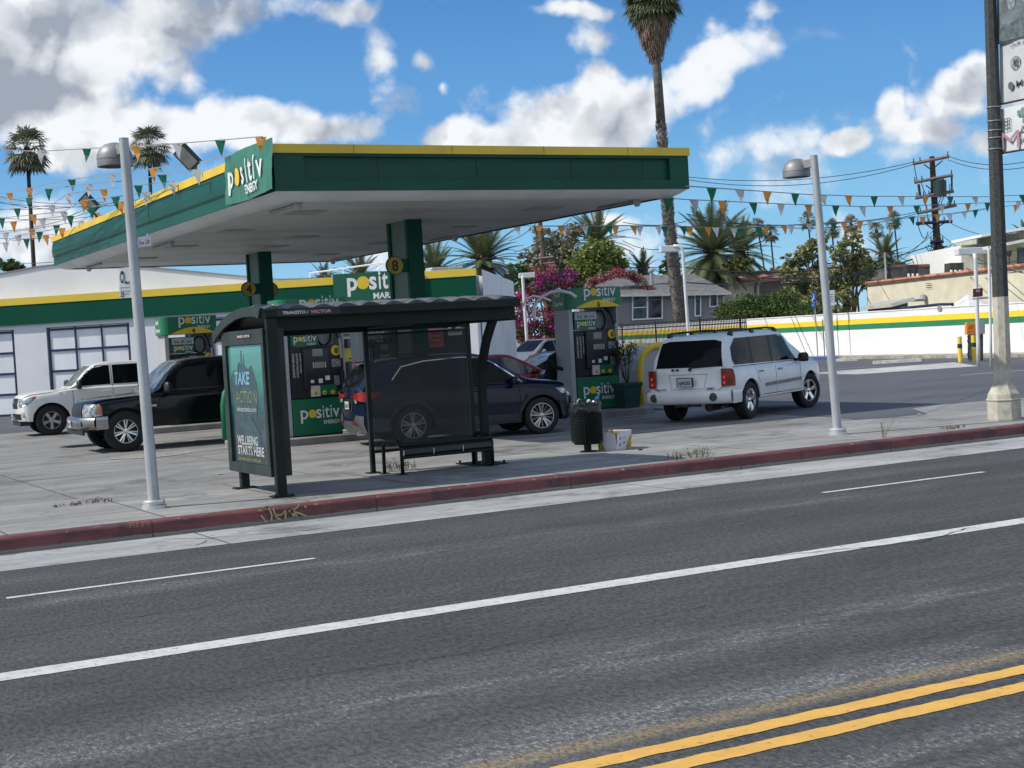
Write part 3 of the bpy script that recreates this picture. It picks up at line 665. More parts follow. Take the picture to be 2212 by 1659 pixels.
g = MB(); g.box(6.66, 7.56, 18.814, 18.82, 2.387, 2.475); sb_('name_plate', g, mat('dark_plate', (.012,.014,.016), .4), fa)
g = MB(); text(g, 'TRANZITO / ', (6.74, 18.808, 2.41), X3, Z3, .056, .02, width=.36); sb_('lettering', g, M_white_paint, fa)
g = MB(); text(g, 'VECTOR', (7.13, 18.808, 2.41), X3, Z3, .056, .03, width=.30); sb_('lettering', g, mat('pink_letter', (.66,.36,.36), .5), fa)
for xx in (X0-.02, X1-.03):                                        # arched end ribs
    g = MB(); up = [(y, z+.03) for y, z in rp]; lo = [(y+(.10 if k == 0 else 0), z-.10) for k, (y, z) in enumerate(rp)]
    g.prism(up+lo[::-1], lambda a, b, t: Vector((xx+t, a, b)), 0, .05); sb_('arch_rib', g, M_shg)
g = MB(); g.box(6.6, 10.35, 19.02, 19.10, 2.20, 2.40); g.box(6.5, 10.5, 20.86, 20.94, 2.14, 2.24)
for x in (6.6, 8.74, 10.36): g.box(x, x+.06, 19.10, 20.86, 2.18, 2.25)
sb_('beams', g, M_sh, bevel=.008)
g = MB(); g.box(6.53, 6.67, 18.84, 18.96, 0, 2.374); po = sb_('post', g, M_sh, bevel=.015)
g = MB(); g.box(6.46, 6.74, 18.76, 19.0, .0, .02); [g.cyl((x, 18.80, .02), (x, 18.80, .045), .018, n=6) for x in (6.49, 6.71)]; sb_('foot_plate', g, M_sh, po)
g = MB(); pts = [(10.40,20.31,0),(10.40,20.31,1.25),(10.40,20.24,1.6),(10.40,20.08,1.9),(10.40,19.88,2.15),(10.40,19.66,2.38)]
for i in range(len(pts)-1):
    (x, y, z), (a, b, c) = pts[i], pts[i+1]
    d = Vector((0, b-y, c-z)).normalized(); s = Vector((0, -d.z, d.y))*.055
    def o4(p, s): p = Vector(p); return [p-s-X3*.05, p-s+X3*.05, p+s+X3*.05, p+s-X3*.05]
    if i == 0: ring = o4(pts[0], Vector((0,-.055,0)))
    nd = Vector((0, pts[min(i+2, len(pts)-1)][1]-y, pts[min(i+2, len(pts)-1)][2]-z)).normalized() if i < len(pts)-2 else d
    r2 = o4(pts[i+1], Vector((0, -nd.z, nd.y))*.055)
    g.add(ring+r2, [(0,1,5,4),(1,2,6,5),(2,3,7,6),(3,0,4,7)]); ring = r2
po = sb_('post', g, M_sh); sharp(po)
g = MB(); g.box(10.20, 10.72, 20.20, 20.98, .0, .018); [g.cyl((x, y, .018), (x, y, .06), .02, n=6) for x, y in ((10.68,20.26),(10.24,20.26),(10.24,20.9))]; sb_('foot_plate', g, M_sh, po)
for x in (8.77, 10.50):
    g = MB(); g.box(x-.035, x+.035, 20.86, 20.93, 0, 2.2); p_ = sb_('post', g, M_sh, bevel=.008)
    g = MB(); g.box(x-.09, x+.09, 20.8, 21.0, 0, .015); sb_('foot_plate', g, M_sh, p_)
g = MB(); g.quad((8.82,20.89,.34),(10.46,20.89,.34),(10.46,20.89,2.08),(8.82,20.89,2.08)); pan = sb_('back_panel', g, M_perf)
g = MB(); g.box(8.81, 10.465, 20.87, 20.91, .30, .34); g.box(8.81, 10.465, 20.87, 20.91, 2.08, 2.11); sb_('panel_rail', g, M_sh)
# advert box
g = MB(); bx0, bx1, by0, by1, bz0, bz1 = 6.50, 6.80, 18.98, 20.78, .26, 2.24
g.box(bx0+.04, bx1, by0, by1, bz0, bz1)
for a, b, c, d in ((by0, by1, bz0, bz0+.14), (by0, by1, bz1-.20, bz1), (by0, by0+.10, bz0+.14, bz1-.20), (by1-.16, by1, bz0+.14, bz1-.20)): g.box(bx0, bx0+.04, a, b, c, d)
ab = sb_('advert_box', g, M_shg, bevel=.006)
g = MB(); g.box(bx0-.006, bx0, 19.45, 20.05, 2.13, 2.19); sb_('name_plate', g, M_ink, ab)
g = MB(); text(g, 'TRANZITO /', (bx0-.009, 20.03, 2.143), -Y3, Z3, .042, .03, width=.30); text(g, 'VECTOR', (bx0-.009, 19.71, 2.143), -Y3, Z3, .042, .04, width=.22); sb_('lettering', g, mat('pale_letter', (.75,.6,.58), .5), ab)
def poster():
    m = bpy.data.materials.new('poster_print'); m.use_nodes = True; N = NT(m.node_tree); b = N.n['Principled BSDF']
    tc = N.new('ShaderNodeTexCoord').outputs['Object']; sx = N.new('ShaderNodeSeparateXYZ'); N.l.new(tc, sx.inputs[0])
    z = N.m('ADD', sx.outputs[2], N.m('MULTIPLY', N.m('SUBTRACT', N.noise(tc, 4, 5, .6), .5), .5))
    col = N.mix(N.ss(z, .95, 1.7), (.010,.035,.055,1), (.06,.25,.21,1)); col = N.mix(N.ss(z, .55, 1.0, 1, 0), col, (.018,.026,.034,1))
    n = N.noise(N.vm('MULTIPLY', tc, (1, 1, .6)), 7, 5, .6); col = N.mix(N.ss(n, .5, .8, 0, .5), col, (.07,.22,.27,1))
    N.l.new(col, b.inputs['Base Color']); b.inputs['Roughness'].default_value = .12; b.inputs['Coat Weight'].default_value = .4; return m
y0, y1, z0, z1 = by0+.11, by1-.17, bz0+.15, bz1-.21; xp = bx0+.036
g = MB(); g.quad((xp, y0, z0), (xp, y1, z0), (xp, y1, z1), (xp, y0, z1)); pt = sb_('poster', g, poster(), ab)
yy0 = y1-.10
g = MB(); pr = [(.0,1.35),(.02,1.62),(.18,1.72),(.30,1.68),(.38,1.80),(.44,1.83),(.50,1.76),(.52,1.98),(.55,1.99),(.57,1.78),(.62,1.80),(.64,1.95),(.66,1.78),(.80,1.72),(.95,1.78),(1.02,1.70),(1.12,1.55),(1.15,1.32),(1.05,1.05),(.6,1.10),(.3,1.16)]
g.quad(*[(xp-.003, yy0+.06-a, b-.02) for a, b in pr]); g.quad(*[(xp-.003, yy0-a, b) for a, b in ((.05,1.12),(.75,1.05),(1.1,.80),(1.15,.55),(.85,.56),(.4,.78))]); sb_('skyline_print', g, mat('print_dark', (.045,.085,.095), .3, var=.2, vs=6), pt)
g = MB(); text(g, 'TAKE', (xp-.006, yy0-.14, 1.50), -Y3, Z3, .24, .03, width=.66, shear=.15); sb_('lettering', g, mat('print_blue', (.20,.40,.52), .4), pt)
g = MB(); text(g, 'ACTION', (xp-.006, yy0-.14, 1.24), -Y3, Z3, .24, -.008, width=.92, shear=.1); sb_('lettering', g, mat('print_lime', (.20,.28,.09), .4), pt)
g = MB(); text(g, 'takeactionla.com', (xp-.006, yy0-.16, 1.12), -Y3, Z3, .10, .01, width=.84); text(g, 'WELLBEING', (xp-.006, yy0-.10, .66), -Y3, Z3, .17, .035, width=.88); text(g, 'STARTS HERE', (xp-.006, yy0-.10, .52), -Y3, Z3, .17, .035, width=1.12)
text(g, 'DEPARTMENT OF', (xp-.006, yy0-.48, .355), -Y3, Z3, .035, .02, width=.38); text(g, 'MENTAL HEALTH', (xp-.006, yy0-.48, .315), -Y3, Z3, .045, .02, width=.40); disc(g, (xp-.006, yy0-.40, .35), Y3, Z3, .05, 12)
sb_('lettering', g, mat('poster_white', (.42,.44,.45), .4), pt)
g = MB(); text(g, 'we want to be with you', (xp-.006, yy0-.12, .44), -Y3, Z3, .06, .01, width=.95, shear=.3); sb_('lettering', g, mat('print_green', (.25,.34,.08), .4), pt)
g = MB(); g.box(6.60, 6.72, 20.55, 20.67, 0, .28); lg = sb_('box_leg', g, M_sh, bevel=.008)
g = MB(); g.box(6.50, 6.82, 20.50, 20.72, 0, .018); sb_('foot_plate', g, M_sh, lg)
# bench
be = empty('bench', 'low dark tubular bench with rolled perforated seat under the bus shelter', 'bench', (9.6, 20.4, 0)); bo = be.location
g = MB(); m_ = 10
pr = [(20.62,.44),(20.5,.445),(20.3,.44),(20.18,.42),(20.12,.37),(20.11,.30),(20.14,.26)]
for i in range(m_): pass
for i in range(len(pr)-1):
    for j in range(3):
        x0 = 8.95+j*.49; x1 = x0+.482; (a, b), (c, d) = pr[i], pr[i+1]
        g.quad((x0, a, b), (x1, a, b), (x1, c, d), (x0, c, d))
for q in g.v: q -= bo
g.build('seat', mat('bench_steel', (.020,.028,.026), .4, var=.2, vs=20, bump=.3, bs=120), be, smooth=True)
g = MB(); g.tube([(8.92,20.13,.43),(10.42,20.13,.43)], .025, 8); g.tube([(8.92,20.11,.25),(10.42,20.11,.25)], .02, 8); g.tube([(8.92,20.62,.44),(10.42,20.62,.44)], .02, 8)
for q in g.v: q -= bo
g.build('rail', M_sh, be)
for x in (8.92, 10.42):
    for k, pts in enumerate((((x,20.14,0),(x,20.14,.38),(x,20.18,.44),(x,20.3,.47)), ((x-.10,20.58,0),(x-.10,20.58,.42),(x-.06,20.5,.49),(x,20.3,.50),(x,20.2,.47)))):
        g = MB(); g.tube(pts, .03, 8)
        for q in g.v: q -= bo
        l_ = g.build('leg', M_sh, be, smooth=True)
        g = MB(); p = pts[0]; g.box(p[0]-.07, p[0]+.07, p[1]-.05, p[1]+.05, 0, .012)
        for q in g.v: q -= bo
        g.build('foot_plate', M_sh, l_)
# ================================================================ LAMP POSTS
def lamp(base, top, label, s=1.):
    root = empty('street_lamp', label, 'street lamp', base, 0, 'grey dome street lamps'); t = Vector(top)-Vector(base)
    g = MB(); g.tube([Vector((0,0,0)), t*.5, t], .074, 16, r1=.062); g.cyl(t, t+Z3*.01, .064, n=16); g.build('pole', M_galv, root, smooth=False); sharp(bpy.data.objects[root.children[0].name]) if False else None
    for p_ in root.children: sharp(p_, 40)
    g = MB(); g.lathe([(0,.11),(.125,.11),(.14,.095),(.14,.06),(.13,.05),(.155,.045),(.16,.0),(0,0)], 24); g.build('base_collar', mat('collar_metal', (.62,.62,.60), .35, .5, var=.1), root); sharp(root.children[-1], 40)
    h = MB(); c = Vector((-.02, .44, t.z-.27)); 
    h.lathe([(.23,-.03),(.235,0),(.23,.06),(.235,.065),(.228,.13),(.195,.20),(.13,.255),(.05,.28),(0,.285)], 28, Matrix.Translation(c+Vector((t.x,t.y,0)))); 
    hd = h.build('lamp_head', mat('lamp_cast', (.27,.275,.28), .5, .3, var=.12, vs=4), root); sharp(hd, 35)
    g = MB(); cc = c+Vector((t.x,t.y,0)); g.lathe([(.228,-.028),(.18,.01),(0,.03)], 24, Matrix.Translation(cc)); g.build('lamp_glass', mat('dark_lens', (.06,.06,.06), .2), hd)
    g = MB(); g.box(-.045, .045, .03, .30, -.10, .04, Matrix.Translation(t+Vector((0,0,-.08)))); g.build('bracket', mat('lamp_cast2', (.28,.285,.29), .5, .3), root, bevel=.01)
    return root
b = G(334, 1098); t = P(267, 300, ((b-EYE).dot(MC @ Vector((0,0,-1)))))
lampL = lamp(b, t, 'grey street lamp leaning left beside the bus shelter, a transit sign fixed to it')
b = G(1810, 939); t = P(1758, 337, ((b-EYE).dot(MC @ Vector((0,0,-1)))))
lamp(b, t, 'plain grey street lamp on the pavement right of the white sport utility vehicle')
# transit stop sign and tow-away sign on the left lamp
tl = G(334, 1098); dl = (tl-EYE).dot(MC @ Vector((0,0,-1)))
ss_ = empty('stop_sign_plate', 'white bus stop sign with round M logo, left of the near lamp post', 'sign', P(275, 618, dl)); so = ss_.location
c = [P(257,560+20,dl)-so, P(287,572+2,dl)-so, P(291,640,dl)-so, P(262,646,dl)-so]; c[0] = P(257,577,dl)-so
ux = (P(290,600,dl)-P(258,602,dl)).normalized(); uy = Z3
def plate(root, u0, u1, v0, v1, dl, m, name='plate', th=.01, off=0.):
    a, b_, c_, d_ = P(u0, v1, dl-off), P(u1, v1-(u1-u0)*.10, dl-off), P(u1, v0-(u1-u0)*.10, dl-off), P(u0, v0, dl-off)
    n = (b_-a).cross(d_-a).normalized(); n = -n if n.dot(EYE-a) < 0 else n
    g = MB(); o = root.location; vs = [q-o for q in (a, b_, c_, d_)]; g.add(vs+[q-n*th for q in vs], [(0,1,2,3),(7,6,5,4),(0,4,5,1),(1,5,6,2),(2,6,7,3),(3,7,4,0)])
    return g.build(name, m, root), (a, (b_-a).normalized(), (d_-a).normalized(), n)
M_sign = mat('sign_white', (.66,.68,.68), .4, var=.04)
pl, (a, ax, ay, n) = plate(ss_, 258, 284, 579, 645, dl, M_sign)
px = dl/FF
g = MB(); o = so; disc(g, a+ax*px*6+ay*px*46+n*.004-o, ax, ay, px*5.2, 24, px*13); g.build('logo', mat('logo_black', (.03,.03,.035), .4), pl)
g = MB(); text(g, 'M', a+ax*px*3.2+ay*px*37+n*.008-o, ax, ay, px*22, .02, width=px*5.6)
g.build('logo_letter', M_white_paint, pl)
g = MB(); text(g, 'Metro', a+ax*px*12+ay*px*30+n*.004-o, ax, ay, px*10, .02, width=px*13); text(g, '35', a+ax*px*3+ay*px*3+n*.004-o, ax, ay, px*17, .03, width=px*8)
text(g, 'Washington', a+ax*px*13+ay*px*13+n*.004-o, ax, ay, px*4, .01, width=px*12); text(g, 'Fairfax', a+ax*px*13+ay*px*7+n*.004-o, ax, ay, px*4, .01, width=px*9)
g.quad(a+ay*px*22+n*.004-o, a+ax*px*26+ay*px*22+n*.004-o, a+ax*px*26+ay*px*23+n*.004-o, a+ay*px*23+n*.004-o); g.build('lettering', M_ink, pl)
dt = dl+.0
tw = empty('tow_sign', 'small white sign with red writing on the right of the near lamp post', 'sign', P(313, 523, dt))
pl, (a, ax, ay, n) = plate(tw, 298, 326, 512, 534, dt, M_sign)
g = MB(); o = tw.location; text(g, 'T', a+ax*px*2+ay*px*6+n*.004-o, ax, ay, px*9, .03, width=px*3.5); text(g, 'TOW', a+ax*px*6+ay*px*5+n*.004-o, ax, ay, px*8, .03, width=px*8); text(g, '24', a+ax*px*17+ay*px*5+n*.004-o, ax, ay, px*14, .02, width=px*8); g.build('lettering', mat('sign_red', (.50,.05,.06), .5), pl)
g = MB(); g.tube([P(298, 524, dt)-o, P(292, 524, dt)-o], .012); g.tube([P(318,505,dt)-o, P(319,511,dt)-o], .012); g.build('clamp', M_white_paint, tw)
# ================================================================ BIG BANNER POLE
pb = G(2170, 906); dp = (pb-EYE).dot(MC @ Vector((0,0,-1)))
bp = empty('banner_pole', 'tall dark octagonal street light pole with flared pale concrete base at the right edge', 'street light', pb)
top = P(2135, -120, dp)-pb; g = MB(); n8 = 8
def ring(c, r): return [Vector(c)+Vector((r*math.cos(math.pi*(i+.5)/4), r*math.sin(math.pi*(i+.5)/4), 0)) for i in range(n8)]
def ladder(prof):
    g = MB()
    for k, (c, r) in enumerate(prof):
        g.v += ring(c, r)
        if k: g.f += [[(k-1)*8+i, (k-1)*8+(i+1) % 8, k*8+(i+1) % 8, k*8+i] for i in range(8)]; g.mi += [0]*8
    return g
def at(z): return top*(z/top.z)
zj = (P(2160, 640, dp)-pb).z
g = ladder([((0,0,0),.30),((0,0,.02),.305),((0,0,.34),.30),((0,0,.345),.315),((0,0,.36),.315),((0,0,.37),.295),((0,0,.45),.28),((0,0,.52),.235),((0,0,.62),.19),((0,0,.75),.165),(at(.95),.152),(at(zj),.142)])
for v in g.v: v.z = max(0, v.z)
g.build('base', mat('cast_concrete', (.50,.47,.385), .85, var=.16, vs=5, bump=.3, bs=30, stain=((.25,.23,.19), 8, .58, .5)), bp)
g = ladder([(at(zj-.02),.141),(at(zj),.143),(at(zj+2.5),.125),(top,.105)]); g.build('shaft', mat('dark_aggregate', (.058,.062,.060), .75, var=.3, vs=25, bump=.25, bs=60, stain=((.20,.20,.19), 30, .68, .5)), bp)
for (u, v) in ((2148, 232), (2149, 262), (2152, 282), (2153, 298), (2156, 322)):
    g = MB(); q = P(u-1, v, dp)-pb; g.lathe([(.128,-.008),(.133,0),(.128,.008)], 16, Matrix.Translation(at(q.z))); g.build('strap', M_grey, bp)
def pban(name, v0, v1, label):
    root = empty(name, label, 'banner', P(2160, v1, dp)); o = root.location
    A = P(2160 if v1 > 300 else 2158, v1, dp); B = P(2152 if v1 < 300 else 2158, v0, dp)
    dr = Vector((.0,-1,0)); wd = 1.0
    def S(s, z): p = A+(B-A)*z; return p+dr*(s*wd) - o
    g = MB(); nn = 8
    for i in range(nn+1):
        for j in range(9):
            q = S(.03+.97*i/nn, j/8); q.x += .02*math.sin(i*.9+j*.3); g.v.append(q)
    for i in range(nn):
        for j in range(8): g.f.append([i*9+j, (i+1)*9+j, (i+1)*9+j+1, i*9+j+1]); g.mi.append(0)
    return root, S, g, dr
# the banners face along the street
M_ban = mat('banner_cloth', (.50,.53,.53), .6, var=.08, vs=2)
root, S, g, dr = pban('street_banner', -60, 226, 'upper grey street banner with a photograph and round seal on the dark pole')
bo_ = g.build('cloth', M_ban, root, smooth=True)
H_ = (P(2152,-60,dp)-P(2158,226,dp)).length
g = MB(); e = Vector((-.03,0,0))
g.quad(*[S(a, b)+e for a, b in ((.03,.45),(1,.45),(1,.98),(.03,.98))]); g.build('photo_print', mat('photo_grey', (.17,.22,.24), .6, var=.3, vs=3), bo_)
def lumps(lst, m, nm, e, par):
    g = MB()
    for (a, b, r, rr) in lst: disc(g, S(a, b)+e, dr, Z3, r, 20, rr)
    g.build(nm, m, par)
e2 = e*1.4
lumps([(.16,.80,.065,.11),(.36,.74,.085,.14),(.66,.78,.09,.15)], mat('photo_faces', (.30,.34,.35), .6, var=.3, vs=14), 'faces_print', e2, bo_)
lumps([(.15,.875,.07,.06),(.38,.83,.09,.07),(.68,.88,.10,.08)], mat('photo_hair', (.045,.06,.07), .6), 'hair_print', e*1.7, bo_)
g = MB(); g.quad(*[S(a, b)+e2*1.05 for a, b in ((.06,.46),(.95,.46),(.95,.62),(.7,.66),(.45,.60),(.3,.58),(.1,.60))]); g.build('bodies_print', mat('photo_body', (.11,.15,.16), .6, var=.3, vs=10), bo_)
g = MB(); [text(g, 'OUR LA 2', S(.30,.405)+e, dr, Z3, .10, .0, width=.5)]
for r0, r1 in ((.115,.10),(.085,.078)):
    pts = [S(.42,.28)+e+dr*(r0*math.cos(t_))+Z3*(r0*math.sin(t_)) for t_ in [i*math.pi/16 for i in range(32)]]; pt2 = [S(.42,.28)+e+dr*(r1*math.cos(t_))+Z3*(r1*math.sin(t_)) for t_ in [i*math.pi/16 for i in range(32)]]
    for i in range(32): g.quad(pts[i], pts[(i+1) % 32], pt2[(i+1) % 32], pt2[i])
for a, b in ((-.035,-.01),(.03,.03),(-.03,.04),(.03,-.04)): c_ = S(.42,.28)+e+dr*a+Z3*b; g.quad(c_-dr*.022-Z3*.03, c_+dr*.022-Z3*.03, c_+dr*.022+Z3*.03, c_-dr*.022+Z3*.03)
text(g, 'Metro', S(.42,.10)+e, dr, Z3, .16, .01, width=.55); disc(g, S(.30,.12)+e, dr, Z3, .06, 16, .07)
g.build('lettering', mat('grey_ink', (.10,.12,.14), .6), bo_)
g = MB(); g.tube([S(-.02, 0), S(1.1, 0)], .018, 8); g.build('rod', M_ink, root)
root, S, g, dr = pban('street_banner', 236, 332, 'lower pale street banner with a large pink letter M on the dark pole')
for q in g.v: pass
bo_ = g.build('cloth', mat('banner_cloth_pale', (.60,.63,.64), .6, var=.05, vs=2), root, smooth=True)
g = MB(); text(g, 'M', S(.06,.06)+e, dr, Z3, .44, .0, width=.42); g.build('big_letter', mat('faded_pink', (.38,.22,.24), .6), bo_)
g = MB(); text(g, 'id', S(.50,.12)+e, dr, Z3, .24, .0, width=.14); text(g, 'A', S(.46,.30)+e, dr, Z3, .26, -.01, width=.2)
for a, b, w_, h_ in ((.08,.50,.20,.012),(.08,.74,.20,.012),(.08,.5,.012,.2),(.27,.5,.012,.2),(.12,.58,.12,.02),(.12,.66,.12,.02),(.15,.52,.02,.18),(.21,.52,.02,.18)):
    c_ = S(a, b)+e; g.quad(c_, c_+dr*w_, c_+dr*w_+Z3*h_, c_+Z3*h_)
g.build('lettering', mat('grey_ink', (.1,.1,.1), .6), bo_)
g = MB(); rnd = random.Random(3)
for k in range(26): disc(g, S(.62+rnd.uniform(-.16,.3), .72+rnd.uniform(-.1,.16))+e*(1+.02*k), dr, Z3, rnd.uniform(.03,.06), 8)
g.build('tree_print', mat('faded_green', (.20,.30,.26), .6), bo_)
g = MB(); g.tube([S(-.02, 0), S(1.1, 0)], .018, 8); g.build('rod', M_ink, root)
# ================================================================ BIN, BOX, LITTER
bn = empty('litter_bin', 'dark green slatted litter bin on a short post with a black liner, overfull', 'bin', G(1270, 976)); bn.scale = (.88,.88,.93)
g = MB(); g.lathe([(0,.14),(.24,.14),(.27,.19),(.285,.80),(.27,.82)], 28); 
for z in [.20+.028*k for k in range(21)]: g.lathe([(.272+.014*(z-.19)/.6,z-.006),(.282+.014*(z-.19)/.6,z),(.272+.014*(z-.19)/.6,z+.006)], 28)
for k in range(4): a = k*math.pi/2+.9; g.box(-.014,.014,-.006,.006,.16,.82, Matrix.Translation((.284*math.cos(a), .284*math.sin(a), 0)) @ Matrix.Rotation(a+math.pi/2, 4, 'Z'))
g.build('basket', mat('bin_green', (.007,.014,.011), .65, spec=.2, var=.25, vs=8), bn)
g = MB(); g.cyl((0,0,0),(0,0,.15),.07); g.cyl((0,0,0),(0,0,.02),.15, n=16); g.build('pedestal', M_sh, bn)
g = MB(); rnd = random.Random(2); n = 40; pr = [(.288,.70),(.292,.75),(.288,.80),(.285,.86),(.26,.87),(.22,.80),(.15,.78),(0,.77)]
for r, z in pr:
    for i in range(n): a = 2*math.pi*i/n; q = 1+rnd.uniform(-.02,.03); g.v.append(Vector((r*q*math.cos(a), r*q*math.sin(a), z+rnd.uniform(-.02,.02))))
for k in range(len(pr)-1): 
    for i in range(n): g.f.append([k*n+i, k*n+(i+1) % n, (k+1)*n+(i+1) % n, (k+1)*n+i]); g.mi.append(0)
g.build('liner', mat('black_liner', (.012,.013,.013), .3, var=.1, spec=.6), bn)
def crumple(g, c, r, rnd, n=10, fl=1.):
    c = Vector(c); vs = []
    for k in range(n): vs.append(c+Vector((rnd.uniform(-r,r), rnd.uniform(-r,r), rnd.uniform(-r,r)*fl)))
    for k in range(n*2): i, j, l = rnd.sample(range(n), 3); g.quad(vs[i], vs[j], vs[l])
for nm, c, r, m in (('rubbish', (-.20,-.12,.90), .075, mat('paper_white', (.62,.64,.65), .7, var=.1)), ('rubbish', (.02,-.13,.90), .07, mat('paper_white', 0)), ('rubbish', (.17,-.12,.92), .05, mat('wrapper_blue', (.06,.22,.45), .4))):
    g = MB(); crumple(g, c, r, rnd); g.build(nm, m, bn)
g = MB(); g.quad((.13,-.12,.87),(.17,-.13,.86),(.24,-.14,1.0),(.23,-.13,1.02)); g.build('rubbish', MT['wrapper_blue'], bn)
# banana box
bx = empty('cardboard_box', 'open white and yellow cardboard fruit box on the ground beside the litter bin', 'box', (13.0, 20.75, 0), math.radians(27))
M_card = mat('cardboard', (.42,.27,.15), .85, var=.1, vs=8); M_cw = mat('printed_card', (.68,.67,.70), .7, var=.05, vs=6); M_cy = mat('print_banana', (.70,.45,.04), .7, var=.06); M_cg = mat('print_leaf', (.02,.16,.08), .7)
L, Wd, Hh = .46, .34, .30
for k, (a, b) in enumerate((((-L/2,-Wd/2),(L/2,-Wd/2)), ((L/2,-Wd/2),(L/2,Wd/2)), ((L/2,Wd/2),(-L/2,Wd/2)), ((-L/2,Wd/2),(-L/2,-Wd/2)))):
    a = Vector((*a, 0)); b = Vector((*b, 0)); d = (b-a).normalized(); n = Vector((d.y, -d.x, 0)); w_ = (b-a).length; sl = 1.0
    g = MB(); t = [a, b, b+n*.03+Z3*Hh, a+n*.03+Z3*Hh]; g.add(t+[q-n*.006 for q in t], [(0,1,2,3),(4,7,6,5),(3,2,6,7),(0,3,7,4),(1,5,6,2),(0,4,5,1)]); sd_ = g.build('side_panel', M_cw, bx)
    def q_(s, z): return a+d*s*w_+n*(.0035+.03*z)+Z3*(z*Hh)
    if k in (0, 3):
        g = MB(); e0 = 1 if k == 3 else 0
        def fl(pts): return [q_((1-s) if e0 else s, z) for s, z in pts]
        g.quad(*fl([(.62,.0),(.72,.35),(.86,.65),(1,.85),(1,.0)])); g.quad(*fl([(.0,.95),(.0,1),(.2,1),(.16,.9)])); g.build('banana_print', M_cy, sd_)
        g = MB(); n2 = n*.002
        for lst in ([(.66,.0),(.78,.35),(.92,.6),(1,.68),(1,.62),(.92,.54),(.8,.3),(.72,0)], [(.8,.0),(.9,.22),(1,.35),(1,.29),(.9,.16),(.84,0)]): g.quad(*[p+n2 for p in fl(lst)])
        g.build('leaf_print', M_cg, sd_)
        if k == 0:
            g = MB(); [disc(g, q_(.22, z)+n2, d, Z3, .022, 12) for z in (.62, .28)]; g.build('emblem', mat('print_bluegrey', (.08,.14,.30), .6), sd_)
            g = MB(); g.quad(*[q_(s, z)+n2 for s, z in ((.42,.32),(.56,.34),(.56,.42),(.42,.40))]); text(g, 'BANANAS', q_(.38,.60)+n2, d, Z3, .03, .0, width=.10); g.build('lettering', mat('print_red', (.45,.05,.04), .6), sd_)
g = MB(); g.box(-L/2,L/2,-Wd/2,Wd/2,.002,.008); g.box(-L/2+.007,L/2-.007,-Wd/2+.0075,-Wd/2+.010,.01,Hh-.01); g.box(-L/2+.007,L/2-.007,Wd/2-.010,Wd/2-.0075,.01,Hh-.01); g.box(-L/2+.0075,-L/2+.01,-Wd/2+.011,Wd/2-.011,.01,Hh-.01); g.box(L/2-.01,L/2-.0075,-Wd/2+.011,Wd/2-.011,.01,Hh-.01); g.build('lining', M_card, bx)
g = MB(); g.add([(-L/2-.02,-.02,Hh),(-L/2-.02,Wd/2,Hh),(-L/2+.13,Wd/2,Hh+.02),(-L/2+.11,.0,Hh+.05)], [(0,1,2,3)]); g.build('flap', M_card, bx)
# scraps
def scrap(u, v, r, m, label, fl=.3, cat='litter'):
    g = MB(); crumple(g, (0,0,r*fl), r, random.Random(int(u)), 8, fl)
    for q in g.v: q.z = max(q.z, .006)
    return tag(g.build('litter', m, loc=G(u, v)), label, cat)
scrap(1383, 973, .07, mat('scrap_brown', (.10,.06,.045), .8), 'crumpled brown wrapper right of the cardboard fruit box')
scrap(748, 1006, .06, MT['paper_white'], 'flat white paper scrap on the concrete seen through the bus shelter', .15)
scrap(477, 1025, .07, mat('scrap_pale', (.4,.35,.3), .8), 'small pale scrap on the concrete left of the advert box', .1)
scrap(1980, 822, .07, MT['paper_white'], 'white paper scrap on the asphalt right of the white sport utility vehicle', .2)
scrap(1986, 895, .05, MT['paper_white'], 'tiny white scrap where the asphalt meets the pavement', .2)
g = MB(); crumple(g, (0,0,.05), .05, random.Random(9), 9, 1); tag(g.build('litter', MT['paper_white'], loc=G(775, 1101, RZ)), 'crumpled white tissue in the gutter below the red kerb', 'litter')
def cover(u, v, r, label, m, slots=0, ry=1.):
    c = G(u, v); root = empty('manhole_cover', label, 'manhole cover', (c.x, c.y, .006))
    g = MB(); g.lathe([(r,0),(r,.004),(r*.93,.006),(r*.93,.004),(0,.004)], 32, Matrix.Scale(ry, 4, (0,1,0))); g.build('lid', m, root)
    if slots:
        g = MB(); [g.box(-r*.8, r*.8, r*ry*(-.8+1.6*k/slots)-.015, r*ry*(-.8+1.6*k/slots)+.015, .005, .009) for k in range(slots)]; g.build('slots', M_ink, root)
    return root
M_iron = mat('cast_iron', (.11,.105,.10), .7, .2, var=.2, vs=9)
cover(322, 984, .75, 'painted round tank cover in front of the black pickup wheel', mat('tank_lid', (.30,.29,.26), .8, var=.2, vs=4))
cover(182, 963, .55, 'slotted dark drain grate on the concrete left of the black pickup', M_iron, 9)
cover(172, 1115-0, .0001, 'x', M_iron).location.z = -5 if False else 0
bpy.data.objects.remove(bpy.data.objects['manhole_cover.002'].children[0]); bpy.data.objects.remove(bpy.data.objects['manhole_cover.002'])
g = MB(); c = G(322, 984)
for k in range(18):                                                # painted marks round the tank cover
    a0 = -2.9+k*.16; g.quad(*[(c.x+r*math.cos(a), c.y+r*math.sin(a), .012) for a, r in ((a0,.70),(a0+.09,.70),(a0+.09,.80),(a0,.80))])
struct('cover_marks', g, mat('mark_paint', (.55,.6,.6), .7, var=.2, vs=20))
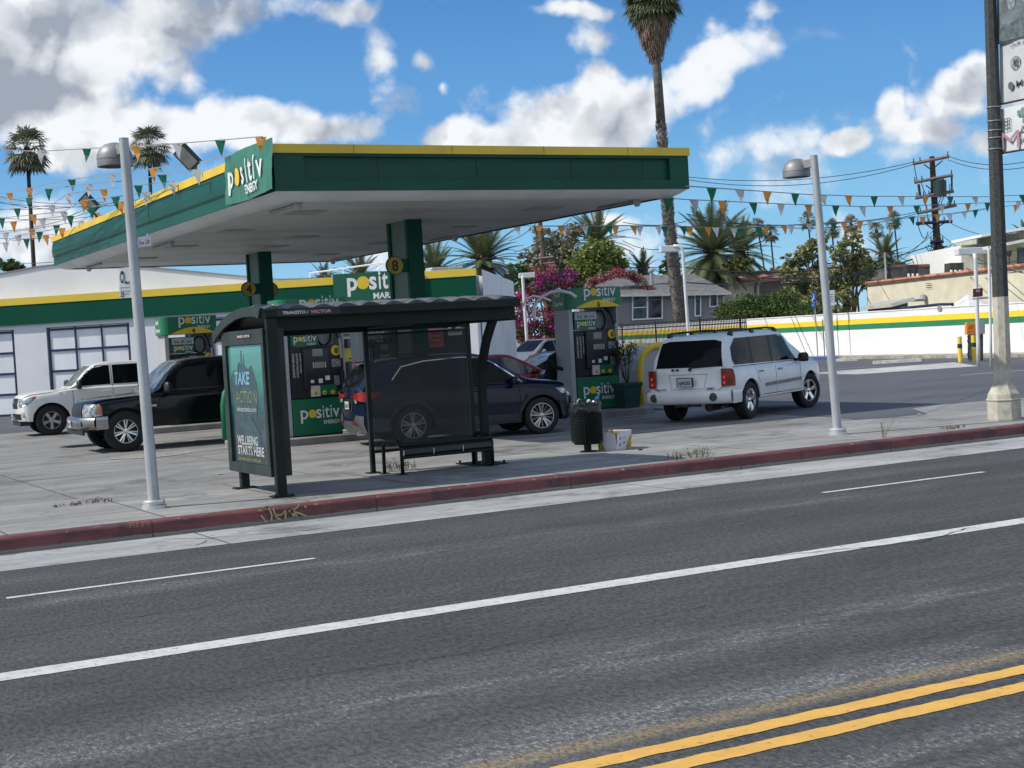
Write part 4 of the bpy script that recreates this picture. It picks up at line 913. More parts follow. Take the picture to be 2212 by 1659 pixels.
def weed(u, v, n, h, r, label, m, seed, z=0, name='weed', leafy=1):
    rnd = random.Random(seed); root = G(u, v, z); g = MB()
    for k in range(n):
        a = rnd.uniform(0, 6.28); ln = rnd.uniform(.4, 1)*h; b = Vector((rnd.uniform(-r,r), rnd.uniform(-r,r)*.5, 0)); lean = rnd.uniform(.2, 1.1)
        d = Vector((math.cos(a)*lean, math.sin(a)*lean*.6, 1)).normalized(); s = Vector((-d.y, d.x, 0)).normalized()*.004
        tip = b+d*ln; g.quad(b-s, b+s, tip+s*.5, tip-s*.5)
        for j in range(int(7*leafy)):
            p = b+d*ln*rnd.uniform(.2,1); l = Vector((rnd.uniform(-1,1), rnd.uniform(-1,1), rnd.uniform(-.3,.8))).normalized()*rnd.uniform(.015,.035); t2 = Vector((rnd.uniform(-1,1), rnd.uniform(-1,1), rnd.uniform(-1,1))).normalized()*.008
            g.quad(p, p+l*.5+t2, p+l, p+l*.5-t2)
    return tag(g.build(name, m, loc=root), label, 'weed')
mw1 = mat('weed_green', (.07,.085,.035), .8, c2=(.13,.11,.06), var=1, vs=9); mw2 = mat('weed_dry', (.16,.12,.07), .85, var=.2)
weed(1490, 990, 48, .18, .35, 'green and dry weeds growing at the kerb below the white sport utility vehicle', mw1, 1)
weed(1908, 945, 9, .38, .04, 'spindly dry weed standing at the kerb between the lamp and the big pole', mw2, 2, leafy=.6)
weed(868, 1015, 40, .22, .25, 'leafy green weed growing under the bus shelter bench', mw1, 3)
weed(205, 1087, 22, .08, .22, 'brown weed tufts in the pavement joint left of the near lamp', mw2, 4); weed(145, 1093, 20, .05, .2, 'low dark moss and weed in the leftmost pavement joint', mw2, 5)
weed(300, 1138, 18, .05, .12, 'dry weed on the kerb edge left of the near lamp', mw2, 6); weed(2060, 925, 30, .04, .25, 'flat brown dead weed on the kerb near the big pole', mw2, 8)
# ================================================================ ISLANDS AND PUMPS
mi = mat('island_concrete', (.27,.26,.25), .8, var=.2, vs=2)
def island(x0, x1, y0, y1, label):
    g = MB(); w2 = (y1-y0)/2; c = (y0+y1)/2; pts = []
    for i in range(9): a = -math.pi/2+math.pi*i/8; pts.append((x1-w2+w2*math.cos(a), c+w2*math.sin(a)))
    for i in range(9): a = math.pi/2+math.pi*i/8; pts.append((x0+w2+w2*math.cos(a), c+w2*math.sin(a)))
    g.prism(pts, lambda a, b, t: Vector((a, b, t)), -.05, .15); o = g.build('pump_island', mi, bevel=.02)
    tag(o, label, 'pump island')
island(9.2, 19.4, 28.35, 30.55, 'raised concrete pump island nearer the street with pumps 8 and 6'); island(8.8, 18.2, 37.5, 39.7, 'raised concrete pump island nearer the market with pump 4')
def pump(x, y, num, label, other=None):
    root = empty('fuel_pump', label, 'fuel pump', (x, y, .15), 0, 'green and black fuel pumps'); h = .575
    g = MB(); g.box(-h, h, 0, .66, 0, .76); lw = g.build('lower_panel', M_green2, root, bevel=.01)
    g = MB(); g.box(-h-.02, h+.02, -.01, .76, 0, .03); g.build('plinth', M_black, root)
    logo(lw, (-.42, -.003, .36), X3, Z3, -Y3, .86)
    g = MB(); g.box(-h+.01, h-.01, .02, .65, .765, 1.84); blk = g.build('cabinet', M_black, root, bevel=.015)
    g = MB(); g.box(-.30, .26, -.04, .02, .95, 1.80); bz = g.build('bezel', mat('bezel', (.022,.022,.024), .35), root, bevel=.03)
    g = MB(); g.quad((-.10,-.043,1.62),(.12,-.043,1.62),(.12,-.043,1.77),(-.10,-.043,1.77)); g.build('screen', mat('pump_screen', (.22,.26,.27), .2), bz)
    g = MB(); g.quad((-.07,-.043,1.38),(.14,-.043,1.38),(.14,-.043,1.50),(-.07,-.043,1.50)); g.build('keypad', mat('keypad', (.30,.30,.26), .5), bz)
    g = MB(); [g.quad((a,-.043,b),(a+w_,-.043,b),(a+w_,-.043,b+h_),(a,-.043,b+h_)) for a, b, w_, h_ in ((-.17,1.08,.07,.06),(.0,1.07,.09,.09),(-.10,1.38,.015,.12),(.16,1.38,.015,.12),(.15,1.12,.1,.09))]; g.build('stickers', M_white_paint, bz)
    g = MB(); g.box(-.17,.02,-.05,.0,.80,1.02); b0 = g.build('grade_button', mat('grade_white', (.62,.62,.60), .4), root); g = MB(); g.box(.025,.20,-.05,.0,.82,1.02); b1 = g.build('grade_button', M_green2, root); g = MB(); g.box(.205,.38,-.05,.0,.82,1.02); b2 = g.build('grade_button', M_green2, root)
    for bt, c, txt in ((b0,-.075,'87'),(b1,.11,'89'),(b2,.29,'91')):
        g = MB(); disc(g, (c,-.052,.87), X3, Z3, .045, 16); g.build('octane_disc', M_yellow, bt)
        g = MB(); text(g, txt, (c,-.054,.845), X3, Z3, .05, .02, width=.05, align='CENTER'); g.build('lettering', M_ink, bt)
    g = MB(); disc(g, (.44,.014,1.72), X3, Z3, .11, 20); dd = g.build('number_disc', M_yellow, root)
    g = MB(); text(g, num, (.44,.010,1.66), X3, Z3, .15, .03, align='CENTER'); g.build('lettering', M_ink, dd)
    g = MB(); [g.box(a,a+w_,.012,.016,b,b+h_) for a, b, w_, h_ in ((.33,1.38,.2,.16),(.36,1.0,.12,.2),(-.52,1.2,.045,.5),(-.44,1.2,.045,.5),(-.36,1.3,.03,.4))]; g.build('notice', mat('notice_grey', (.38,.40,.40), .5, c2=(.05,.05,.05), var=1, vs=40), root)
    g = MB(); g.box(-.50,.10,.10,.55,1.845,2.27); tp = g.build('top_display', M_green2, root, bevel=.01)
    g = MB(); g.box(-.49,.09,.085,.10,2.08,2.25); g.build('welcome_strip', mat('welcome_strip', (.50,.54,.57), .4), tp)
    g = MB(); text(g, 'Welcome to', (-.20,.080,2.12), X3, Z3, .10, .02, width=.44, align='CENTER') if num == '8' else text(g, 'H A H', (-.20,.080,2.11), X3, Z3, .10, .02, width=.44, align='CENTER'); g.build('lettering', mat('blue_letter', (.05,.09,.18), .5), tp)
    logo(tp, (-.44, .088, 1.93), X3, Z3, -Y3, .50, sub='ENERGY')
    for nm, x0, x1, y0, y1 in (('side_pillar', -h-.12, -h-.012, .02, .68), ('side_pillar', h+.012, h+.055, .02, .68)):
        g = MB(); g.box(x0, x1, y0, y1, 0, 2.34); g.build(nm, M_lgrey, root, bevel=.012)
    g = MB(); g.box(.12, h, .40, .66, 1.845, 2.34); g.build('rear_column', M_lgrey, root)
    g = MB(); g.tube([(.30+.15*math.cos(t_), .30, 2.05+.22*math.sin(t_)) for t_ in [i*2*math.pi/20 for i in range(21)]], .022, 6); g.tube([(.42,.25,2.33),(.47,.10,2.2),(.52,-.03,1.8),(.52,-.06,1.3),(.50,-.02,1.1)], .022, 6); g.build('hose', M_rubber, root, smooth=True)
    g = MB(); g.tube([(.51,-.04,1.95),(.52,-.06,1.55)], .03, 6); g.build('hose_joint', M_grey, root); g = MB(); g.box(.47,.56,-.10,-.0,1.0,1.3); g.build('nozzle', M_black, root, bevel=.02)
    # header: rounded green box, yellow arc with the number
    pts = []; x0, x1, y0, y1, r = -h-.20, h+.10, -.12, .75, .22
    for cx_, cy_, a0 in ((x1-.05,y0+.05,-90),(x1-.05,y1-.05,0),(x0+r,y1-r,90),(x0+r,y0+r,180)):
        rr = .05 if cx_ > 0 else r
        for k in range(6): a = math.radians(a0+k*18); pts.append((cx_+rr*math.cos(a), cy_+rr*math.sin(a)))
    g = MB(); g.prism(pts, lambda a, b, t: Vector((a, b, t)), 2.34, 2.80); hd = g.build('header', mat('header_green', (.012,.17,.08), .35, var=.05), root)
    g = MB(); g.quad(*[(-h+.0+1.22*i/12, y0-.004, 2.345+.17*math.sin(math.pi*i/12)) for i in range(13)]); g.build('yellow_arc', M_yellow, hd)
    g = MB(); text(g, num, (.04, y0-.009, 2.355), X3, Z3, .18, .02, align='CENTER'); g.build('lettering', M_ink, hd)
    logo(hd, (-.34, y0-.001, 2.60), X3, Z3, -Y3, .86)
    g = MB(); text(g, 'Self', (x0-.005, .48, 2.62), -Y3, Z3, .15, .02, width=.28); text(g, 'Serve', (x0-.005, .48, 2.42), -Y3, Z3, .15, .02, width=.38); g.build('lettering', M_white_paint, hd)
    return root
pump(10.97, 28.75, '8', 'fuel pump 8 seen between the bus shelter posts')
p6 = pump(18.02, 29.3, '6', 'fuel pump 6 beside the planter right of the bus shelter')
pump(11.15, 38.2, '4', 'fuel pump 4 behind the black pickup, near the market doors')
pump(16.6, 38.3, '2', 'fuel pump 2 seen above the perforated shelter panel')
# white arched hose booms
for (pts, lab) in (([(1208,772-7),(1175,650+20),(1160,662),(1175,645),(1200,633),(1225,628),(1250,632)], None),):
    pass
g = MB(); q = [P(u, v, 33.5) for u, v in ((1153,665),(1160,652),(1172,640),(1190,631),(1210,628),(1232,633),(1245,642))]; o = q[0].copy(); g.tube([a-o for a in q], .035, 8); g.cyl(q[0]-o-Vector((0,0,.25)), q[0]-o, .03, .055); tag(g.build('hose_boom', M_white_paint, loc=o), 'white curved hose boom arching out beside the pump 6 header', 'hose boom', 'white hose booms')
g = MB(); q = [P(u, v, 40) for u, v in ((1128,665),(1135,648),(1150,640),(1170,642),(1190,650))]; o = q[0].copy(); g.tube([a-o for a in q], .03, 8); tag(g.build('hose_boom', M_white_paint, loc=o), 'farther and lower white curved hose boom near the bougainvillea', 'hose boom', 'white hose booms')
# end guards
def hoop(x, y, col, m2, label, w_=1.0):
    root = empty('pump_guard', label, 'guard', (x, y, .15))
    def prof(k): return [(-.02,0),(-.02,.75),(.05,1.0),(.22,1.15),(.5,1.2),(.5,0)]
    g = MB(); a = [(0,0),(0,.72),(.05,.95),(.18,1.12),(.38,1.2),(.6,1.22),(.85,1.2)]; r = .075
    g.tube([Vector((p[0], 0, p[1])) for p in a], r, 10); g.build('hoop', col, root, smooth=True); g = MB(); g.tube([Vector((p[0], w_, p[1])) for p in a], r, 10); g.build('hoop', col, root, smooth=True)
    g = MB(); g.prism(a+[(.85,0)], lambda s, z, t: Vector((s, .02+t, z)), 0, w_-.04); g.build('panel', m2, root)
    return root
hr = hoop(0, 0, M_yband, M_lgrey, 'white island guard with yellow rounded edge behind the white sport utility vehicle')
c = G(1385, 880, .15); hr.location = (c.x+.55, c.y+.8, .15); hr.scale = (1,1,1.13)
hl = hoop(0, 0, M_green2, M_green2, 'green rounded island guard with yellow foot left of the advert box')
hl.location = (9.35, 29.0, .15)
g = MB(); text(g, 'positiv', (-.10, .3, .12), Z3, -Y3 if False else Y3, .16, .02, width=.8); g.build('lettering', M_white_paint, hl)
g = MB(); g.cyl((0,.0,-.0),(0,.0,.16),.09); g.build('foot', M_yellow, hl)
# planter
pl_ = empty('planter', 'square teal plastic planter with a leafy plant between pump 6 and the guard', 'planter', (19.2, 29.1, .15))
c = PY(1357, 872, 28.95); pl_.location = (c.x, 28.95, .15); pl_.scale = (.62,.62,.8)
g = MB()
for k, (r, z) in enumerate(((.30,0),(.38,.62),(.42,.62),(.43,.72),(.40,.72),(.37,.60))):
    g.v += [Vector((sx*r, sy*r, z)) for sx, sy in ((-1,-1),(1,-1),(1,1),(-1,1))]
    if k: g.f += [[(k-1)*4+i, (k-1)*4+(i+1) % 4, k*4+(i+1) % 4, k*4+i] for i in range(4)]; g.mi += [0]*4
for z in (.2, .4): g.box(-.36,.36,-.36-.02*z,.36+.02*z, z, z+.02)
g.build('pot', mat('teal_plastic', (.008,.060,.062), .5, var=.1), pl_, bevel=.015)
# ================================================================ VEHICLES
def lerp(pts, x):
    if x <= pts[0][0]: return pts[0][1]
    for (a, b), (c, d) in zip(pts, pts[1:]):
        if x <= c: return b+(d-b)*(x-a)/(c-a) if c > a else d
    return pts[-1][1]
def smooth_pts(pts, it=2):
    for _ in range(it):
        o = [pts[0]]
        for a, b in zip(pts, pts[1:]): o += [(a[0]*.75+b[0]*.25, a[1]*.75+b[1]*.25), (a[0]*.25+b[0]*.75, a[1]*.25+b[1]*.75)]
        o.append(pts[-1]); pts = o
    return pts
def paint(name, c, rough=.28, metal=.0, flake=0):
    m = mat(name, c, rough, metal, var=.05, vs=2, coat=.45 if c[1] > .1 else .2, spec=.35 if c[1] > .1 else .25); return m
class Car:
    """body lofted over x (front +), parts laid on its surface by ray casting"""
    def __init__(s, root, xf, xr, top, belt, wid, zb, wheels, R, arch, frontz, rearz, tumble=.16, bowf=.12, bowr=.07, lip=.02, shoulder=.78, glass_in=.02, n=110):
        s.root = root; s.R = R; s.wheels = wheels; s.wid = wid
        top = smooth_pts(top, 2); belt = smooth_pts(belt, 2); wid = smooth_pts(wid, 2); fz = smooth_pts(frontz, 1); rz = smooth_pts(rearz, 1)
        xs = sorted(set([xr+(xf-xr)*i/n for i in range(n+1)] + [w_+q for w_ in wheels for q in (-arch-.001, -arch+.004, -arch+.02, arch-.02, arch-.004, arch+.001)]))
        rows = []
        for x in xs:
            W_ = lerp(wid, x); zt = lerp(top, x); zl = lerp(belt, x); zt = max(zt, zl+.004); lo = zb
            kf = max(0., 1-(xf-x)/.55); kr = max(0., 1-(x-xr)/.5)
            for w_ in wheels:
                d = abs(x-w_)
                if d < arch: lo = max(lo, R-.02+math.sqrt(arch*arch-d*d))
            lo = min(lo, zl-.08); h = zt-zl; zmid = zb+(zl-zb)*.5
            yg = W_-.075-tumble*min(1, h/.45)*(h/.5 if h < .5 else 1)
            inn = W_-.30
            def cl(z): return max(z, lo)
            r = [(0, zb+.03), (inn, zb+.03), (inn, lo), (W_-.035, lo), (W_-.01, cl(lo+.015)), (W_, cl(zb+(zl-zb)*.30)), (W_+.004, cl(zmid)), (W_-.004, cl(zb+(zl-zb)*shoulder)), (W_-.02, zl-.03), (W_-.05, zl), (W_-.085, zl+min(.02, h*.3)),
                 (yg+.02, zl+h*.86 if h > .2 else zl+h*.55), (yg-.035, zl+h*.965 if h > .2 else zl+h*.75), (yg-.13, zl+h*.992 if h > .2 else zl+h*.88), (yg*.45, zt-.001+.0*h), (0, zt+.004)]
            out = []
            for j, (y, z) in enumerate(r):
                y = max(y, 0); xx = x
                if kf > 0: xx -= kf*kf*(lerp(fz, z) + bowf*(y/W_)**2.5)
                if kr > 0: xx += kr*kr*(lerp(rz, z) + bowr*(y/W_)**2.5)
                out.append(Vector((xx, y, z)))
            rows.append(out)
        m = len(rows[0]); bm = bmesh.new(); VL = []; VR = []
        for r in rows:
            l = [bm.verts.new(q) for q in r]; VL.append(l); VR.append([l[j] if r[j].y < 1e-6 else bm.verts.new((r[j].x, -r[j].y, r[j].z)) for j in range(m)])
        def face(vs, mi):
            u = []
            for q in vs:
                if q not in u: u.append(q)
            if len(u) > 2:
                try: f = bm.faces.new(u); f.material_index = mi; f.smooth = True
                except ValueError: pass
        for i in range(len(rows)-1):
            for j in range(m-1):
                mi = 1 if j < 3 else 0
                face((VL[i][j], VL[i+1][j], VL[i+1][j+1], VL[i][j+1]), mi); face((VR[i][j], VR[i][j+1], VR[i+1][j+1], VR[i+1][j]), mi)
        for i, sg in ((0, 0), (len(rows)-1, 1)):                 # end caps with cross rows
            r = rows[i]; prevl = VL[i]; NS = 6
            lay = [VL[i]]
            for k in range(1, NS):
                t = 1-2*k/NS; L = []
                for j in range(m):
                    p = r[j]; y = p.y*t; z = p.z; W_ = lerp(wid, xs[i])
                    xx = xs[i] - (lerp(fz, z)+bowf*abs(y/W_)**2.5 if sg else 0) + (lerp(rz, z)+bowr*abs(y/W_)**2.5 if not sg else 0)
                    L.append(bm.verts.new((xx, y, z+(0))) if p.y > 1e-6 else VL[i][j])
                lay.append(L)
            lay.append(VR[i])
            for a, b in zip(lay, lay[1:]):
                for j in range(m-1): face((a[j], a[j+1], b[j+1], b[j]), 0)
        bmesh.ops.remove_doubles(bm, verts=bm.verts, dist=.0005); bmesh.ops.recalc_face_normals(bm, faces=bm.faces)
        for e in bm.edges: e.smooth = not (len(e.link_faces) == 2 and e.calc_face_angle(0) > math.radians(38))
        me = bpy.data.meshes.new('body'); bm.to_mesh(me); s.bvh = BVHTree.FromBMesh(bm); bm.free(); s.me = me
    def body(s, m, under=None):
        s.me.materials.append(m); s.me.materials.append(under or M_black)
        o = bpy.data.objects.new('body', s.me); COL.objects.link(o); o.parent = s.root; s.bo = o; return o
    def cast(s, a, b, view):
        # view: 'L' +y side, 'R' -y side, 'F' front, 'B' rear, 'T' top ; (a,b) = (x,z) / (y,z) / (x,y)
        if view == 'L': o, d = Vector((a, 3, b)), Vector((0, -1, 0))
        elif view == 'R': o, d = Vector((a, -3, b)), Vector((0, 1, 0))
        elif view == 'F': o, d = Vector((6, a, b)), Vector((-1, 0, 0))
        elif view == 'B': o, d = Vector((-6, a, b)), Vector((1, 0, 0))
        else: o, d = Vector((a, b, 4)), Vector((0, 0, -1))
        h = s.bvh.ray_cast(o, d)
        return (h[0], h[1], d) if h[0] else None
    def decal(s, name, poly, view, m, off=.006, par=None, step=.06, g=None, rnd=0):
        if rnd: poly = smooth_pts([*poly, poly[0]], rnd)[:-1]
        P_ = []
        for (a, b), (c, d) in zip(poly, poly[1:]+poly[:1]):
            n = max(1, int(math.hypot(c-a, d-b)/step)); P_ += [(a+(c-a)*k/n, b+(d-b)*k/n) for k in range(n)]
        x0, x1 = min(p[0] for p in P_), max(p[0] for p in P_); y0, y1 = min(p[1] for p in P_), max(p[1] for p in P_)
        def inside(x, y):
            c = False
            for (ax, ay), (bx_, by_) in zip(P_, P_[1:]+P_[:1]):
                if (ay > y) != (by_ > y) and x < (bx_-ax)*(y-ay)/(by_-ay)+ax: c = not c
            return c
        pts = [Vector(p) for p in P_]; nb = len(pts)
        nx, ny = int((x1-x0)/step), int((y1-y0)/step)
        for i in range(1, nx+1):
            for j in range(1, ny+1):
                x, y = x0+(x1-x0)*i/(nx+1), y0+(y1-y0)*j/(ny+1)
                if inside(x, y) and min((x-p[0])**2+(y-p[1])**2 for p in P_) > (step*.4)**2: pts.append(Vector((x, y)))
        vs, _, fs, *_r = delaunay_2d_cdt(pts, [(i, (i+1) % nb) for i in range(nb)], [list(range(nb))], 1, 1e-5)
        out = []; ok = []
        for v in vs:
            h = s.cast(v.x, v.y, view)
            if h is None or abs(h[1].dot(h[2])) < .28: out.append(None); continue
            n = h[1]; n = -n if n.dot(h[2]) > 0 else n
            out.append(h[0]+n*off*.5 - h[2]*off*.5)
        G_ = g or MB(); idx = {}
        for f in fs:
            if any(out[i] is None for i in f): continue
            ps = [out[i] for i in f]
            if max((a-b).length for a in ps for b in ps) > .45+step*2: continue
            G_.add(ps, [tuple(range(len(ps)))])
        if g is None:
            o = G_.build(name, m, par or s.root); sharp(o, 60); return o
    def seam(s, g, pts, view, wd=.012, off=.004, step=.05):
        L = []
        for (a, b), (c, d) in zip(pts, pts[1:]):
            n = max(1, int(math.hypot(c-a, d-b)/step)); L += [(a+(c-a)*k/n, b+(d-b)*k/n) for k in range(n)]
        L.append(pts[-1]); q = []
        for i, (a, b) in enumerate(L):
            c, d = L[min(i+1, len(L)-1)]; e, f = L[max(i-1, 0)]; t = Vector((c-e, d-f)).normalized(); nx, ny = -t.y*wd/2, t.x*wd/2
            h1 = s.cast(a+nx, b+ny, view); h2 = s.cast(a-nx, b-ny, view)
            q.append((h1[0]-h1[2]*off, h2[0]-h2[2]*off) if h1 and h2 else None)
        for u, v in zip(q, q[1:]):
            if u and v and (u[0]-v[0]).length < .3: g.quad(u[0], v[0], v[1], u[1])
    def sides(s): return ('R', 'L')
def wrap(path, z0, z1, par, name, m, zt=None, sgn=(1,)):
    for sg in sgn:
        g = MB(); n = len(path)
        for i, (x, y) in enumerate(path):
            a = z0[i] if isinstance(z0, list) else z0; b = z1[i] if isinstance(z1, list) else z1
            g.v += [Vector((x, sg*y, a)), Vector((x, sg*y, b)), Vector((x+(.02 if abs(x) else 0)*(1 if x < 0 else -1), sg*(y-.02), a)), Vector((x+.02*(1 if x < 0 else -1), sg*(y-.02), b))]
            if i: p = (i-1)*4; q = i*4; g.f += [[p,q,q+1,p+1],[p+1,q+1,q+3,p+3],[p,p+2,q+2,q]]; g.mi += [0]*3
        g.f += [[0,1,3,2],[(n-1)*4,(n-1)*4+2,(n-1)*4+3,(n-1)*4+1]]; g.mi += [0]*2
        o = g.build(name, m, par); sharp(o, 50)
        yield sg, o
def wheel(root, x, y, R, tw, style, side, rr=.64, steer=0, m=None):
    """side: -1 = -y side faces out to -y"""
    w_ = bpy.data.objects.new('wheel', None); COL.objects.link(w_); w_.parent = root; w_.location = (x, y, R); w_.rotation_euler = (0, 0, steer)
    T = Matrix.Rotation(math.radians(-90*side), 4, 'X')       # lathe z -> +-y outward
    g = MB(); h = tw/2
    g.lathe([(R*rr,-h*.8),(R*.80,-h),(R*.95,-h*.9),(R,-h*.62),(R,h*.62),(R*.95,h*.9),(R*.88,h),(R*.74,h*.97),(R*rr,h*.84),(R*rr*.97,h*.6),(R*rr*.97,-h*.8)], 40, T)
    t = g.build('tyre', M_rubber, w_); sharp(t, 30)
    mm = m or M_alloy; r0 = R*rr; g = MB(); g.lathe([(r0*1.0,h*.80),(r0*.985,h*.88),(r0*.93,h*.88),(r0*.90,h*.55),(r0*.88,-h*.3)], 40, T)
    def spoke(a, w0, w1, r_in, r_out, z0=.62, z1=.78, th=.12):
        ca, sa = math.cos(a), math.sin(a)
        def q(r, s_, z): return T @ Vector((ca*r*r0-sa*s_*r0, sa*r*r0+ca*s_*r0, z*h))
        vs = [q(r_in,-w0,z0),q(r_in,w0,z0),q(r_out,w1,z1),q(r_out,-w1,z1)]; vb = [q(r_in,-w0*1.3,z0-th*3),q(r_in,w0*1.3,z0-th*3),q(r_out,w1*1.3,z1-th*3),q(r_out,-w1*1.3,z1-th*3)]
        g.add(vs+vb, [(0,1,2,3),(0,4,5,1),(1,5,6,2),(2,6,7,3),(3,7,4,0)])
    if style == 'five':
        for k in range(5): spoke(k*2*math.pi/5+.3, .13, .17, .15, .95)
    elif style == 'six':
        for k in range(7): a = k*2*math.pi/7+.2; spoke(a-.13, .055, .06, .2, .95); spoke(a+.13, .055, .06, .2, .95)
    elif style == 'vee':
        for k in range(5):
            a = k*2*math.pi/5+.35; spoke(a-.20, .05, .045, .14, .95, .6, .8); spoke(a+.20, .05, .045, .14, .95, .6, .8); spoke(a, .022, .03, .35, .95, .5, .7)
            spoke(a+.63, .012, .012, .2, .95, .55, .7)
    g.lathe([(0,h*.74),(r0*.10,h*.74),(r0*.20,h*.68),(r0*.24,h*.5)], 20, T); rm = g.build('rim', mm, w_); sharp(rm, 30)
    g = MB(); g.lathe([(0,h*.05),(r0*.9,h*.0),(r0*.9,-h*.4)], 24, T); g.build('wheel_shade_disc', mat('wheel_shadow', (.03,.03,.03), .5, .3), w_)  # near-black disc, the shade behind the spokes put into its colour
    return w_
def plate_(root, p, wd, ht, ax, n, par, txt='8LGH207'):
    g = MB(); p = Vector(p); ax = Vector(ax); n = Vector(n); g.add([p-ax*wd/2-Z3*ht/2, p+ax*wd/2-Z3*ht/2, p+ax*wd/2+Z3*ht/2, p-ax*wd/2+Z3*ht/2], [(0,1,2,3)])
    o = g.build('number_plate', mat('plate_white', (.50,.51,.52), .4, var=.1, vs=30), par)
    g = MB(); text(g, txt, p-Z3*ht*.28+n*.004, ax, Z3, ht*.62, .02, width=wd*.8, align='CENTER'); g.build('lettering', M_navy, o); return o
def mirror(root, p, sz, m, side, par=None):
    g = MB(); x, y, z = p; a, b, c = sz
    g.lathe([(0,-c/2),(b*.45,-c/2*.92),(b*.52,-c*.2),(b*.5,c*.25),(b*.35,c/2*.95),(0,c/2)], 12, Matrix.Translation((x, y+side*b*.55, z)) @ Matrix.Diagonal((a/b, 1, 1, 1)))
    g.box(x-.03, x+.03, min(y-side*.08, y+side*.1), max(y-side*.08, y+side*.1), z-c*.4, z-c*.1)
    o = g.build('mirror', m, root, smooth=True); return o
M_dkpl = mat('dark_cladding', (.028,.029,.031), .6, var=.1)
M_lampw = mat('headlight_glass', (.55,.57,.60), .12, .3, var=.4, vs=14, coat=.6)
M_red = mat('tail_red', (.38,.012,.010), .15, var=.2, vs=8, coat=.6)
M_amber = mat('amber_lens', (.55,.12,.02), .15, var=.2, coat=.6)
M_int = mat('seat_grey', (.12,.115,.11), .8)
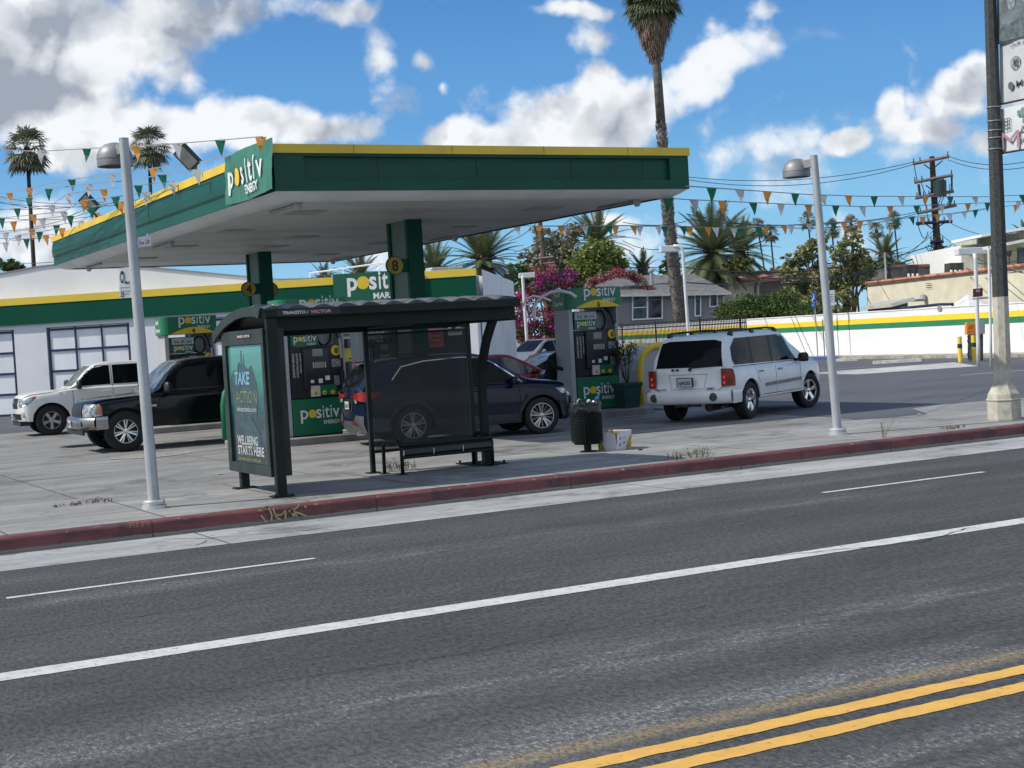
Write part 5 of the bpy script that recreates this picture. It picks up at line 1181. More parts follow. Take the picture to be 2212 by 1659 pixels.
# ---------------- white sport utility vehicle (rear three-quarter)
def envoy():
    L1, L2 = G(1612, 905), G(1745, 880); hd = math.atan2(L2.y-L1.y, L2.x-L1.x)
    wb = 3.15; R = .385; W2 = .93
    ax = Vector((math.cos(hd), math.sin(hd), 0)); ay = Vector((-ax.y, ax.x, 0)); c = (L1+L2)/2 + ay*(W2-.13)
    root = empty('suv_car', 'white sport utility vehicle with roof rails and dented rear bumper leaving the forecourt', 'car', (c.x, c.y, 0), hd)
    xf, xr = wb/2+.95, -wb/2-1.08
    car = Car(root, xf, xr,
        [(xr,.98),(xr+.02,1.10),(xr+.36,1.64),(xr+.48,1.72),(xr+.95,1.755),(.0,1.77),(.45,1.74),(.62,1.70),(1.35,1.17),(1.55,1.13),(2.2,1.07),(xf-.15,1.0),(xf,.92)],
        [(xr,.96),(xr+.1,1.06),(xr+1.5,1.07),(.8,1.06),(1.4,1.06),(2.2,1.0),(xf-.1,.93),(xf,.85)],
        [(xr,.86),(xr+.25,.92),(-1,.935),(1.2,.935),(2.1,.92),(xf-.2,.86),(xf,.80)], .40, (wb/2, -wb/2), R, .46,
        [(.3,.06),(.45,.0),(.62,.0),(.75,.05),(1.0,.14)], [(.3,.08),(.45,.0),(.62,.0),(.66,.07),(1.05,.10),(1.7,.1)], tumble=.13, bowf=.22, bowr=.10)
    wp = paint('white_car_paint', (.76,.765,.765)); b = car.body(wp)
    gl = M_glass
    for v in ('R', 'L'):
        car.decal('window_trim', [(-2.12,1.12),(.98,1.10),(.52,1.60),(.34,1.665),(-1.9,1.65),(-2.15,1.47),(-2.19,1.22)], v, M_black, .003)
        car.decal('window', [(-2.05,1.14),(-1.35,1.12),(-1.33,1.62),(-1.92,1.61),(-2.10,1.46),(-2.14,1.25)], v, gl, rnd=1)
        car.decal('window', [(-1.24,1.12),(-.38,1.12),(-.36,1.64),(-1.22,1.63)], v, gl)
        car.decal('window', [(-.26,1.12),(.92,1.12),(.50,1.56),(.34,1.63),(-.24,1.64)], v, gl)
        g = MB()
        for pts in (((-1.29,1.70),(-1.30,1.10),(-1.22,.9),(-1.14,.72)), ((-.31,1.70),(-.31,.46)), ((1.02,1.12),(1.0,.46)), ((-1.10,.46),(1.0,.46)), ((-2.2,1.09),(1.1,1.08))): car.seam(g, pts, v)
        g.build('door_gap', M_seam, b)
        g = MB(); sg = -1 if v == 'R' else 1
        for x in (-1.05, -.10): g.box(x-.10, x+.10, sg*.935-.02, sg*.935+.02, .93, .96)
        g.build('door_handle', mat('handle_grey', (.25,.25,.25), .3, .5), root, bevel=.008)
        car.decal('side_moulding', [(-.88,.62),(-.36,.63),(-.36,.70),(-.88,.69)], v, mat('moulding_grey', (.20,.19,.19), .4), .02); car.decal('side_moulding', [(-.26,.63),(1.0,.65),(1.0,.72),(-.26,.70)], v, MT['moulding_grey'], .02)
        g = MB(); g.tube([(-2.0,sg*.66,1.74),(-1.85,sg*.68,1.80),(-1.3,sg*.69,1.81),(-.2,sg*.69,1.82),(.25,sg*.68,1.80),(.38,sg*.68,1.74)], .022, 8); [g.box(x-.06,x+.06,sg*.68-.025,sg*.68+.025,1.70,1.80) for x in (-1.9,-.9,.25)]; g.build('roof_rail', M_black, root)
    for x in (-1.55, -.35): g = MB(); g.tube([(x,-.68,1.80),(x,0,1.83),(x,.68,1.80)], .018, 6); g.build('cross_bar', M_black, root)
    mirror(root, (.88, -.93, 1.14), (.16,.24,.20), M_black, -1); mirror(root, (.88, .93, 1.14), (.16,.24,.20), M_black, 1)
    # rear
    car.decal('rear_window', [(-.74,1.11),(.74,1.11),(.66,1.60),(.5,1.64),(-.5,1.64),(-.66,1.60)], 'B', gl, .008)
    mto = mat('tail_orange', (.27,.030,.012), .18, var=.3, vs=7, coat=.5)
    for sg, tl in wrap([(xr+.085,.745),(xr+.10,.84),(xr+.16,.915),(xr+.22,.94),(xr+.29,.95)], .72, [1.07,1.07,1.065,1.05,.90], root, 'tail_light', mto, sgn=(-1, 1)):
        g = MB()
        for z in (.90, .79): disc(g, (xr+.083, sg*.80, z), -Y3, Z3, .026, 12, .034)
        g.build('brake_lamp', mat('lit_brake', (.7,.02,.02), .3, var=0, emit=((1,.05,.03), .22)), tl)
    g = MB()
    for pts in (((-.745,1.10),(-.745,.70),(-.60,.62),(.60,.62),(.745,.70),(.745,1.10)),): car.seam(g, pts, 'B', .014)
    for pts in (((-.42,.97),(.42,.97),(.36,.68),(-.36,.68),(-.42,.97)),): car.seam(g, pts, 'B', .008)
    g.build('tailgate_gap', mat('gap_grey', (.12,.12,.12), .6), b)
    plate_(root, (xr-.016, .02, .82), .31, .16, -Y3, -X3, b, '6JHS283')
    g = MB(); g.box(xr-.01, xr+.01, -.16, .20, .735, .915); g.build('plate_frame', M_black, b)
    g = MB(); text(g, 'ENVOY', (xr+.05, .72, .665), -Y3, Z3, .05, .03, width=.26); text(g, 'GMC', (xr+.03,-.42,.665), -Y3, Z3, .06, .04, width=.20); g.build('badge', mat('badge_dark', (.12,.03,.035), .4), b)
    # bumper with exhaust-style round fog recesses
    bp_ = MB(); n = 20; pr = [(.02,.38),(-.05,.40),(-.085,.47),(-.095,.58),(-.075,.63),(.04,.645)]
    ys = [-.93+1.86*i/n for i in range(n+1)]
    for y in ys:
        bow = .17*abs(y/.93)**3
        for a, z in pr: bp_.v.append(Vector((xr+a+bow, y, z)))
    m_ = len(pr)
    for i in range(n):
        for j in range(m_-1): bp_.f.append([i*m_+j, (i+1)*m_+j, (i+1)*m_+j+1, i*m_+j+1]); bp_.mi.append(0)
    for sg in (-1, 1):
        o = len(bp_.v)
        for k, x in enumerate((xr+.12, xr+.35, xr+.58)):
            for a, z in pr: bp_.v.append(Vector((x, sg*(.93+ (.02 if k < 2 else .005))+sg*(0 if a > -.06 else .012), z)))
        for k in range(2):
            for j in range(m_-1): bp_.f.append([o+k*m_+j, o+(k+1)*m_+j, o+(k+1)*m_+j+1, o+k*m_+j+1]); bp_.mi.append(0)
    bo_ = bp_.build('bumper', wp, root, smooth=True)
    for y in (-.60, .72):
        g = MB(); T = Matrix.Translation((xr-.065+(.05 if abs(y) > .65 else .02), y, .52)) @ Matrix.Rotation(-math.pi/2, 4, 'Y'); g.lathe([(.085,.0),(.08,.014),(.0,.010)], 20, T); g.build('fog_recess', mat('recess', (.10,.08,.065), .6, var=.3, vs=14), bo_, smooth=True)
    g = MB(); g.box(xr+.02, xr+.12, -.25, .28, .33, .42); g.box(xr-.05, xr+.06, -.05, .05, .33, .37); g.build('tow_hitch', M_black, root)
    g = MB(); g.cyl((xr+.25,-.35,.30),(xr+1.1,-.45,.34),.09,.09); g.tube([(xr+.05,-.75,.30),(xr+.6,-.6,.32)], .035); g.build('exhaust', mat('rusty_steel', (.07,.055,.045), .7, .3), root)
    g = MB(); g.tube([(xr+.08,-.05,1.10),(xr+.07,-.12,1.10),(xr+.07,-.62,1.12)], .010, 5); g.cyl((xr+.06,-.06,1.07),(xr+.12,-.06,1.07),.03); g.cyl((xr+.06,.22,1.07),(xr+.12,.22,1.07),.022); g.cyl((xr+.06,.32,1.07),(xr+.12,.32,1.07),.022); g.build('wiper', M_black, root)
    # front
    car.decal('windscreen', [(-.70,1.18),(.70,1.18),(.60,1.68),(-.60,1.68)], 'F', gl, .008)
    for sg in (-1, 1): car.decal('headlight', [(sg*.50,.90),(sg*.80,.88),(sg*.80,.72),(sg*.50,.72)], 'F', M_lampw, .01)
    car.decal('grille', [(-.42,.92),(.42,.92),(.38,.70),(-.38,.70)], 'F', M_black, .01)
    for x, st in ((wb/2, math.radians(-16)), (-wb/2, 0)):
        for sg in (-1, 1): wheel(root, x, sg*(W2-.135), R, .245, 'five', sg, .62, st, M_chrome)
envoy()
# ---------------- navy crossover behind the shelter (front to the right)
def crossover():
    L1, L2 = G(893, 960), G(1170, 937); wb = (L2-L1).length; hd = math.atan2(L2.y-L1.y, L2.x-L1.x); R = .365; W2 = .925
    ax = Vector((math.cos(hd), math.sin(hd), 0)); ay = Vector((-ax.y, ax.x, 0)); c = (L1+L2)/2 + ay*(W2-.12)
    root = empty('crossover_car', 'dark navy crossover car with grey rear bumper, parked behind the bus shelter', 'car', (c.x, c.y, 0), hd)
    xf, xr = wb/2+.93, -wb/2-1.05
    car = Car(root, xf, xr,
        [(xr,.98),(xr+.03,1.14),(xr+.30,1.46),(xr+.40,1.60),(xr+.95,1.67),(-.4,1.69),(.05,1.67),(.30,1.60),(1.05,1.14),(1.25,1.09),(1.9,1.02),(xf-.12,.88),(xf,.78)],
        [(xr,.95),(xr+.12,1.06),(xr+1.2,1.06),(.5,1.02),(1.2,1.01),(1.8,.94),(xf-.1,.80),(xf,.72)],
        [(xr,.88),(xr+.22,.92),(-1,.93),(1.1,.925),(1.85,.90),(xf-.2,.80),(xf,.70)], .26, (wb/2, -wb/2), R, .43,
        [(.2,.10),(.4,.02),(.6,.0),(.75,.04),(.95,.2)], [(.2,.12),(.4,.02),(.58,.0),(.66,.06),(.95,.05),(1.1,.0),(1.6,.0)], tumble=.15, bowf=.30, bowr=.09, shoulder=.86)
    nv = paint('navy_car_paint', (.005,.008,.026), .2); b = car.body(nv)
    g = MB()
    for v in ('R', 'L'):
        car.decal('window', [(-1.62,1.13),(-1.20,1.10),(-1.22,1.50),(-1.45,1.46),(-1.66,1.24)], v, M_glass); car.decal('window', [(-1.12,1.09),(-.33,1.07),(-.30,1.55),(-1.0,1.53),(-1.12,1.50)], v, M_glass)
        car.decal('window', [(-.22,1.07),(.88,1.05),(.35,1.45),(.12,1.54),(-.20,1.56)], v, M_glass)
        g = MB(); [car.seam(g, p, v) for p in (((-.27,1.58),(-.28,.40)), ((-1.16,1.1),(-1.15,.95),(-.95,.62),(-.90,.40)), ((.86,1.05),(.88,.40)), ((-.9,.38),(.88,.38)))]; g.build('door_gap', M_seam, b)
        g = MB(); car.seam(g, ((-1.66,1.25),(-1.45,1.49),(-1.0,1.57),(-.3,1.60),(.15,1.58),(.40,1.46),(.95,1.05)), v, .022, .008); g.build('chrome_line', M_chrome, b)
        sg = -1 if v == 'R' else 1
        car.decal('sill_cladding', [(-.84,.27),(.86,.27),(.86,.44),(-.84,.46)], v, M_dkpl, .012)
        for cx_ in (wb/2, -wb/2):
            pts = [(cx_+.43*math.cos(t_), R-.02+.43*math.sin(t_)) for t_ in [math.pi*k/14 for k in range(15)]]; po_ = [(cx_+.50*math.cos(t_), R-.02+.51*math.sin(t_)) for t_ in [math.pi*(14-k)/14 for k in range(15)]]
            car.decal('arch_cladding', pts+po_, v, M_dkpl, .012)
        g = MB(); [g.box(x-.10, x+.10, sg*.925-.02, sg*.925+.02, .92, .95) for x in (-.95,-.02)]; g.build('door_handle', nv, root, bevel=.008)
        g = MB(); g.tube([(-1.35,sg*.60,1.64),(-1.25,sg*.61,1.70),(-.2,sg*.62,1.73),(0,sg*.61,1.67)], .016, 6); g.build('roof_rail', M_black, root)
        mirror(root, (.72, sg*.92, 1.09), (.14,.22,.16), nv, sg)
        g = MB(); car.decal('', [(xf-.30,.86),(xf-.62,.89),(xf-.50,.78),(xf-.2,.74)], v, M_lampw, .008, g=g); car.decal('', [(sg*.42,.80),(sg*.70,.84),(sg*.70,.72),(sg*.46,.70)], 'F', M_lampw, .01, g=g); g.build('headlight', M_lampw, root)
    for sg, tl in wrap([(xr+.02,.30),(xr+.02,.62),(xr+.05,.82),(xr+.12,.92),(xr+.40,.95)], [.95,.93,.88,.88,.97], [1.0,1.03,1.06,1.06,1.04], root, 'tail_light', M_red, sgn=(-1, 1)):
        g = MB(); g.quad(*[(xr+.035, sg*y, z) for y, z in ((.42,.93),(.62,.92),(.66,.85),(.46,.85))]); g.build('reverse_lens', M_lampw, tl)
    car.decal('rear_window', [(-.60,1.14),(.60,1.14),(.52,1.48),(-.52,1.48)], 'B', M_glass, .008)
    g = MB(); g.box(xr+.22, xr+.45, -.58, .58, 1.60, 1.635); sp = g.build('spoiler', nv, root, bevel=.012); g = MB(); g.box(xr+.205, xr+.22, -.15, .15, 1.605, 1.63); g.build('brake_lamp', M_red, sp)
    car.decal('rear_bumper', [(-.86,.28),(.86,.28),(.88,.60),(.5,.62),(.42,.50),(-.42,.50),(-.5,.62),(-.88,.60)], 'B', mat('bumper_grey', (.10,.10,.105), .45, .2), .012); g = MB()
    car.decal('rear_cladding', [(xr+.1,.28),(-wb/2-.46,.30),(-wb/2-.46,.52),(xr+.1,.60)], 'R', MT['bumper_grey'], .012)
    car.decal('rear_plate_recess', [(-.30,.92),(.30,.92),(.26,.68),(-.26,.68)], 'B', M_black, .008)
    plate_(root, (xr+.0, .0, .80), .31, .15, -Y3, -X3, b)
    g = MB(); g.box(xr-.02, xr+.0, .32, .60, .48, .505); g.box(xr-.02, xr, -.60, -.32, .48, .505); g.build('reflector', M_red, b)
    g = MB(); [g.cyl((xr+.02,y,.27),(xr+.25,y,.27),.04) for y in (-.55,.55)]; g.build('exhaust', M_chrome, root)
    car.decal('windscreen', [(-.66,1.14),(.66,1.14),(.54,1.58),(-.54,1.58)], 'F', M_glass, .008); car.decal('grille', [(-.45,.72),(.45,.72),(.6,.45),(-.6,.45)], 'F', M_black, .01)
    g = MB(); car.decal('', [(-.8,.30),(.8,.30),(.7,.42),(-.7,.42)], 'F', M_dkpl, .012, g=g); g.build('front_cladding', M_dkpl, root)
    for x in (wb/2, -wb/2):
        for sg in (-1, 1): wheel(root, x, sg*(W2-.125), R, .225, 'vee', sg, .69)
crossover()
# ---------------- pickups
def pickup(label, c, hd, wb, xf, xr, R, W2, pm, name, scale, style, chrome, ztop, zbelt, cab, cabf, doors, hood, rimm):
    root = empty(name, label, 'pickup truck', (c.x, c.y, 0), hd); f0, f1 = cab            # cab from x=f0 (rear) to f1 (screen base)
    car = Car(root, xf, xr,
        [(xr,zbelt-.03),(f0-.06,zbelt-.0),(f0-.04,zbelt+.02),(f0,ztop-.12),(f0+.06,ztop-.02),(f0+.5,ztop),(cabf-.45,ztop),(cabf,ztop-.08),(f1-.05,hood+.04),(f1+.12,hood),(xf-.55,hood-.03),(xf-.12,hood-.07),(xf,hood-.13)],
        [(xr,zbelt-.04),(f0,zbelt-.01),(f1,zbelt),(f1+.5,hood-.07),(xf-.4,hood-.10),(xf,hood-.20)],
        [(xr,W2-.03),(xr+.3,W2),(-.5,W2),(xf-.9,W2),(xf-.3,W2-.04),(xf,W2-.13)], .48 if scale > 1 else .40, (wb/2, -wb/2), R, R+.095,
        [(.4,.10),(.6,.04),(.75,.04),(.85,.02),(hood-.1,.10)], [(.4,.02),(1,.0)], tumble=.14, bowf=.14, bowr=.02, shoulder=.80)
    b = car.body(pm); xs_ = doors
    for v in ('R', 'L'):
        sg = -1 if v == 'R' else 1; zt = ztop-.10
        for k, (a, c2, slant) in enumerate(xs_):
            pts = [(a, zbelt+.05), (c2, zbelt+.04), (c2-slant, zt), (a+.0, zt)] if slant else [(a, zbelt+.05), (c2, zbelt+.05), (c2, zt), (a, zt)]
            if slant: pts = [(a, zbelt+.05), (c2, zbelt+.04), (c2-slant*.85, zt-.08), (c2-slant, zt), (a, zt)]
            car.decal('window', pts, v, M_glass)
        g = MB()
        for k, (a, c2, slant) in enumerate(xs_):
            car.seam(g, ((a-.04, zt+.03), (a-.05, .55)), v)
        car.seam(g, ((xs_[-1][1]+.03, zbelt), (xs_[-1][1]+.02, .55), (xs_[0][0]-.02, .53)), v); g.build('door_gap', M_seam, b)
        g = MB(); [g.box(a+.05, a+.22, sg*W2-.025, sg*W2+.02, zbelt-.16, zbelt-.12) for a, c2, s_ in xs_]; g.build('door_handle', M_black if chrome else pm, root, bevel=.008)
        mirror(root, (xs_[-1][1]-.12, sg*(W2+.02), zbelt+.09), (.14,.28,.24), M_black, sg)
        hl = MB(); hz = hood-.17
        if chrome:
            car.decal('', [(sg*.56,hz+.02),(sg*(W2-.06),hz+.02),(sg*(W2-.06),hz-.24),(sg*.56,hz-.24)], 'F', M_lampw, .012, g=hl); car.decal('', [(xf-.12,hz+.02),(xf-.36,hz+.02),(xf-.40,hz-.22),(xf-.12,hz-.24)], v, M_lampw, .012, g=hl); ho = hl.build('headlight', M_lampw, root)
            g = MB(); car.decal('', [(xf-.30,hz-.02),(xf-.39,hz-.02),(xf-.40,hz-.20),(xf-.30,hz-.20)], v, M_amber, .018, g=g); g.build('amber_lens', mat('amber_pale', (.50,.17,.08), .2, var=.2), ho)
        else:
            car.decal('', [(sg*.50,hz),(sg*(W2-.10),hz+.0),(sg*(W2-.10),hz-.20),(sg*.55,hz-.24)], 'F', M_lampw, .012, g=hl); car.decal('', [(xf-.10,hz-.03),(xf-.52,hz+.05),(xf-.50,hz-.02),(xf-.30,hz-.15),(xf-.12,hz-.22)], v, M_lampw, .012, g=hl); ho = hl.build('headlight', M_lampw, root)
            g = MB(); car.decal('', [(xf-.42,hz+.025),(xf-.52,hz+.045),(xf-.49,hz-.01),(xf-.40,hz-.06)], v, M_amber, .018, g=g); g.build('amber_lens', M_amber, ho)
        car.decal('tail_light', [(sg*(W2-.18),zbelt-.1),(sg*(W2-.03),zbelt-.1),(sg*(W2-.03),zbelt-.5),(sg*(W2-.18),zbelt-.5)], 'B', M_red, .01)
    car.decal('windscreen', [(-W2+.24,hood+.08),(W2-.24,hood+.08),(W2-.34,ztop-.10),(-W2+.34,ztop-.10)], 'F', mat('screen_glass', (.15,.17,.165), .2, var=.5, vs=3, spec=.2), .008)
    car.decal('rear_window', [(-W2+.30,zbelt+.10),(W2-.30,zbelt+.10),(W2-.36,ztop-.14),(-W2+.36,ztop-.14)], 'B', M_glass, .008)
    g = MB(); gz = hood-.16
    if chrome:
        car.decal('grille', [(-.50,gz+.02),(.50,gz+.02),(.50,gz-.30),(-.50,gz-.30)], 'F', M_black, .012)
        g = MB(); g.lathe([(0,.012),(.06,.012),(.085,.0)], 20, Matrix.Translation((xf-.055,0,gz-.13)) @ Matrix.Rotation(math.pi/2, 4, 'Y')); g.build('emblem', M_chrome, b)
        # chrome bumper wrapping round
        bpm = MB(); n = 24; pr = [(-.06,.50),(.05,.52),(.085,.60),(.09,.70),(.06,.76),(-.05,.77)]
        for i in range(n+1):
            y = (W2+.0)*(-1+2*i/n); bow = .30*abs(y/W2)**3.2
            for a, z in pr: bpm.v.append(Vector((xf+a-bow, y*(1.0), z)))
        m_ = len(pr)
        for i in range(n):
            for j in range(m_-1): bpm.f.append([i*m_+j, (i+1)*m_+j, (i+1)*m_+j+1, i*m_+j+1]); bpm.mi.append(0)
        for sg in (-1, 1):
            o = len(bpm.v)
            for x in (xf-.25, xf-.5):
                for a, z in pr: bpm.v.append(Vector((x, sg*(W2+.005+(.01 if a > 0 else 0)), z)))
            for j in range(m_-1): bpm.f.append([o+j, o+m_+j, o+m_+j+1, o+j+1]); bpm.mi.append(0)
        bb_ = bpm.build('bumper', mat('dull_chrome', (.42,.42,.42), .28, 1., var=.12, vs=5), root, smooth=True)
        g = MB(); g.box(xf-.05,xf+.0,-W2+.2,W2-.2,.40,.50); g.build('valance', M_black, root)
        g = MB(); [g.box(xf-.25*0+.03-.12, xf+.0-.0, sg*.62-.10, sg*.62+.10, .58, .68) for sg in (-1,1)]; g.build('fog_recess', M_black, bb_)
        plate_(root, (xf+.10, 0, .63), .31, .15, Y3, X3, bb_)
        g = MB(); [g.box(xs_[-1][1]+.10, xs_[-1][1]+.42, sg*W2-.01, sg*W2+.012, zbelt-.30, zbelt-.25) for sg in (-1,1)]; g.build('badge', M_chrome, b)
    else:
        for a, b2 in ((-.46,-.24),(-.18,.18),(.24,.46)):
            car.decal('grille', [(a,gz+.0),(b2,gz+.0),(b2*.95,gz-.28),(a*.95,gz-.28)], 'F', M_black, .012)
        g = MB(); g.lathe([(0,.014),(.06,.014),(.09,.0)], 20, Matrix.Translation((xf-.04,0,gz-.12)) @ Matrix.Rotation(math.pi/2, 4, 'Y')); g.build('emblem', M_chrome, b)
        car.decal('front_intake', [(-.62,.62),(.62,.62),(.55,.46),(-.55,.46)], 'F', M_black, .01)
        for sg in (-1, 1): car.decal('fog_light', [(sg*.66,.66),(sg*.78,.66),(sg*.78,.52),(sg*.66,.52)], 'F', M_lampw, .012)
        plate_(root, (xf+.03, 0, .53), .31, .15, Y3, X3, b)
        g = MB(); g.box(xf-.35,xf-.08,-W2+.12,W2-.12,.30,.42); g.build('valance', M_black, root)
    for x in (wb/2, -wb/2):
        for sg in (-1, 1): wheel(root, x, sg*(W2-.12), R, .26 if chrome else .24, style, sg, .60, 0, rimm)
    return root
W2 = 1.0; xw = G(275, 975)
pickup('black pickup truck with chrome front bumper facing left beside the near lamp post', Vector((xw.x+3.5/2, xw.y+W2-.12, 0)), math.pi+math.radians(-1), 3.5, 3.5/2+.86, -3.5/2-1.15, .425, W2, paint('black_car_paint', (.005,.006,.008), .18), 'pickup_truck', 1.1, 'six', True, 1.90, 1.20, (-1.72, 1.12), .55, ((-1.62,-.98,0),(-.86,.98,.42)), 1.18, M_chrome)
W2 = .90; xw = G(118, 940)
pickup('white pickup truck with silver wheels facing left by the garage doors', Vector((xw.x+3.2/2, xw.y+W2-.1, 0)), math.pi+math.radians(-3), 3.2, 3.2/2+.88, -3.2/2-1.12, .405, W2, paint('cream_white_paint', (.76,.76,.73)), 'pickup_truck', 1.0, 'five', False, 1.90, 1.23, (-.95, 1.08), .50, ((-.88,-.10,0),(-.02,.98,.44)), 1.20, M_alloy)
# ---------------- sedans
def sedan(name, label, c, hd, pm, ln=4.6, zt=1.42, belt=.92, R=.32, W2=.88, hood=.92, glass=None, fb=None):
    root = empty(name, label, 'car', (c.x, c.y, 0), hd); xf, xr = ln/2, -ln/2; wb = 2.65
    car = Car(root, xf, xr,
        [(xr,.80),(xr+.05,.98),(xr+.65,1.02),(xr+1.35,zt-.07),(xr+1.9,zt),(.0,zt),(.25,zt-.04),(1.15,hood+.04),(1.4,hood),(xf-.3,.78),(xf,.62)],
        [(xr,.78),(xr+.2,belt),(1.1,belt-.03),(1.5,.86),(xf-.2,.70),(xf,.56)],
        [(xr,.72),(xr+.3,.85),(-.8,W2),(1,W2),(xf-.5,.82),(xf,.60)], .22, (wb/2, -wb/2), R, R+.055, [(.2,.08),(.5,0),(.7,.06),(.9,.2)], [(.2,.08),(.5,0),(1,.05)], tumble=.2, bowf=.3, bowr=.15)
    b = car.body(pm); gl = glass or M_glass
    for v in ('R', 'L'):
        sg = -1 if v == 'R' else 1
        car.decal('window', [(-1.35,belt+.05),(-.32,belt+.04),(-.30,zt-.10),(-.75,zt-.11),(-1.1,zt-.22)], v, gl); car.decal('window', [(-.24,belt+.04),(.92,belt+.02),(.30,zt-.18),(.05,zt-.10),(-.22,zt-.10)], v, gl)
        g = MB(); car.seam(g, ((-.28,zt-.08),(-.28,.35)), v); car.seam(g, ((.95,belt),(.9,.35),(-1.0,.35)), v); g.build('door_gap', M_seam, b)
        mirror(root, (.78, sg*W2, belt+.08), (.12,.20,.14), pm, sg)
        g = MB(); car.decal('', [(sg*.42,.74),(sg*.66,.74),(sg*.66,.60),(sg*.42,.62)], 'F', M_lampw, .01, g=g); car.decal('', [(xf-.25,.76),(xf-.6,.82),(xf-.5,.70),(xf-.2,.62)], v, M_lampw, .01, g=g); g.build('headlight', M_lampw, root)
        g = MB(); car.decal('', [(sg*.40,.92),(sg*.70,.92),(sg*.70,.76),(sg*.40,.78)], 'B', M_red, .01, g=g); g.build('tail_light', M_red, root)
    car.decal('windscreen', [(-.62,hood+.08),(.62,hood+.08),(.50,zt-.05),(-.50,zt-.05)], 'F', gl, .008); car.decal('rear_window', [(-.58,1.05),(.58,1.05),(.48,zt-.10),(-.48,zt-.10)], 'B', gl, .008)
    car.decal('grille', [(-.3,.66),(.3,.66),(.25,.45),(-.25,.45)], 'F', M_black, .01)
    for x in (wb/2, -wb/2):
        for sg in (-1, 1): wheel(root, x, sg*(W2-.11), R, .2, 'five', sg, .66)
    return root
M_glt = mat('tinted_glass', (.035,.05,.048), .05, var=.6, vs=5, coat=.4)
c = P(1075, 870, 40); sedan('sedan_car', 'dark red car with its windscreen showing above the navy crossover bonnet', Vector((c.x-.2, c.y-.3, 0)), math.radians(0), paint('red_car_paint', (.26,.010,.014)), glass=M_glt, zt=1.50)
c = P(1215, 870, 43); sedan('sedan_car', 'pale silver car hidden behind the person at pump 6, only its white bonnet showing', Vector((c.x-.3, c.y, 0)), math.radians(165), paint('silver_car_paint', (.36,.39,.46)), zt=1.40)
c = P(1362, 860, 39); sedan('sedan_car', 'dark green car partly hidden by the teal planter and island guard', Vector((c.x-.2, c.y, 0)), math.radians(-4), paint('green_car_paint', (.012,.022,.020)), glass=M_glt, zt=1.52, belt=.95)
c = P(1165, 775, 66); pr = sedan('parked_truck', 'grey covered pickup parked behind the iron fence under the bougainvillea', Vector((c.x, c.y, 0)), math.radians(200), paint('grey_car_paint', (.17,.18,.185)), ln=5.0, zt=1.75, belt=1.15, hood=1.15, R=.36); pr['category'] = 'pickup truck'
# ================================================================ PERSON at pump 6
def person():
    p = PY(1192, 880, 30.3); root = empty('person', 'person in a black hooded top and black trousers bending over beside pump 6', 'person', (p.x, p.y, .0), math.radians(-70))
    V = [((0,0,.95),.15),((.05,0,1.10),.15),((.14,0,1.28),.18),((.22,0,1.42),.15),((.30,0,1.50),.07),((.36,0,1.56),.075),((.40,0,1.64),.10),((.41,0,1.72),.085),
         ((0,.10,.90),.11),((.03,.12,.50),.07),((-.02,.12,.10),.05),((.12,.12,.05),.04),
         ((0,-.10,.90),.11),((.02,-.12,.50),.07),((-.06,-.12,.10),.05),((.08,-.12,.05),.04),
         ((.22,.20,1.40),.07),((.34,.26,1.18),.055),((.55,.20,1.10),.04),((.62,.18,1.10),.035),
         ((.22,-.20,1.40),.07),((.36,-.26,1.18),.055),((.56,-.18,1.12),.04),((.63,-.16,1.12),.035)]
    E = [(0,1),(1,2),(2,3),(3,4),(4,5),(5,6),(6,7),(0,8),(8,9),(9,10),(10,11),(0,12),(12,13),(13,14),(14,15),(3,16),(16,17),(17,18),(18,19),(3,20),(20,21),(21,22),(22,23)]
    me = bpy.data.meshes.new('body'); me.from_pydata([v for v, r in V], E, []); o = bpy.data.objects.new('body', me); COL.objects.link(o); o.parent = root
    me.materials.append(mat('black_cloth', (.012,.013,.015), .85, var=.3, vs=9, bump=.3, bs=14))
    sk = o.modifiers.new('skin', 'SKIN'); 
    for i, (v, r) in enumerate(V): me.skin_vertices[0].data[i].radius = (r, r*.9)
    me.skin_vertices[0].data[0].use_root = True
    s = o.modifiers.new('sub', 'SUBSURF'); s.levels = s.render_levels = 2; sk.use_smooth_shade = True
    skin = mat('skin', (.22,.13,.09), .6)
    g = MB(); g.lathe([(0,-.11),(.05,-.10),(.075,-.05),(.082,.0),(.08,.05),(.06,.09),(0,.11)], 14, Matrix.Translation((.455,0,1.665)) @ Matrix.Rotation(.5, 4, 'Y')); g.add([(.53,-.012,1.66),(.53,.012,1.66),(.56,0,1.645),(.54,0,1.69)], [(0,1,2),(0,2,3),(1,3,2)]); g.build('face', skin, root, smooth=True)
    g = MB(); g.lathe([(.112,-.10),(.125,-.02),(.12,.06),(.08,.12),(0,.14)], 16, Matrix.Translation((.40,0,1.67)) @ Matrix.Rotation(.3, 4, 'Y')); g.build('hood', MT['black_cloth'], root, smooth=True)
    for sy in (-1, 1):
        h = Vector((.63, sy*.17, 1.11)); g = MB(); g.lathe([(0,-.04),(.035,-.03),(.04,0),(.035,.03),(0,.045)], 10, Matrix.Translation(h) @ Matrix.Rotation(math.pi/2, 4, 'Y'))
        for k, ln in enumerate((.07,.08,.075,.06)): y = (k-1.5)*.018; g.tube([h+Vector((.03,y,.005)), h+Vector((.03+ln*.6,y,.0)), h+Vector((.03+ln*.8,y,-.03))], .008, 6)
        g.tube([h+Vector((0,-sy*.035,0)), h+Vector((.04,-sy*.055,-.01)), h+Vector((.06,-sy*.05,-.02))], .010, 6); g.build('hand', skin, root, smooth=True)
    for sy in (-1, 1):
        g = MB(); g.box(-.12 if sy > 0 else -.16, .16 if sy > 0 else .12, sy*.12-.045, sy*.12+.045, 0, .09); g.build('shoe', M_black, root, bevel=.03)
person()
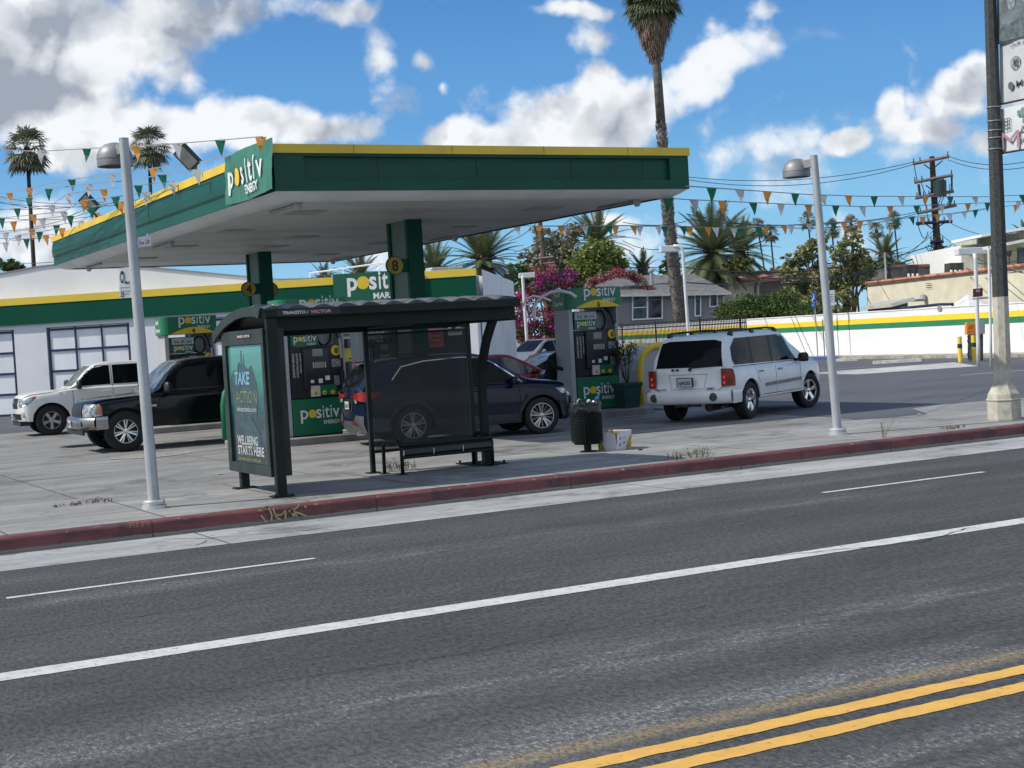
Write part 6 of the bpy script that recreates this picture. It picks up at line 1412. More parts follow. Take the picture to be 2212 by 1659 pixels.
# ================================================================ BOUNDARY WALL
B0 = Vector((45.9, 42.5, 0)); bd = Vector((.132, 1, 0)).normalized(); bnn = Vector((-bd.y, bd.x, 0)); bnn = Vector((-bd.y, bd.x, 0))
def onwall(u, v, off=0.): return PN(u, v, B0 + bnn*off, bnn)
def wl(g, s0, s1, z0, z1, d0, d1):
    v = [B0+bd*s+bnn*d+Z3*z for d in (d0, d1) for z in (z0, z1) for s in (s0, s1)]
    g.add(v, [(0,2,3,1),(4,5,7,6),(0,1,5,4),(2,6,7,3),(0,4,6,2),(1,3,7,5)])
bw = empty('boundary_wall', 'long white block wall with yellow and green painted stripes at the back of the lot', 'wall', B0)
def bwb(nm, g, m, **k):
    for q in g.v: q -= B0
    return g.build(nm, m, bw, **k)
g = MB(); wl(g, -14, 41, 0, 2.08, -.2, 0); bwb('wall_face', g, mat('painted_block', (.80,.80,.79), .7, var=.05, vs=.8, bump=.25, bs=12, stretch=(1,.5,3), stain=((.55,.54,.50), 1.2, .62, .3)))
g = MB(); wl(g, -14, 41, 1.56, 1.80, 0, .004); bwb('yellow_stripe', g, mat('stripe_yellow', (.88,.62,.03), .6, var=.04))
g = MB(); wl(g, -14, 41, 1.31, 1.555, 0, .004); bwb('green_stripe', g, mat('stripe_green', (.025,.21,.09), .6, var=.06))
g = MB(); wl(g, -14, 41, 2.083, 2.13, -.24, .03); bwb('coping', g, M_wht)
g = MB(); wl(g, -14, 30, 0, .13, .02, 1.5); struct('wall_kerb', g, mat('sandy_kerb', (.40,.36,.30), .9, var=.25, vs=2))
g = MB(); a = onwall(1770, 776, 1.6); g.box(a.x-.1, a.x+.1, a.y-1.4, a.y+1.2, 0, .145); struct('blue_kerb', g, mat('blue_paint', (.05,.10,.35), .6))
# ---------------- iron fence
f0, f1 = 19.6, 35.6; fe = empty('iron_fence', 'tall black iron picket fence in front of the striped wall', 'fence', B0+bd*f0+bnn*1.2); o = fe.location
g = MB(); s = f0
while s < f1:
    p = B0+bd*s+bnn*1.2-o; g.cyl(p+Z3*.05, p+Z3*2.28, .030, .030, 4, False); s += .17
fp = g.build('pickets', M_black, fe)
g = MB()
for z in (.25, 1.95): g.tube([B0+bd*f0+bnn*1.2-o+Z3*z, B0+bd*f1+bnn*1.2-o+Z3*z], .035, 4)
g.build('rails', M_black, fe)
for s in (f0, f0+.6, f0+5, f0+10.5, f1-.9, f1): g = MB(); p = B0+bd*s+bnn*1.2-o; g.cyl(p, p+Z3*2.4, .04, .04, 4); g.build('post', M_black, fe)
for s in (f1, f1-.9):
    g = MB(); p = B0+bd*s+bnn*1.2-o
    g.quad(p+Z3*.1-bd*.15, p+Z3*.1+bd*.15, p+Z3*2.45+bd*.15, p+Z3*2.45-bd*.15) if False else [g.cyl(p+Z3*(.2+.13*k)-bd*.12, p+Z3*(.27+.13*k)+bd*.12, .03, .03, 4) for k in range(17)]
    g.build('gate_lattice', M_black, fe)
# ---------------- white light poles in the lot
def lotlight(pts, hd, d, label, r=.075, two=False):
    b = P(*pts[0], d); b.z = 0; root = empty('lot_light', label, 'light pole', b, 0, 'white area lights of the station'); q = [P(u, v, d)-b for u, v in pts]; q[0] = Vector((q[0].x, q[0].y, 0))
    g = MB(); g.tube(q, r, 8); g.build('pole', mat('white_metal', (.66,.67,.67), .5, var=.05), root, smooth=True)
    (u0, v0, u1, v1) = hd; A = P(u0, v1, d)-b; Bq = P(u1, v1-(u1-u0)*.05, d)-b; h = (P(u0, v0, d)-P(u0, v1, d)).length; n = Vector((-.45,-.9,0))*.45
    g = MB(); vs = [A, Bq, Bq+Z3*h, A+Z3*h]; g.add([q_ for q_ in vs]+[q_-n for q_ in vs], [(0,1,2,3),(7,6,5,4),(0,4,5,1),(1,5,6,2),(2,6,7,3),(3,7,4,0)]); g.build('head', MT['white_metal'], root, bevel=.02)
    return root
lotlight([(1489,772),(1487,720),(1476,560),(1474,538),(1466,532),(1455,531)], (1428,531,1468,545), 56, 'white area light pole rising behind the white sport utility vehicle', .065)
lotlight([(1140,760),(1137,720),(1129,600),(1130,597)], (1121,590,1156,601), 70, 'small white area light pole in front of the bougainvillea', .075)
lotlight([(2114,800),(2113,740),(2107,560),(2105,548)], (2071,536,2134,551), 50, 'white area light pole beside the air machine near the big banner pole', .065)
lotlight([(2141,800),(2140,720),(2136,540),(2136,538)], (2133,532,2139,540), 48, 'slim grey white pole just left of the big banner pole', .045)
g = MB(); rt = empty('notice_sign', 'small dark red notice sign on a white frame beside the air machine', 'sign', P(2112,640,49.6)); o = rt.location
q = [P(u, v, 49.6)-o for u, v in ((2103,642),(2123,640),(2123,622),(2103,624))]; g.add(q+[a+Vector((0,.03,0)) for a in q], [(0,1,2,3),(7,6,5,4),(0,4,5,1),(1,5,6,2),(2,6,7,3),(3,7,4,0)]); pl = g.build('plate', mat('notice_red', (.09,.02,.02), .5), rt)
g = MB(); text(g, 'NO', P(2113,631,49.55)-o, X3, Z3, .12, .02, align='CENTER'); g.build('lettering', M_white_paint, pl)
g = MB(); g.tube([P(2100,645,49.7)-o, P(2135,643,49.7)-o], .04, 6); g.build('bracket', MT['white_metal'], rt)
# ---------------- air and water machine, bollards, wheel stops, signs
am = empty('air_machine', 'orange topped air and water machine on a dark cabinet beside two bollards', 'air machine', G(2108, 780)); o = am.location; dd = (o-EYE).dot(MC @ Vector((0,0,-1)))
def pbox(u0, v0, u1, v1, dep, nm, m, root, bevel=.01):
    o = root.location; A, B_, C_, D_ = [P(u, v, dd)-o for u, v in ((u0,v1),(u1,v1-(u1-u0)*.05),(u1,v0-(u1-u0)*.05),(u0,v0))]; n = Vector((.47,.88,0))*dep
    g = MB(); g.add([A,B_,C_,D_,A+n,B_+n,C_+n,D_+n], [(0,1,2,3),(7,6,5,4),(0,4,5,1),(1,5,6,2),(2,6,7,3),(3,7,4,0)]); return g.build(nm, m, root, bevel=bevel)
pbox(2099, 722, 2124, 779, .5, 'cabinet', mat('cabinet_dark', (.05,.05,.045), .6, var=.3, vs=6), am); pbox(2112, 694, 2128, 722, .3, 'meter', M_grey, am)
op = pbox(2088, 697, 2111, 723, .25, 'orange_panel', mat('orange_panel', (.75,.30,.02), .5, var=.1, vs=4), am)
g = MB(); text(g, 'AIR', P(2099,711,dd-.05)-o, X3, Z3, .22, .03, align='CENTER'); text(g, 'WATER', P(2099,719,dd-.05)-o, X3, Z3, .12, .03, align='CENTER'); g.build('lettering', mat('sign_red', (.5,.05,.06), .5), op)
g = MB(); rnd = random.Random(4); q = [P(2093+rnd.uniform(-3,3), 725+k*3.2, dd)-o for k in range(16)]; g.tube(q, .03, 5); g.build('hose', M_rubber, am)
for u, v, vt, lb in ((2075, 783, 727, 'yellow bollard with a green band left of the air machine'), (2105, 781, 726, 'yellow bollard with a green band directly in front of the air machine')):
    b = G(u, v); d_ = (b-EYE).dot(MC @ Vector((0,0,-1))); r = .085; h = (783-vt)/FF*d_; root = empty('bollard', lb, 'bollard', b, 0, 'yellow and green bollards')
    g = MB(); g.cyl((0,0,0),(0,0,h*.55), r, n=14); g.cyl((0,0,h*.72),(0,0,h), r, n=14); g.build('post', M_yband, root, smooth=False); g = MB(); g.cyl((0,0,h*.553),(0,0,h*.717), r+.004, n=14); g.build('green_band', M_green, root)
for u, v, w_, lb in ((1938, 784, 1.9, 'white concrete wheel stop nearer the middle of the striped wall'), (1822, 781, 1.2, 'short pale concrete wheel stop near the blue accessible sign')):
    b = G(u, v); g = MB(); pr = [(-.09,0),(.09,0),(.06,.13),(-.06,.13)]; L = w_/2; ax_ = Vector((.86,-.5,0)); ay_ = Vector((.5,.86,0))
    g.prism(pr, lambda a, b_, t: ay_*a+ax_*t+Z3*b_, -L, L); o_ = g.build('wheel_stop', mat('stop_white', (.62,.61,.58), .8, var=.15, vs=5), bevel=.01); o_.location = b; tag(o_, lb, 'wheel stop', 'wheel stops')
def postsign(u, vb, vt, pu0, pv0, pu1, pv1, m, label, r=.03, glyph=None, nm='parking_sign'):
    b = G(u, vb); d_ = (b-EYE).dot(MC @ Vector((0,0,-1))); root = empty(nm, label, 'sign', b); t = P(u-(vb-vt)*.06, vt, d_)-b
    g = MB(); g.tube([Vector((0,0,0)), t], r, 6); g.build('post', M_grey, root)
    if m:
        q = [P(a, c, d_-.06)-b for a, c in ((pu0,pv1),(pu1,pv1-.5),(pu1,pv0-.5),(pu0,pv0))]; n = Vector((.4,.8,0))*.02
        g = MB(); g.add(q+[a+n for a in q], [(0,1,2,3),(7,6,5,4),(0,4,5,1),(1,5,6,2),(2,6,7,3),(3,7,4,0)]); pl = g.build('plate', m, root)
        if glyph:
            g = MB(); c_ = (q[0]+q[1]+q[2]+q[3])/4; s_ = (q[3]-q[0]).length/2; e_ = Vector((0,-.01,0))
            disc(g, c_+Z3*s_*.65+e_, X3, Z3, s_*.12, 10); g.tube([c_+Z3*s_*.5+e_, c_+Z3*s_*.1+e_, c_+X3*s_*.3+Z3*s_*.05+e_, c_+X3*s_*.35-Z3*s_*.25+e_], s_*.06, 5)
            g.tube([c_+e_+X3*s_*.28*math.cos(t_)+Z3*(s_*.28*math.sin(t_)-s_*.1) for t_ in [math.radians(100+k*20) for k in range(12)]], s_*.045, 4); g.quad(*[c_+e_+X3*a*s_+Z3*b_*s_ for a, b_ in ((-.3,-.75),(.3,-.75),(.3,-.6),(-.3,-.6))]); g.build('symbol', M_white_paint, pl)
        else:
            g = MB(); c_ = (q[0]+q[1]+q[2]+q[3])/4; s_ = (q[3]-q[0]).length/2; e_ = Vector((0,-.01,0)); [g.quad(*[c_+e_+X3*a*s_+Z3*b_*s_ for a, b_ in ((-.25,z),(.25,z),(.25,z+.12),(-.25,z+.12))]) for z in (.4,.1,-.2,-.5)]; g.build('print', mat('print_grey', (.25,.25,.27), .6), pl)
postsign(1767, 776, 640, 1753, 631, 1763, 665, mat('sign_blue', (.02,.13,.50), .4), 'blue accessible parking sign on a thin post before the striped wall', glyph=1)
postsign(1803, 775, 640, 1792, 627, 1803, 660, M_sign, 'white parking sign on a thin post just right of the plain lamp post')
postsign(1782, 775, 690, 0,0,0,0, None, 'thin bare metal post between the blue sign and the lamp post', nm='sign_post'); postsign(1817, 771, 680, 0,0,0,0, None, 'thin bare metal post right of the lamp, before the striped wall', nm='sign_post')
# ================================================================ PLANTS
def leafmat(name, c, c2, var2=.45):
    m = bpy.data.materials.new(name); m.use_nodes = True; N = NT(m.node_tree); b = N.n['Principled BSDF']; MT[name] = m
    tc = N.new('ShaderNodeTexCoord').outputs['Object']; a = N.noise(tc, .7, 3, .6); h = N.noise(tc, 6, 2, .6)
    col = N.mix(N.ss(a, .35, .65), rgb(c), rgb(c2)); col = N.mix(N.m('MULTIPLY', N.ss(h, .4, .7), var2), col, rgb([x*1.7 for x in c]))
    N.l.new(col, b.inputs['Base Color']); b.inputs['Roughness'].default_value = .55; b.inputs['Specular IOR Level'].default_value = .3
    t = N.new('ShaderNodeBsdfTranslucent'); N.l.new(col, t.inputs[0]); mx = N.new('ShaderNodeMixShader'); mx.inputs[0].default_value = .22
    N.l.new(b.outputs[0], mx.inputs[1]); N.l.new(t.outputs[0], mx.inputs[2]); N.l.new(mx.outputs[0], N.n['Material Output'].inputs[0]); return m
L_green = leafmat('leaf_green', (.08,.13,.045), (.12,.17,.06)); L_bright = leafmat('leaf_bright', (.14,.19,.045), (.20,.23,.07), .6); L_olive = leafmat('leaf_olive', (.20,.23,.095), (.29,.27,.13)); L_brown = leafmat('leaf_brownish', (.21,.20,.125), (.25,.22,.15))
L_palm = leafmat('palm_frond', (.095,.125,.06), (.14,.155,.075), .5); L_fan = leafmat('fan_frond', (.13,.14,.085), (.20,.19,.13), .6); L_dead = leafmat('dead_frond', (.20,.14,.09), (.26,.20,.14)); L_hedge = leafmat('hedge_leaf', (.045,.085,.02), (.09,.12,.035))
L_mag = leafmat('bract_magenta', (.24,.025,.13), (.34,.03,.10), .3); L_pink = leafmat('bract_pink', (.36,.07,.11), (.30,.10,.10), .3); L_purp = leafmat('bract_purple', (.14,.012,.13), (.24,.03,.14), .3)
M_bark = mat('bark', (.14,.115,.09), .9, var=.25, vs=8); M_barkp = mat('palm_bark', (.155,.14,.12), .9, var=.3, vs=5, stretch=(1,1,3)); M_barkd = mat('palm_bark_dark', (.06,.052,.045), .9, var=.3, vs=5, stretch=(1,1,3))
def leaves(g, c, r, n, sz, rnd, flat=.0):
    for _ in range(n):
        while True:
            d = Vector((rnd.uniform(-1,1), rnd.uniform(-1,1), rnd.uniform(-1,1)))
            if d.length < 1: break
        d = d*(.55+.45*rnd.random()) if d.length < .6 else d
        p = Vector((c[0]+d.x*r[0], c[1]+d.y*r[1], c[2]+d.z*r[2])); s = sz*rnd.uniform(.6, 1.4)
        a = Vector((rnd.gauss(0,1), rnd.gauss(0,1), rnd.gauss(0,1)*.7)).normalized()*s; b = a.cross(Vector((rnd.gauss(0,1), rnd.gauss(0,1), rnd.gauss(0,1)))).normalized()*s*.45
        g.quad(p-a*.5, p+b, p+a, p-b)
def P2(u, v, d): return P(u, v, d)
def tree(name, label, base, clumps, n, sz, lm, d, seed, bark=None, trunk_r=.2, group=None, cat='tree', branch=True, tight=1.):
    """clumps: list of (u, v, ru, rv) ellipses in the photo's view at distance d, given real depth"""
    rnd = random.Random(seed); b = P(base[0], base[1], d); b.z = 0; root = empty(name, label, cat, b, 0, group); k = d/FF
    g = MB(); br = MB(); tot = sum(c[2]*c[3] for c in clumps); cs = []
    for (u, v, ru, rv) in clumps:
        c = P(u, v, d+rnd.uniform(-1,1)*ru*k*.6)-b; m = max(3, int(tot**0*ru*rv/70)); cs.append((c, ru*k, rv*k))
        sub = max(6, int(ru*rv/20)); per = max(6, int(n*ru*rv/tot/sub))
        for _ in range(sub):
            a = rnd.uniform(0, 6.28); q = math.sqrt(rnd.random()); ph = rnd.uniform(-1,1)
            o = Vector((math.cos(a)*q*ru*k*.85, ph*ru*k*.6, math.sin(a)*q*rv*k*.85)); rr = rnd.uniform(.13,.34)*min(ru, rv)*k*tight
            leaves(g, c+o, (rr*1.25, rr*1.25, rr*.85), per, sz, rnd)
    g.build('crown', lm, root)
    top = max(c[0].z for c in cs); low = min(c[0].z for c in cs)
    mid = Vector((sum(c[0].x for c in cs)/len(cs), sum(c[0].y for c in cs)/len(cs), low*.7)); mid.x *= .6; mid.y *= .6
    br.tube([Vector((0,0,0)), mid*.5+Vector((.1,0,0)), mid], trunk_r, 8, r1=trunk_r*.7)
    if branch:
        for c, a, h in cs:
            br.tube([mid, (mid+c)/2+Vector((rnd.uniform(-.3,.3), 0, .2)), c, c+Vector((rnd.uniform(-.4,.4)*a, 0, h*.6))], trunk_r*.45, 5, r1=.02)
            for _ in range(3): br.tube([c*.7+mid*.3, c+Vector((rnd.uniform(-.8,.8)*a, rnd.uniform(-.5,.5)*a, rnd.uniform(-.2,.8)*h))], trunk_r*.2, 4, r1=.012)
    br.build('trunk', bark or M_bark, root, smooth=True); return root
def frond(g, b, az, el, ln, droop, rnd, nl=24, ll=.42, wd=.035):
    p = Vector(b); d = Vector((math.cos(az)*math.cos(el), math.sin(az)*math.cos(el), math.sin(el))); st = ln/nl; pts = [p.copy()]
    for k in range(nl):
        d = (d+Vector((0,0,-droop*st*(.5+k/nl)))).normalized(); p = p+d*st; pts.append(p.copy())
    for k in range(1, nl+1):
        t = k/nl; d = (pts[k]-pts[k-1]).normalized(); s = d.cross(Z3); s = s.normalized() if s.length > .05 else X3; up = s.cross(d)
        L = ll*math.sin(math.pi*min(1, .18+t*.80))**.7
        for sg in (-1, 1):
            e = (s*sg*.8+d*.65+up*.10-Z3*.25).normalized()*L*rnd.uniform(.85,1.1); w_ = d*wd
            g.quad(pts[k]-w_, pts[k]+w_, pts[k]+e+w_*.2)
        w2 = s*.02; g.quad(pts[k-1]-w2, pts[k-1]+w2, pts[k]+w2, pts[k]-w2)
def date_palm(u, v, d, R, label, vb=None, n=60, seed=1, group='date palms behind the houses', trunk=.38, dense=1.):
    rnd = random.Random(seed); c = P(u, v, d); root = empty('date_palm', label, 'palm tree', (c.x, c.y, 0), 0, group); h = c.z
    g = MB(); dg = MB()
    n = int(n*1.45) if False else n
    for i in range(n):
        t = i/n; el = math.radians(80-125*t**.9+rnd.uniform(-8,8)); az = i*2.399+rnd.uniform(-.2,.2)
        frond(g, (0,0,h-.15*t), az, el, R*rnd.uniform(.85,1.08), .34*2.2/R*(1 if t < .7 else .6), rnd, 30, R*.20, R*.017)
    for i in range(int(n*.35)): az = rnd.uniform(0,6.28); frond(dg, (0,0,h-.3), az, math.radians(-40+rnd.uniform(-25,10)), R*.75, .5, rnd, 18, R*.15, R*.016)
    g.build('crown', L_palm, root); dg.build('dead_fronds', L_dead, root)
    g = MB(); g.cyl((0,0,0),(0,0,h), trunk, trunk*.9, 12); g.lathe([(trunk*.9,-.9),(trunk*1.25,-.4),(trunk*1.1,.1),(.1,.3)], 12, Matrix.Translation((0,0,h))); g.build('trunk', M_barkp, root, smooth=True)
    g = MB(); rr = random.Random(seed+50)
    for _ in range(6): a = rr.uniform(0, 6.28); g.tube([(0,0,h), (math.cos(a)*.4, math.sin(a)*.4, h+.35), (math.cos(a)*.7, math.sin(a)*.7, h+.1)], .045, 5)
    g.build('fruit_stalks', mat('fruit_orange', (.42,.16,.05), .7, var=.2), root); return root
def fanleaf(g, p, d, r, rnd, nb=9, w_=.10):
    s = d.cross(Vector((rnd.uniform(-.3,.3), rnd.uniform(-.3,.3), 1))).normalized(); up = s.cross(d)
    for k in range(nb):
        a = math.radians(-75+150*k/(nb-1)); e = (d*math.cos(a)+s*math.sin(a)-Z3*.18*abs(math.sin(a))).normalized(); t = e.cross(up).normalized()*w_*r
        g.quad(p, p+e*r*.55+t, p+e*r*rnd.uniform(.85,1.1)-Z3*r*.18, p+e*r*.55-t)
def fan_palm(u, v, d, R, label, ub, vb, seed, n=46, tr=.2, group='slender fan palms', skirt=.5, bark=None, lm=None, dead=.25):
    rnd = random.Random(seed); c = P(u, v, d); b = P(ub, vb, d); h = c.z; fr = (c-b); k = h/fr.z if fr.z > .1 else 1; base = c-fr*k; base.z = 0
    root = empty('fan_palm', label, 'palm tree', base, 0, group); top = c-base; g = MB(); dg = MB()
    n = int(n*1.45) if False else n
    for i in range(n):
        t = i/n; el = math.radians(80-125*t+rnd.uniform(-10,10)); az = i*2.399+rnd.uniform(-.3,.3); d_ = Vector((math.cos(az)*math.cos(el), math.sin(az)*math.cos(el), math.sin(el)))
        p0 = top+Vector((0,0,-.25*R*t)); p1 = p0+d_*R*rnd.uniform(.38,.62)-Z3*.1*R*t; g.quad(p0-X3*.02, p0+X3*.02, p1+X3*.015, p1-X3*.015)
        fanleaf(g, p1, (d_-Z3*.35).normalized(), R*.50, rnd, 9, .075)
    for i in range(int(n*dead)):
        az = rnd.uniform(0,6.28); p1 = top+Vector((math.cos(az)*R*.22, math.sin(az)*R*.22, -R*rnd.uniform(.25,.55))); fanleaf(dg, p1, Vector((math.cos(az)*.35, math.sin(az)*.35, -1)).normalized(), R*.45, rnd, 6)
    g.build('crown', lm or L_fan, root); dg.build('dead_fronds', L_dead, root)
    g = MB(); g.tube([Vector((0,0,0)), top*.5, top-Vector((0,0,R*.1))], tr*1.1, 8, r1=tr*.75); g.lathe([(tr*.8,-R*.55),(tr*2.0,-R*.3),(tr*1.2,0),(0,.1)], 8, Matrix.Translation(top)); g.build('trunk', bark or M_barkd, root, smooth=True); return root
# slender palms far behind on the right
for i, (u, v, ub, vb, R_, lb) in enumerate(((1612,494,1618,585,20,'leftmost fan palm of the three right of the big date palm'), (1637,490,1650,575,21,'middle fan palm of the three right of the big date palm'), (1664,502,1672,585,19,'rightmost and shortest fan palm of the three right of the date palm'),
        (1745,474,1752,540,20,'fan palm crown directly left of the plain lamp post'), (1797,491,1802,560,20,'fan palm directly right of the plain lamp post'), (1838,482,1845,560,20,'fan palm between the lamp post and the loose olive tree top'),
        (1893,496,1901,540,18,'small fan palm above the short date palm on the right'), (1931,474,1943,590,19,'tall fan palm standing left of the utility pole'))):
    d_ = 150; fan_palm(u, v, d_, R_*1.15/FF*d_, lb, ub, vb, 20+i, 44, .10)
fan_palm(58, 318, 105, 58/FF*105, 'tall fan palm with ragged crown at the far left behind the station', 73, 573, 31, 60, .17, 'left fan palms', dead=.5)
fan_palm(322, 312, 110, 54/FF*110, 'fan palm crown rising above the canopy between the lamp head and floodlight', 325, 415, 32, 52, .16, 'left fan palms', dead=.5)
# the big palm: shaggy skirt under a crown that is cut by the frame
def big_palm():
    d = 93; b = P(1474, 735, d); b.z = 0; root = empty('tall_palm', 'very tall fan palm with a thick brown skirt rising behind the canopy', 'palm tree', b); pts = []
    for u, v in ((1474,735),(1470,690),(1458,600),(1447,500),(1439,420),(1432,325),(1428,268),(1420,160),(1415,100),(1410,30),(1408,-30)): pts.append(P(u, v, d)-b)
    pts[0] = Vector((pts[1].x, pts[1].y, 0)); rnd = random.Random(6); g = MB(); k = d/FF
    g.tube([pts[0]]+pts[1:7], 15.5*k, 14, r1=9.5*k); tr = g.build('trunk', M_barkp, root, smooth=True)
    g = MB(); g.tube(pts[6:], 10*k, 12, r1=8*k); g.build('upper_trunk', mat('smooth_bark', (.15,.135,.115), .9, var=.25, vs=3, stretch=(1,1,2)), root, smooth=True)
    g = MB()                                                      # leaf-base stubs, criss-cross
    zlow, zhi = 0.5, pts[6].z
    for i in range(900):
        z = rnd.uniform(zlow, zhi); t = z
        for a_, b_ in zip(pts, pts[1:]):
            if a_.z <= z <= b_.z: q = a_+(b_-a_)*((z-a_.z)/(b_.z-a_.z)); break
        R_ = (15.5-5.5*z/zhi)*k; az = rnd.uniform(0, 6.28); n = Vector((math.cos(az), math.sin(az), 0)); s = Vector((-n.y, n.x, 0)); p = q+n*R_*.92
        w_ = .10; L = rnd.uniform(.15,.32); g.quad(p-s*w_, p+s*w_, p+n*.14+Z3*L+s*w_*.3, p+n*.14+Z3*L-s*w_*.3)
    g.build('leaf_bases', mat('leaf_base', (.30,.265,.225), .9, c2=(.10,.085,.07), var=1, vs=3), root)
    T = pts[9]; g = MB(); dg = MB()
    for i in range(950):                                          # skirt of hanging dead leaves
        t = rnd.random(); z = -75*k*t; rad = (38*(1-.85*max(0,t-.15)/.85)**.8+3)*k*rnd.uniform(.75,1.05); az = rnd.uniform(0,6.28)
        p = T+Vector((math.cos(az)*rad, math.sin(az)*rad, z)); dd_ = Vector((math.cos(az)*rnd.uniform(-.45,.15), math.sin(az)*rnd.uniform(-.45,.15), -1)).normalized(); s = Vector((-math.sin(az), math.cos(az), 0)); L = rnd.uniform(.5,1.1)
        for j in (-1,0,1): e = (dd_+s*j*.18).normalized(); dg.quad(p-s*.05, p+s*.05, p+e*L+s*.015, p+e*L-s*.015)
    dg.build('skirt', leafmat('skirt_leaf', (.17,.115,.08), (.25,.18,.13), .5), root)
    for i in range(90):
        t = i/90; el = math.radians(75-120*t+rnd.uniform(-8,8)); az = i*2.399; d_ = Vector((math.cos(az)*math.cos(el), math.sin(az)*math.cos(el), math.sin(el)))
        p0 = T+Vector((0,0,.9)); p1 = p0+d_*rnd.uniform(.8,1.2); g.quad(p0-X3*.03, p0+X3*.03, p1+X3*.02, p1-X3*.02); fanleaf(g, p1, (d_-Z3*.5).normalized(), 1.15, rnd, 11, .07)
    g.build('crown', L_palm, root)
big_palm()
# date palms
date_palm(1540, 545, 112, 122/FF*112, 'large date palm with drooping fronds right of the tall palm trunk', seed=3, n=80)
date_palm(1598, 545, 118, 92/FF*118, 'date palm crown behind and right of the large date palm', seed=4, n=60)
date_palm(1292, 522, 121, 92/FF*121, 'dark date palm crown rising behind the round bright green tree', seed=5, n=56)
date_palm(1388, 582, 122, 52/FF*122, 'small pale date palm between the green tree and the tall palm trunk', seed=6, n=44)
date_palm(1912, 553, 92, 62/FF*92, 'short date palm left of the utility pole on top of the loose trees', seed=7, n=46)
date_palm(1045, 562, 80, 105/FF*80, 'heavy date palm hanging below the right part of the canopy edge', seed=8, n=80)
date_palm(938, 590, 84, 84/FF*84, 'date palm just right of the front canopy column', seed=9, n=60)
date_palm(780, 597, 88, 66/FF*88, 'date palm top seen between the two canopy columns above the sign', seed=10, n=50)
date_palm(702, 606, 95, 48/FF*95, 'small date palm top left of the roof sign between the columns', seed=11, n=40)
date_palm(2216, 510, 80, 44/FF*80, 'palm fronds behind the white house at the right edge', seed=12, n=40)
# broadleaf trees
tree('airy_tree', 'tall airy grey green tree behind the bougainvillea and bare pole', (1190,740), [(1190,570,48,60),(1170,520,30,32),(1220,510,42,28),(1215,560,40,50),(1150,590,30,34),(1250,500,26,22),(1140,560,20,24)], 5200, .20, L_brown, 120, 41)
tree('round_tree', 'dense bright yellow green round tree above the grey roof', (1290,700), [(1290,562,54,42),(1260,580,34,34),(1320,575,36,38),(1290,535,34,22),(1335,600,18,22),(1245,600,24,24)], 9000, .22, L_bright, 116, 42, tight=1.5)
tree('loose_tree', 'loose olive tree with open branches left and right of the plain lamp post', (1780,700), [(1745,545,34,24),(1720,575,28,26),(1770,525,26,20),(1700,590,22,16),(1720,625,34,44),(1775,600,34,44),(1760,650,40,34),(1705,560,16,14)], 6500, .14, L_olive, 86, 43)
tree('loose_tree', 'loose olive tree between the lamp post and the stucco building', (1850,690), [(1840,520,26,22),(1820,545,26,26),(1860,560,30,26),(1830,590,34,36),(1800,610,28,40),(1870,600,24,26),(1820,650,34,38),(1815,680,22,18)], 6500, .14, L_olive, 84, 44)
tree('dark_bush_tree', 'dark green leafy mass below the short date palm beside the stucco wall', (1890,640), [(1890,580,44,18),(1920,590,44,14),(1860,580,22,14)], 2600, .2, L_green, 90, 45, branch=False)
tree('conifer', 'narrow dark conifer between the small date palm and the tall palm', (1436,640), [(1438,585,15,22),(1438,562,8,12)], 1500, .16, L_green, 114, 46, branch=False)
tree('palm_thicket', 'yellowish thicket under the two big date palms on the red tiled roof line', (1590,640), [(1600,570,26,16),(1570,580,20,12)], 1500, .2, leafmat('thicket_leaf', (.10,.12,.03), (.14,.14,.05)), 93, 47, branch=False)
tree('far_tree', 'small dark tree top at the far left edge behind the market roof', (20,640), [(10,572,26,14),(34,577,22,10)], 1600, .2, L_green, 90, 48, branch=False)
tree('far_tree', 'round distant tree behind the grey parapet near the utility pole', (1945,620), [(1945,575,18,10)], 600, .3, L_green, 140, 49, branch=False)
tree('far_tree', 'low pale tree line behind the tiled roof near the fan palm trunks', (1690,620), [(1690,585,34,10),(1640,590,20,8)], 900, .25, L_olive, 130, 50, branch=False)
tree('dark_tree', 'dark trees filling the gap behind the market side wall', (1120,660), [(1120,600,22,34),(1150,620,30,24),(1105,590,16,20)], 2400, .2, L_green, 98, 51, branch=False)
# hedge and bougainvillea
hg = MB(); rnd = random.Random(8); hb = onwall(1640, 700, -.6); hb.z = 1.0
for u in range(1562, 1712, 5):
    c = onwall(u, 690, -.8); c.z = 2.3+(.35 if u > 1600 else .05)+rnd.uniform(-.1,.25); leaves(hg, c-hb, (.6,.8,.75), 380, .10, rnd)
for u in range(1712, 1770, 6):
    c = onwall(u, 690, -.8); c.z = 2.15+rnd.uniform(-.1,.35); leaves(hg, c-hb, (.6,.7,.5), 260, .10, rnd)
root = empty('hedge', 'bright green hedge growing along the top of the striped wall', 'hedge', hb); hg.build('foliage', L_hedge, root); g = MB(); [g.tube([(x,0,-1),(x*1.02,.1,1.0)], .03, 5) for x in (-3,-1.2,.4,2)]; g.build('stems', M_bark, root)
bg_ = empty('bougainvillea', 'big magenta and red bougainvillea hanging beside the white market side wall', 'shrub', P(1165,760,74)); o = bg_.location; o.z = 0; bg_.location = o; rnd = random.Random(12)
mb = {k: MB() for k in 'mpgu'}
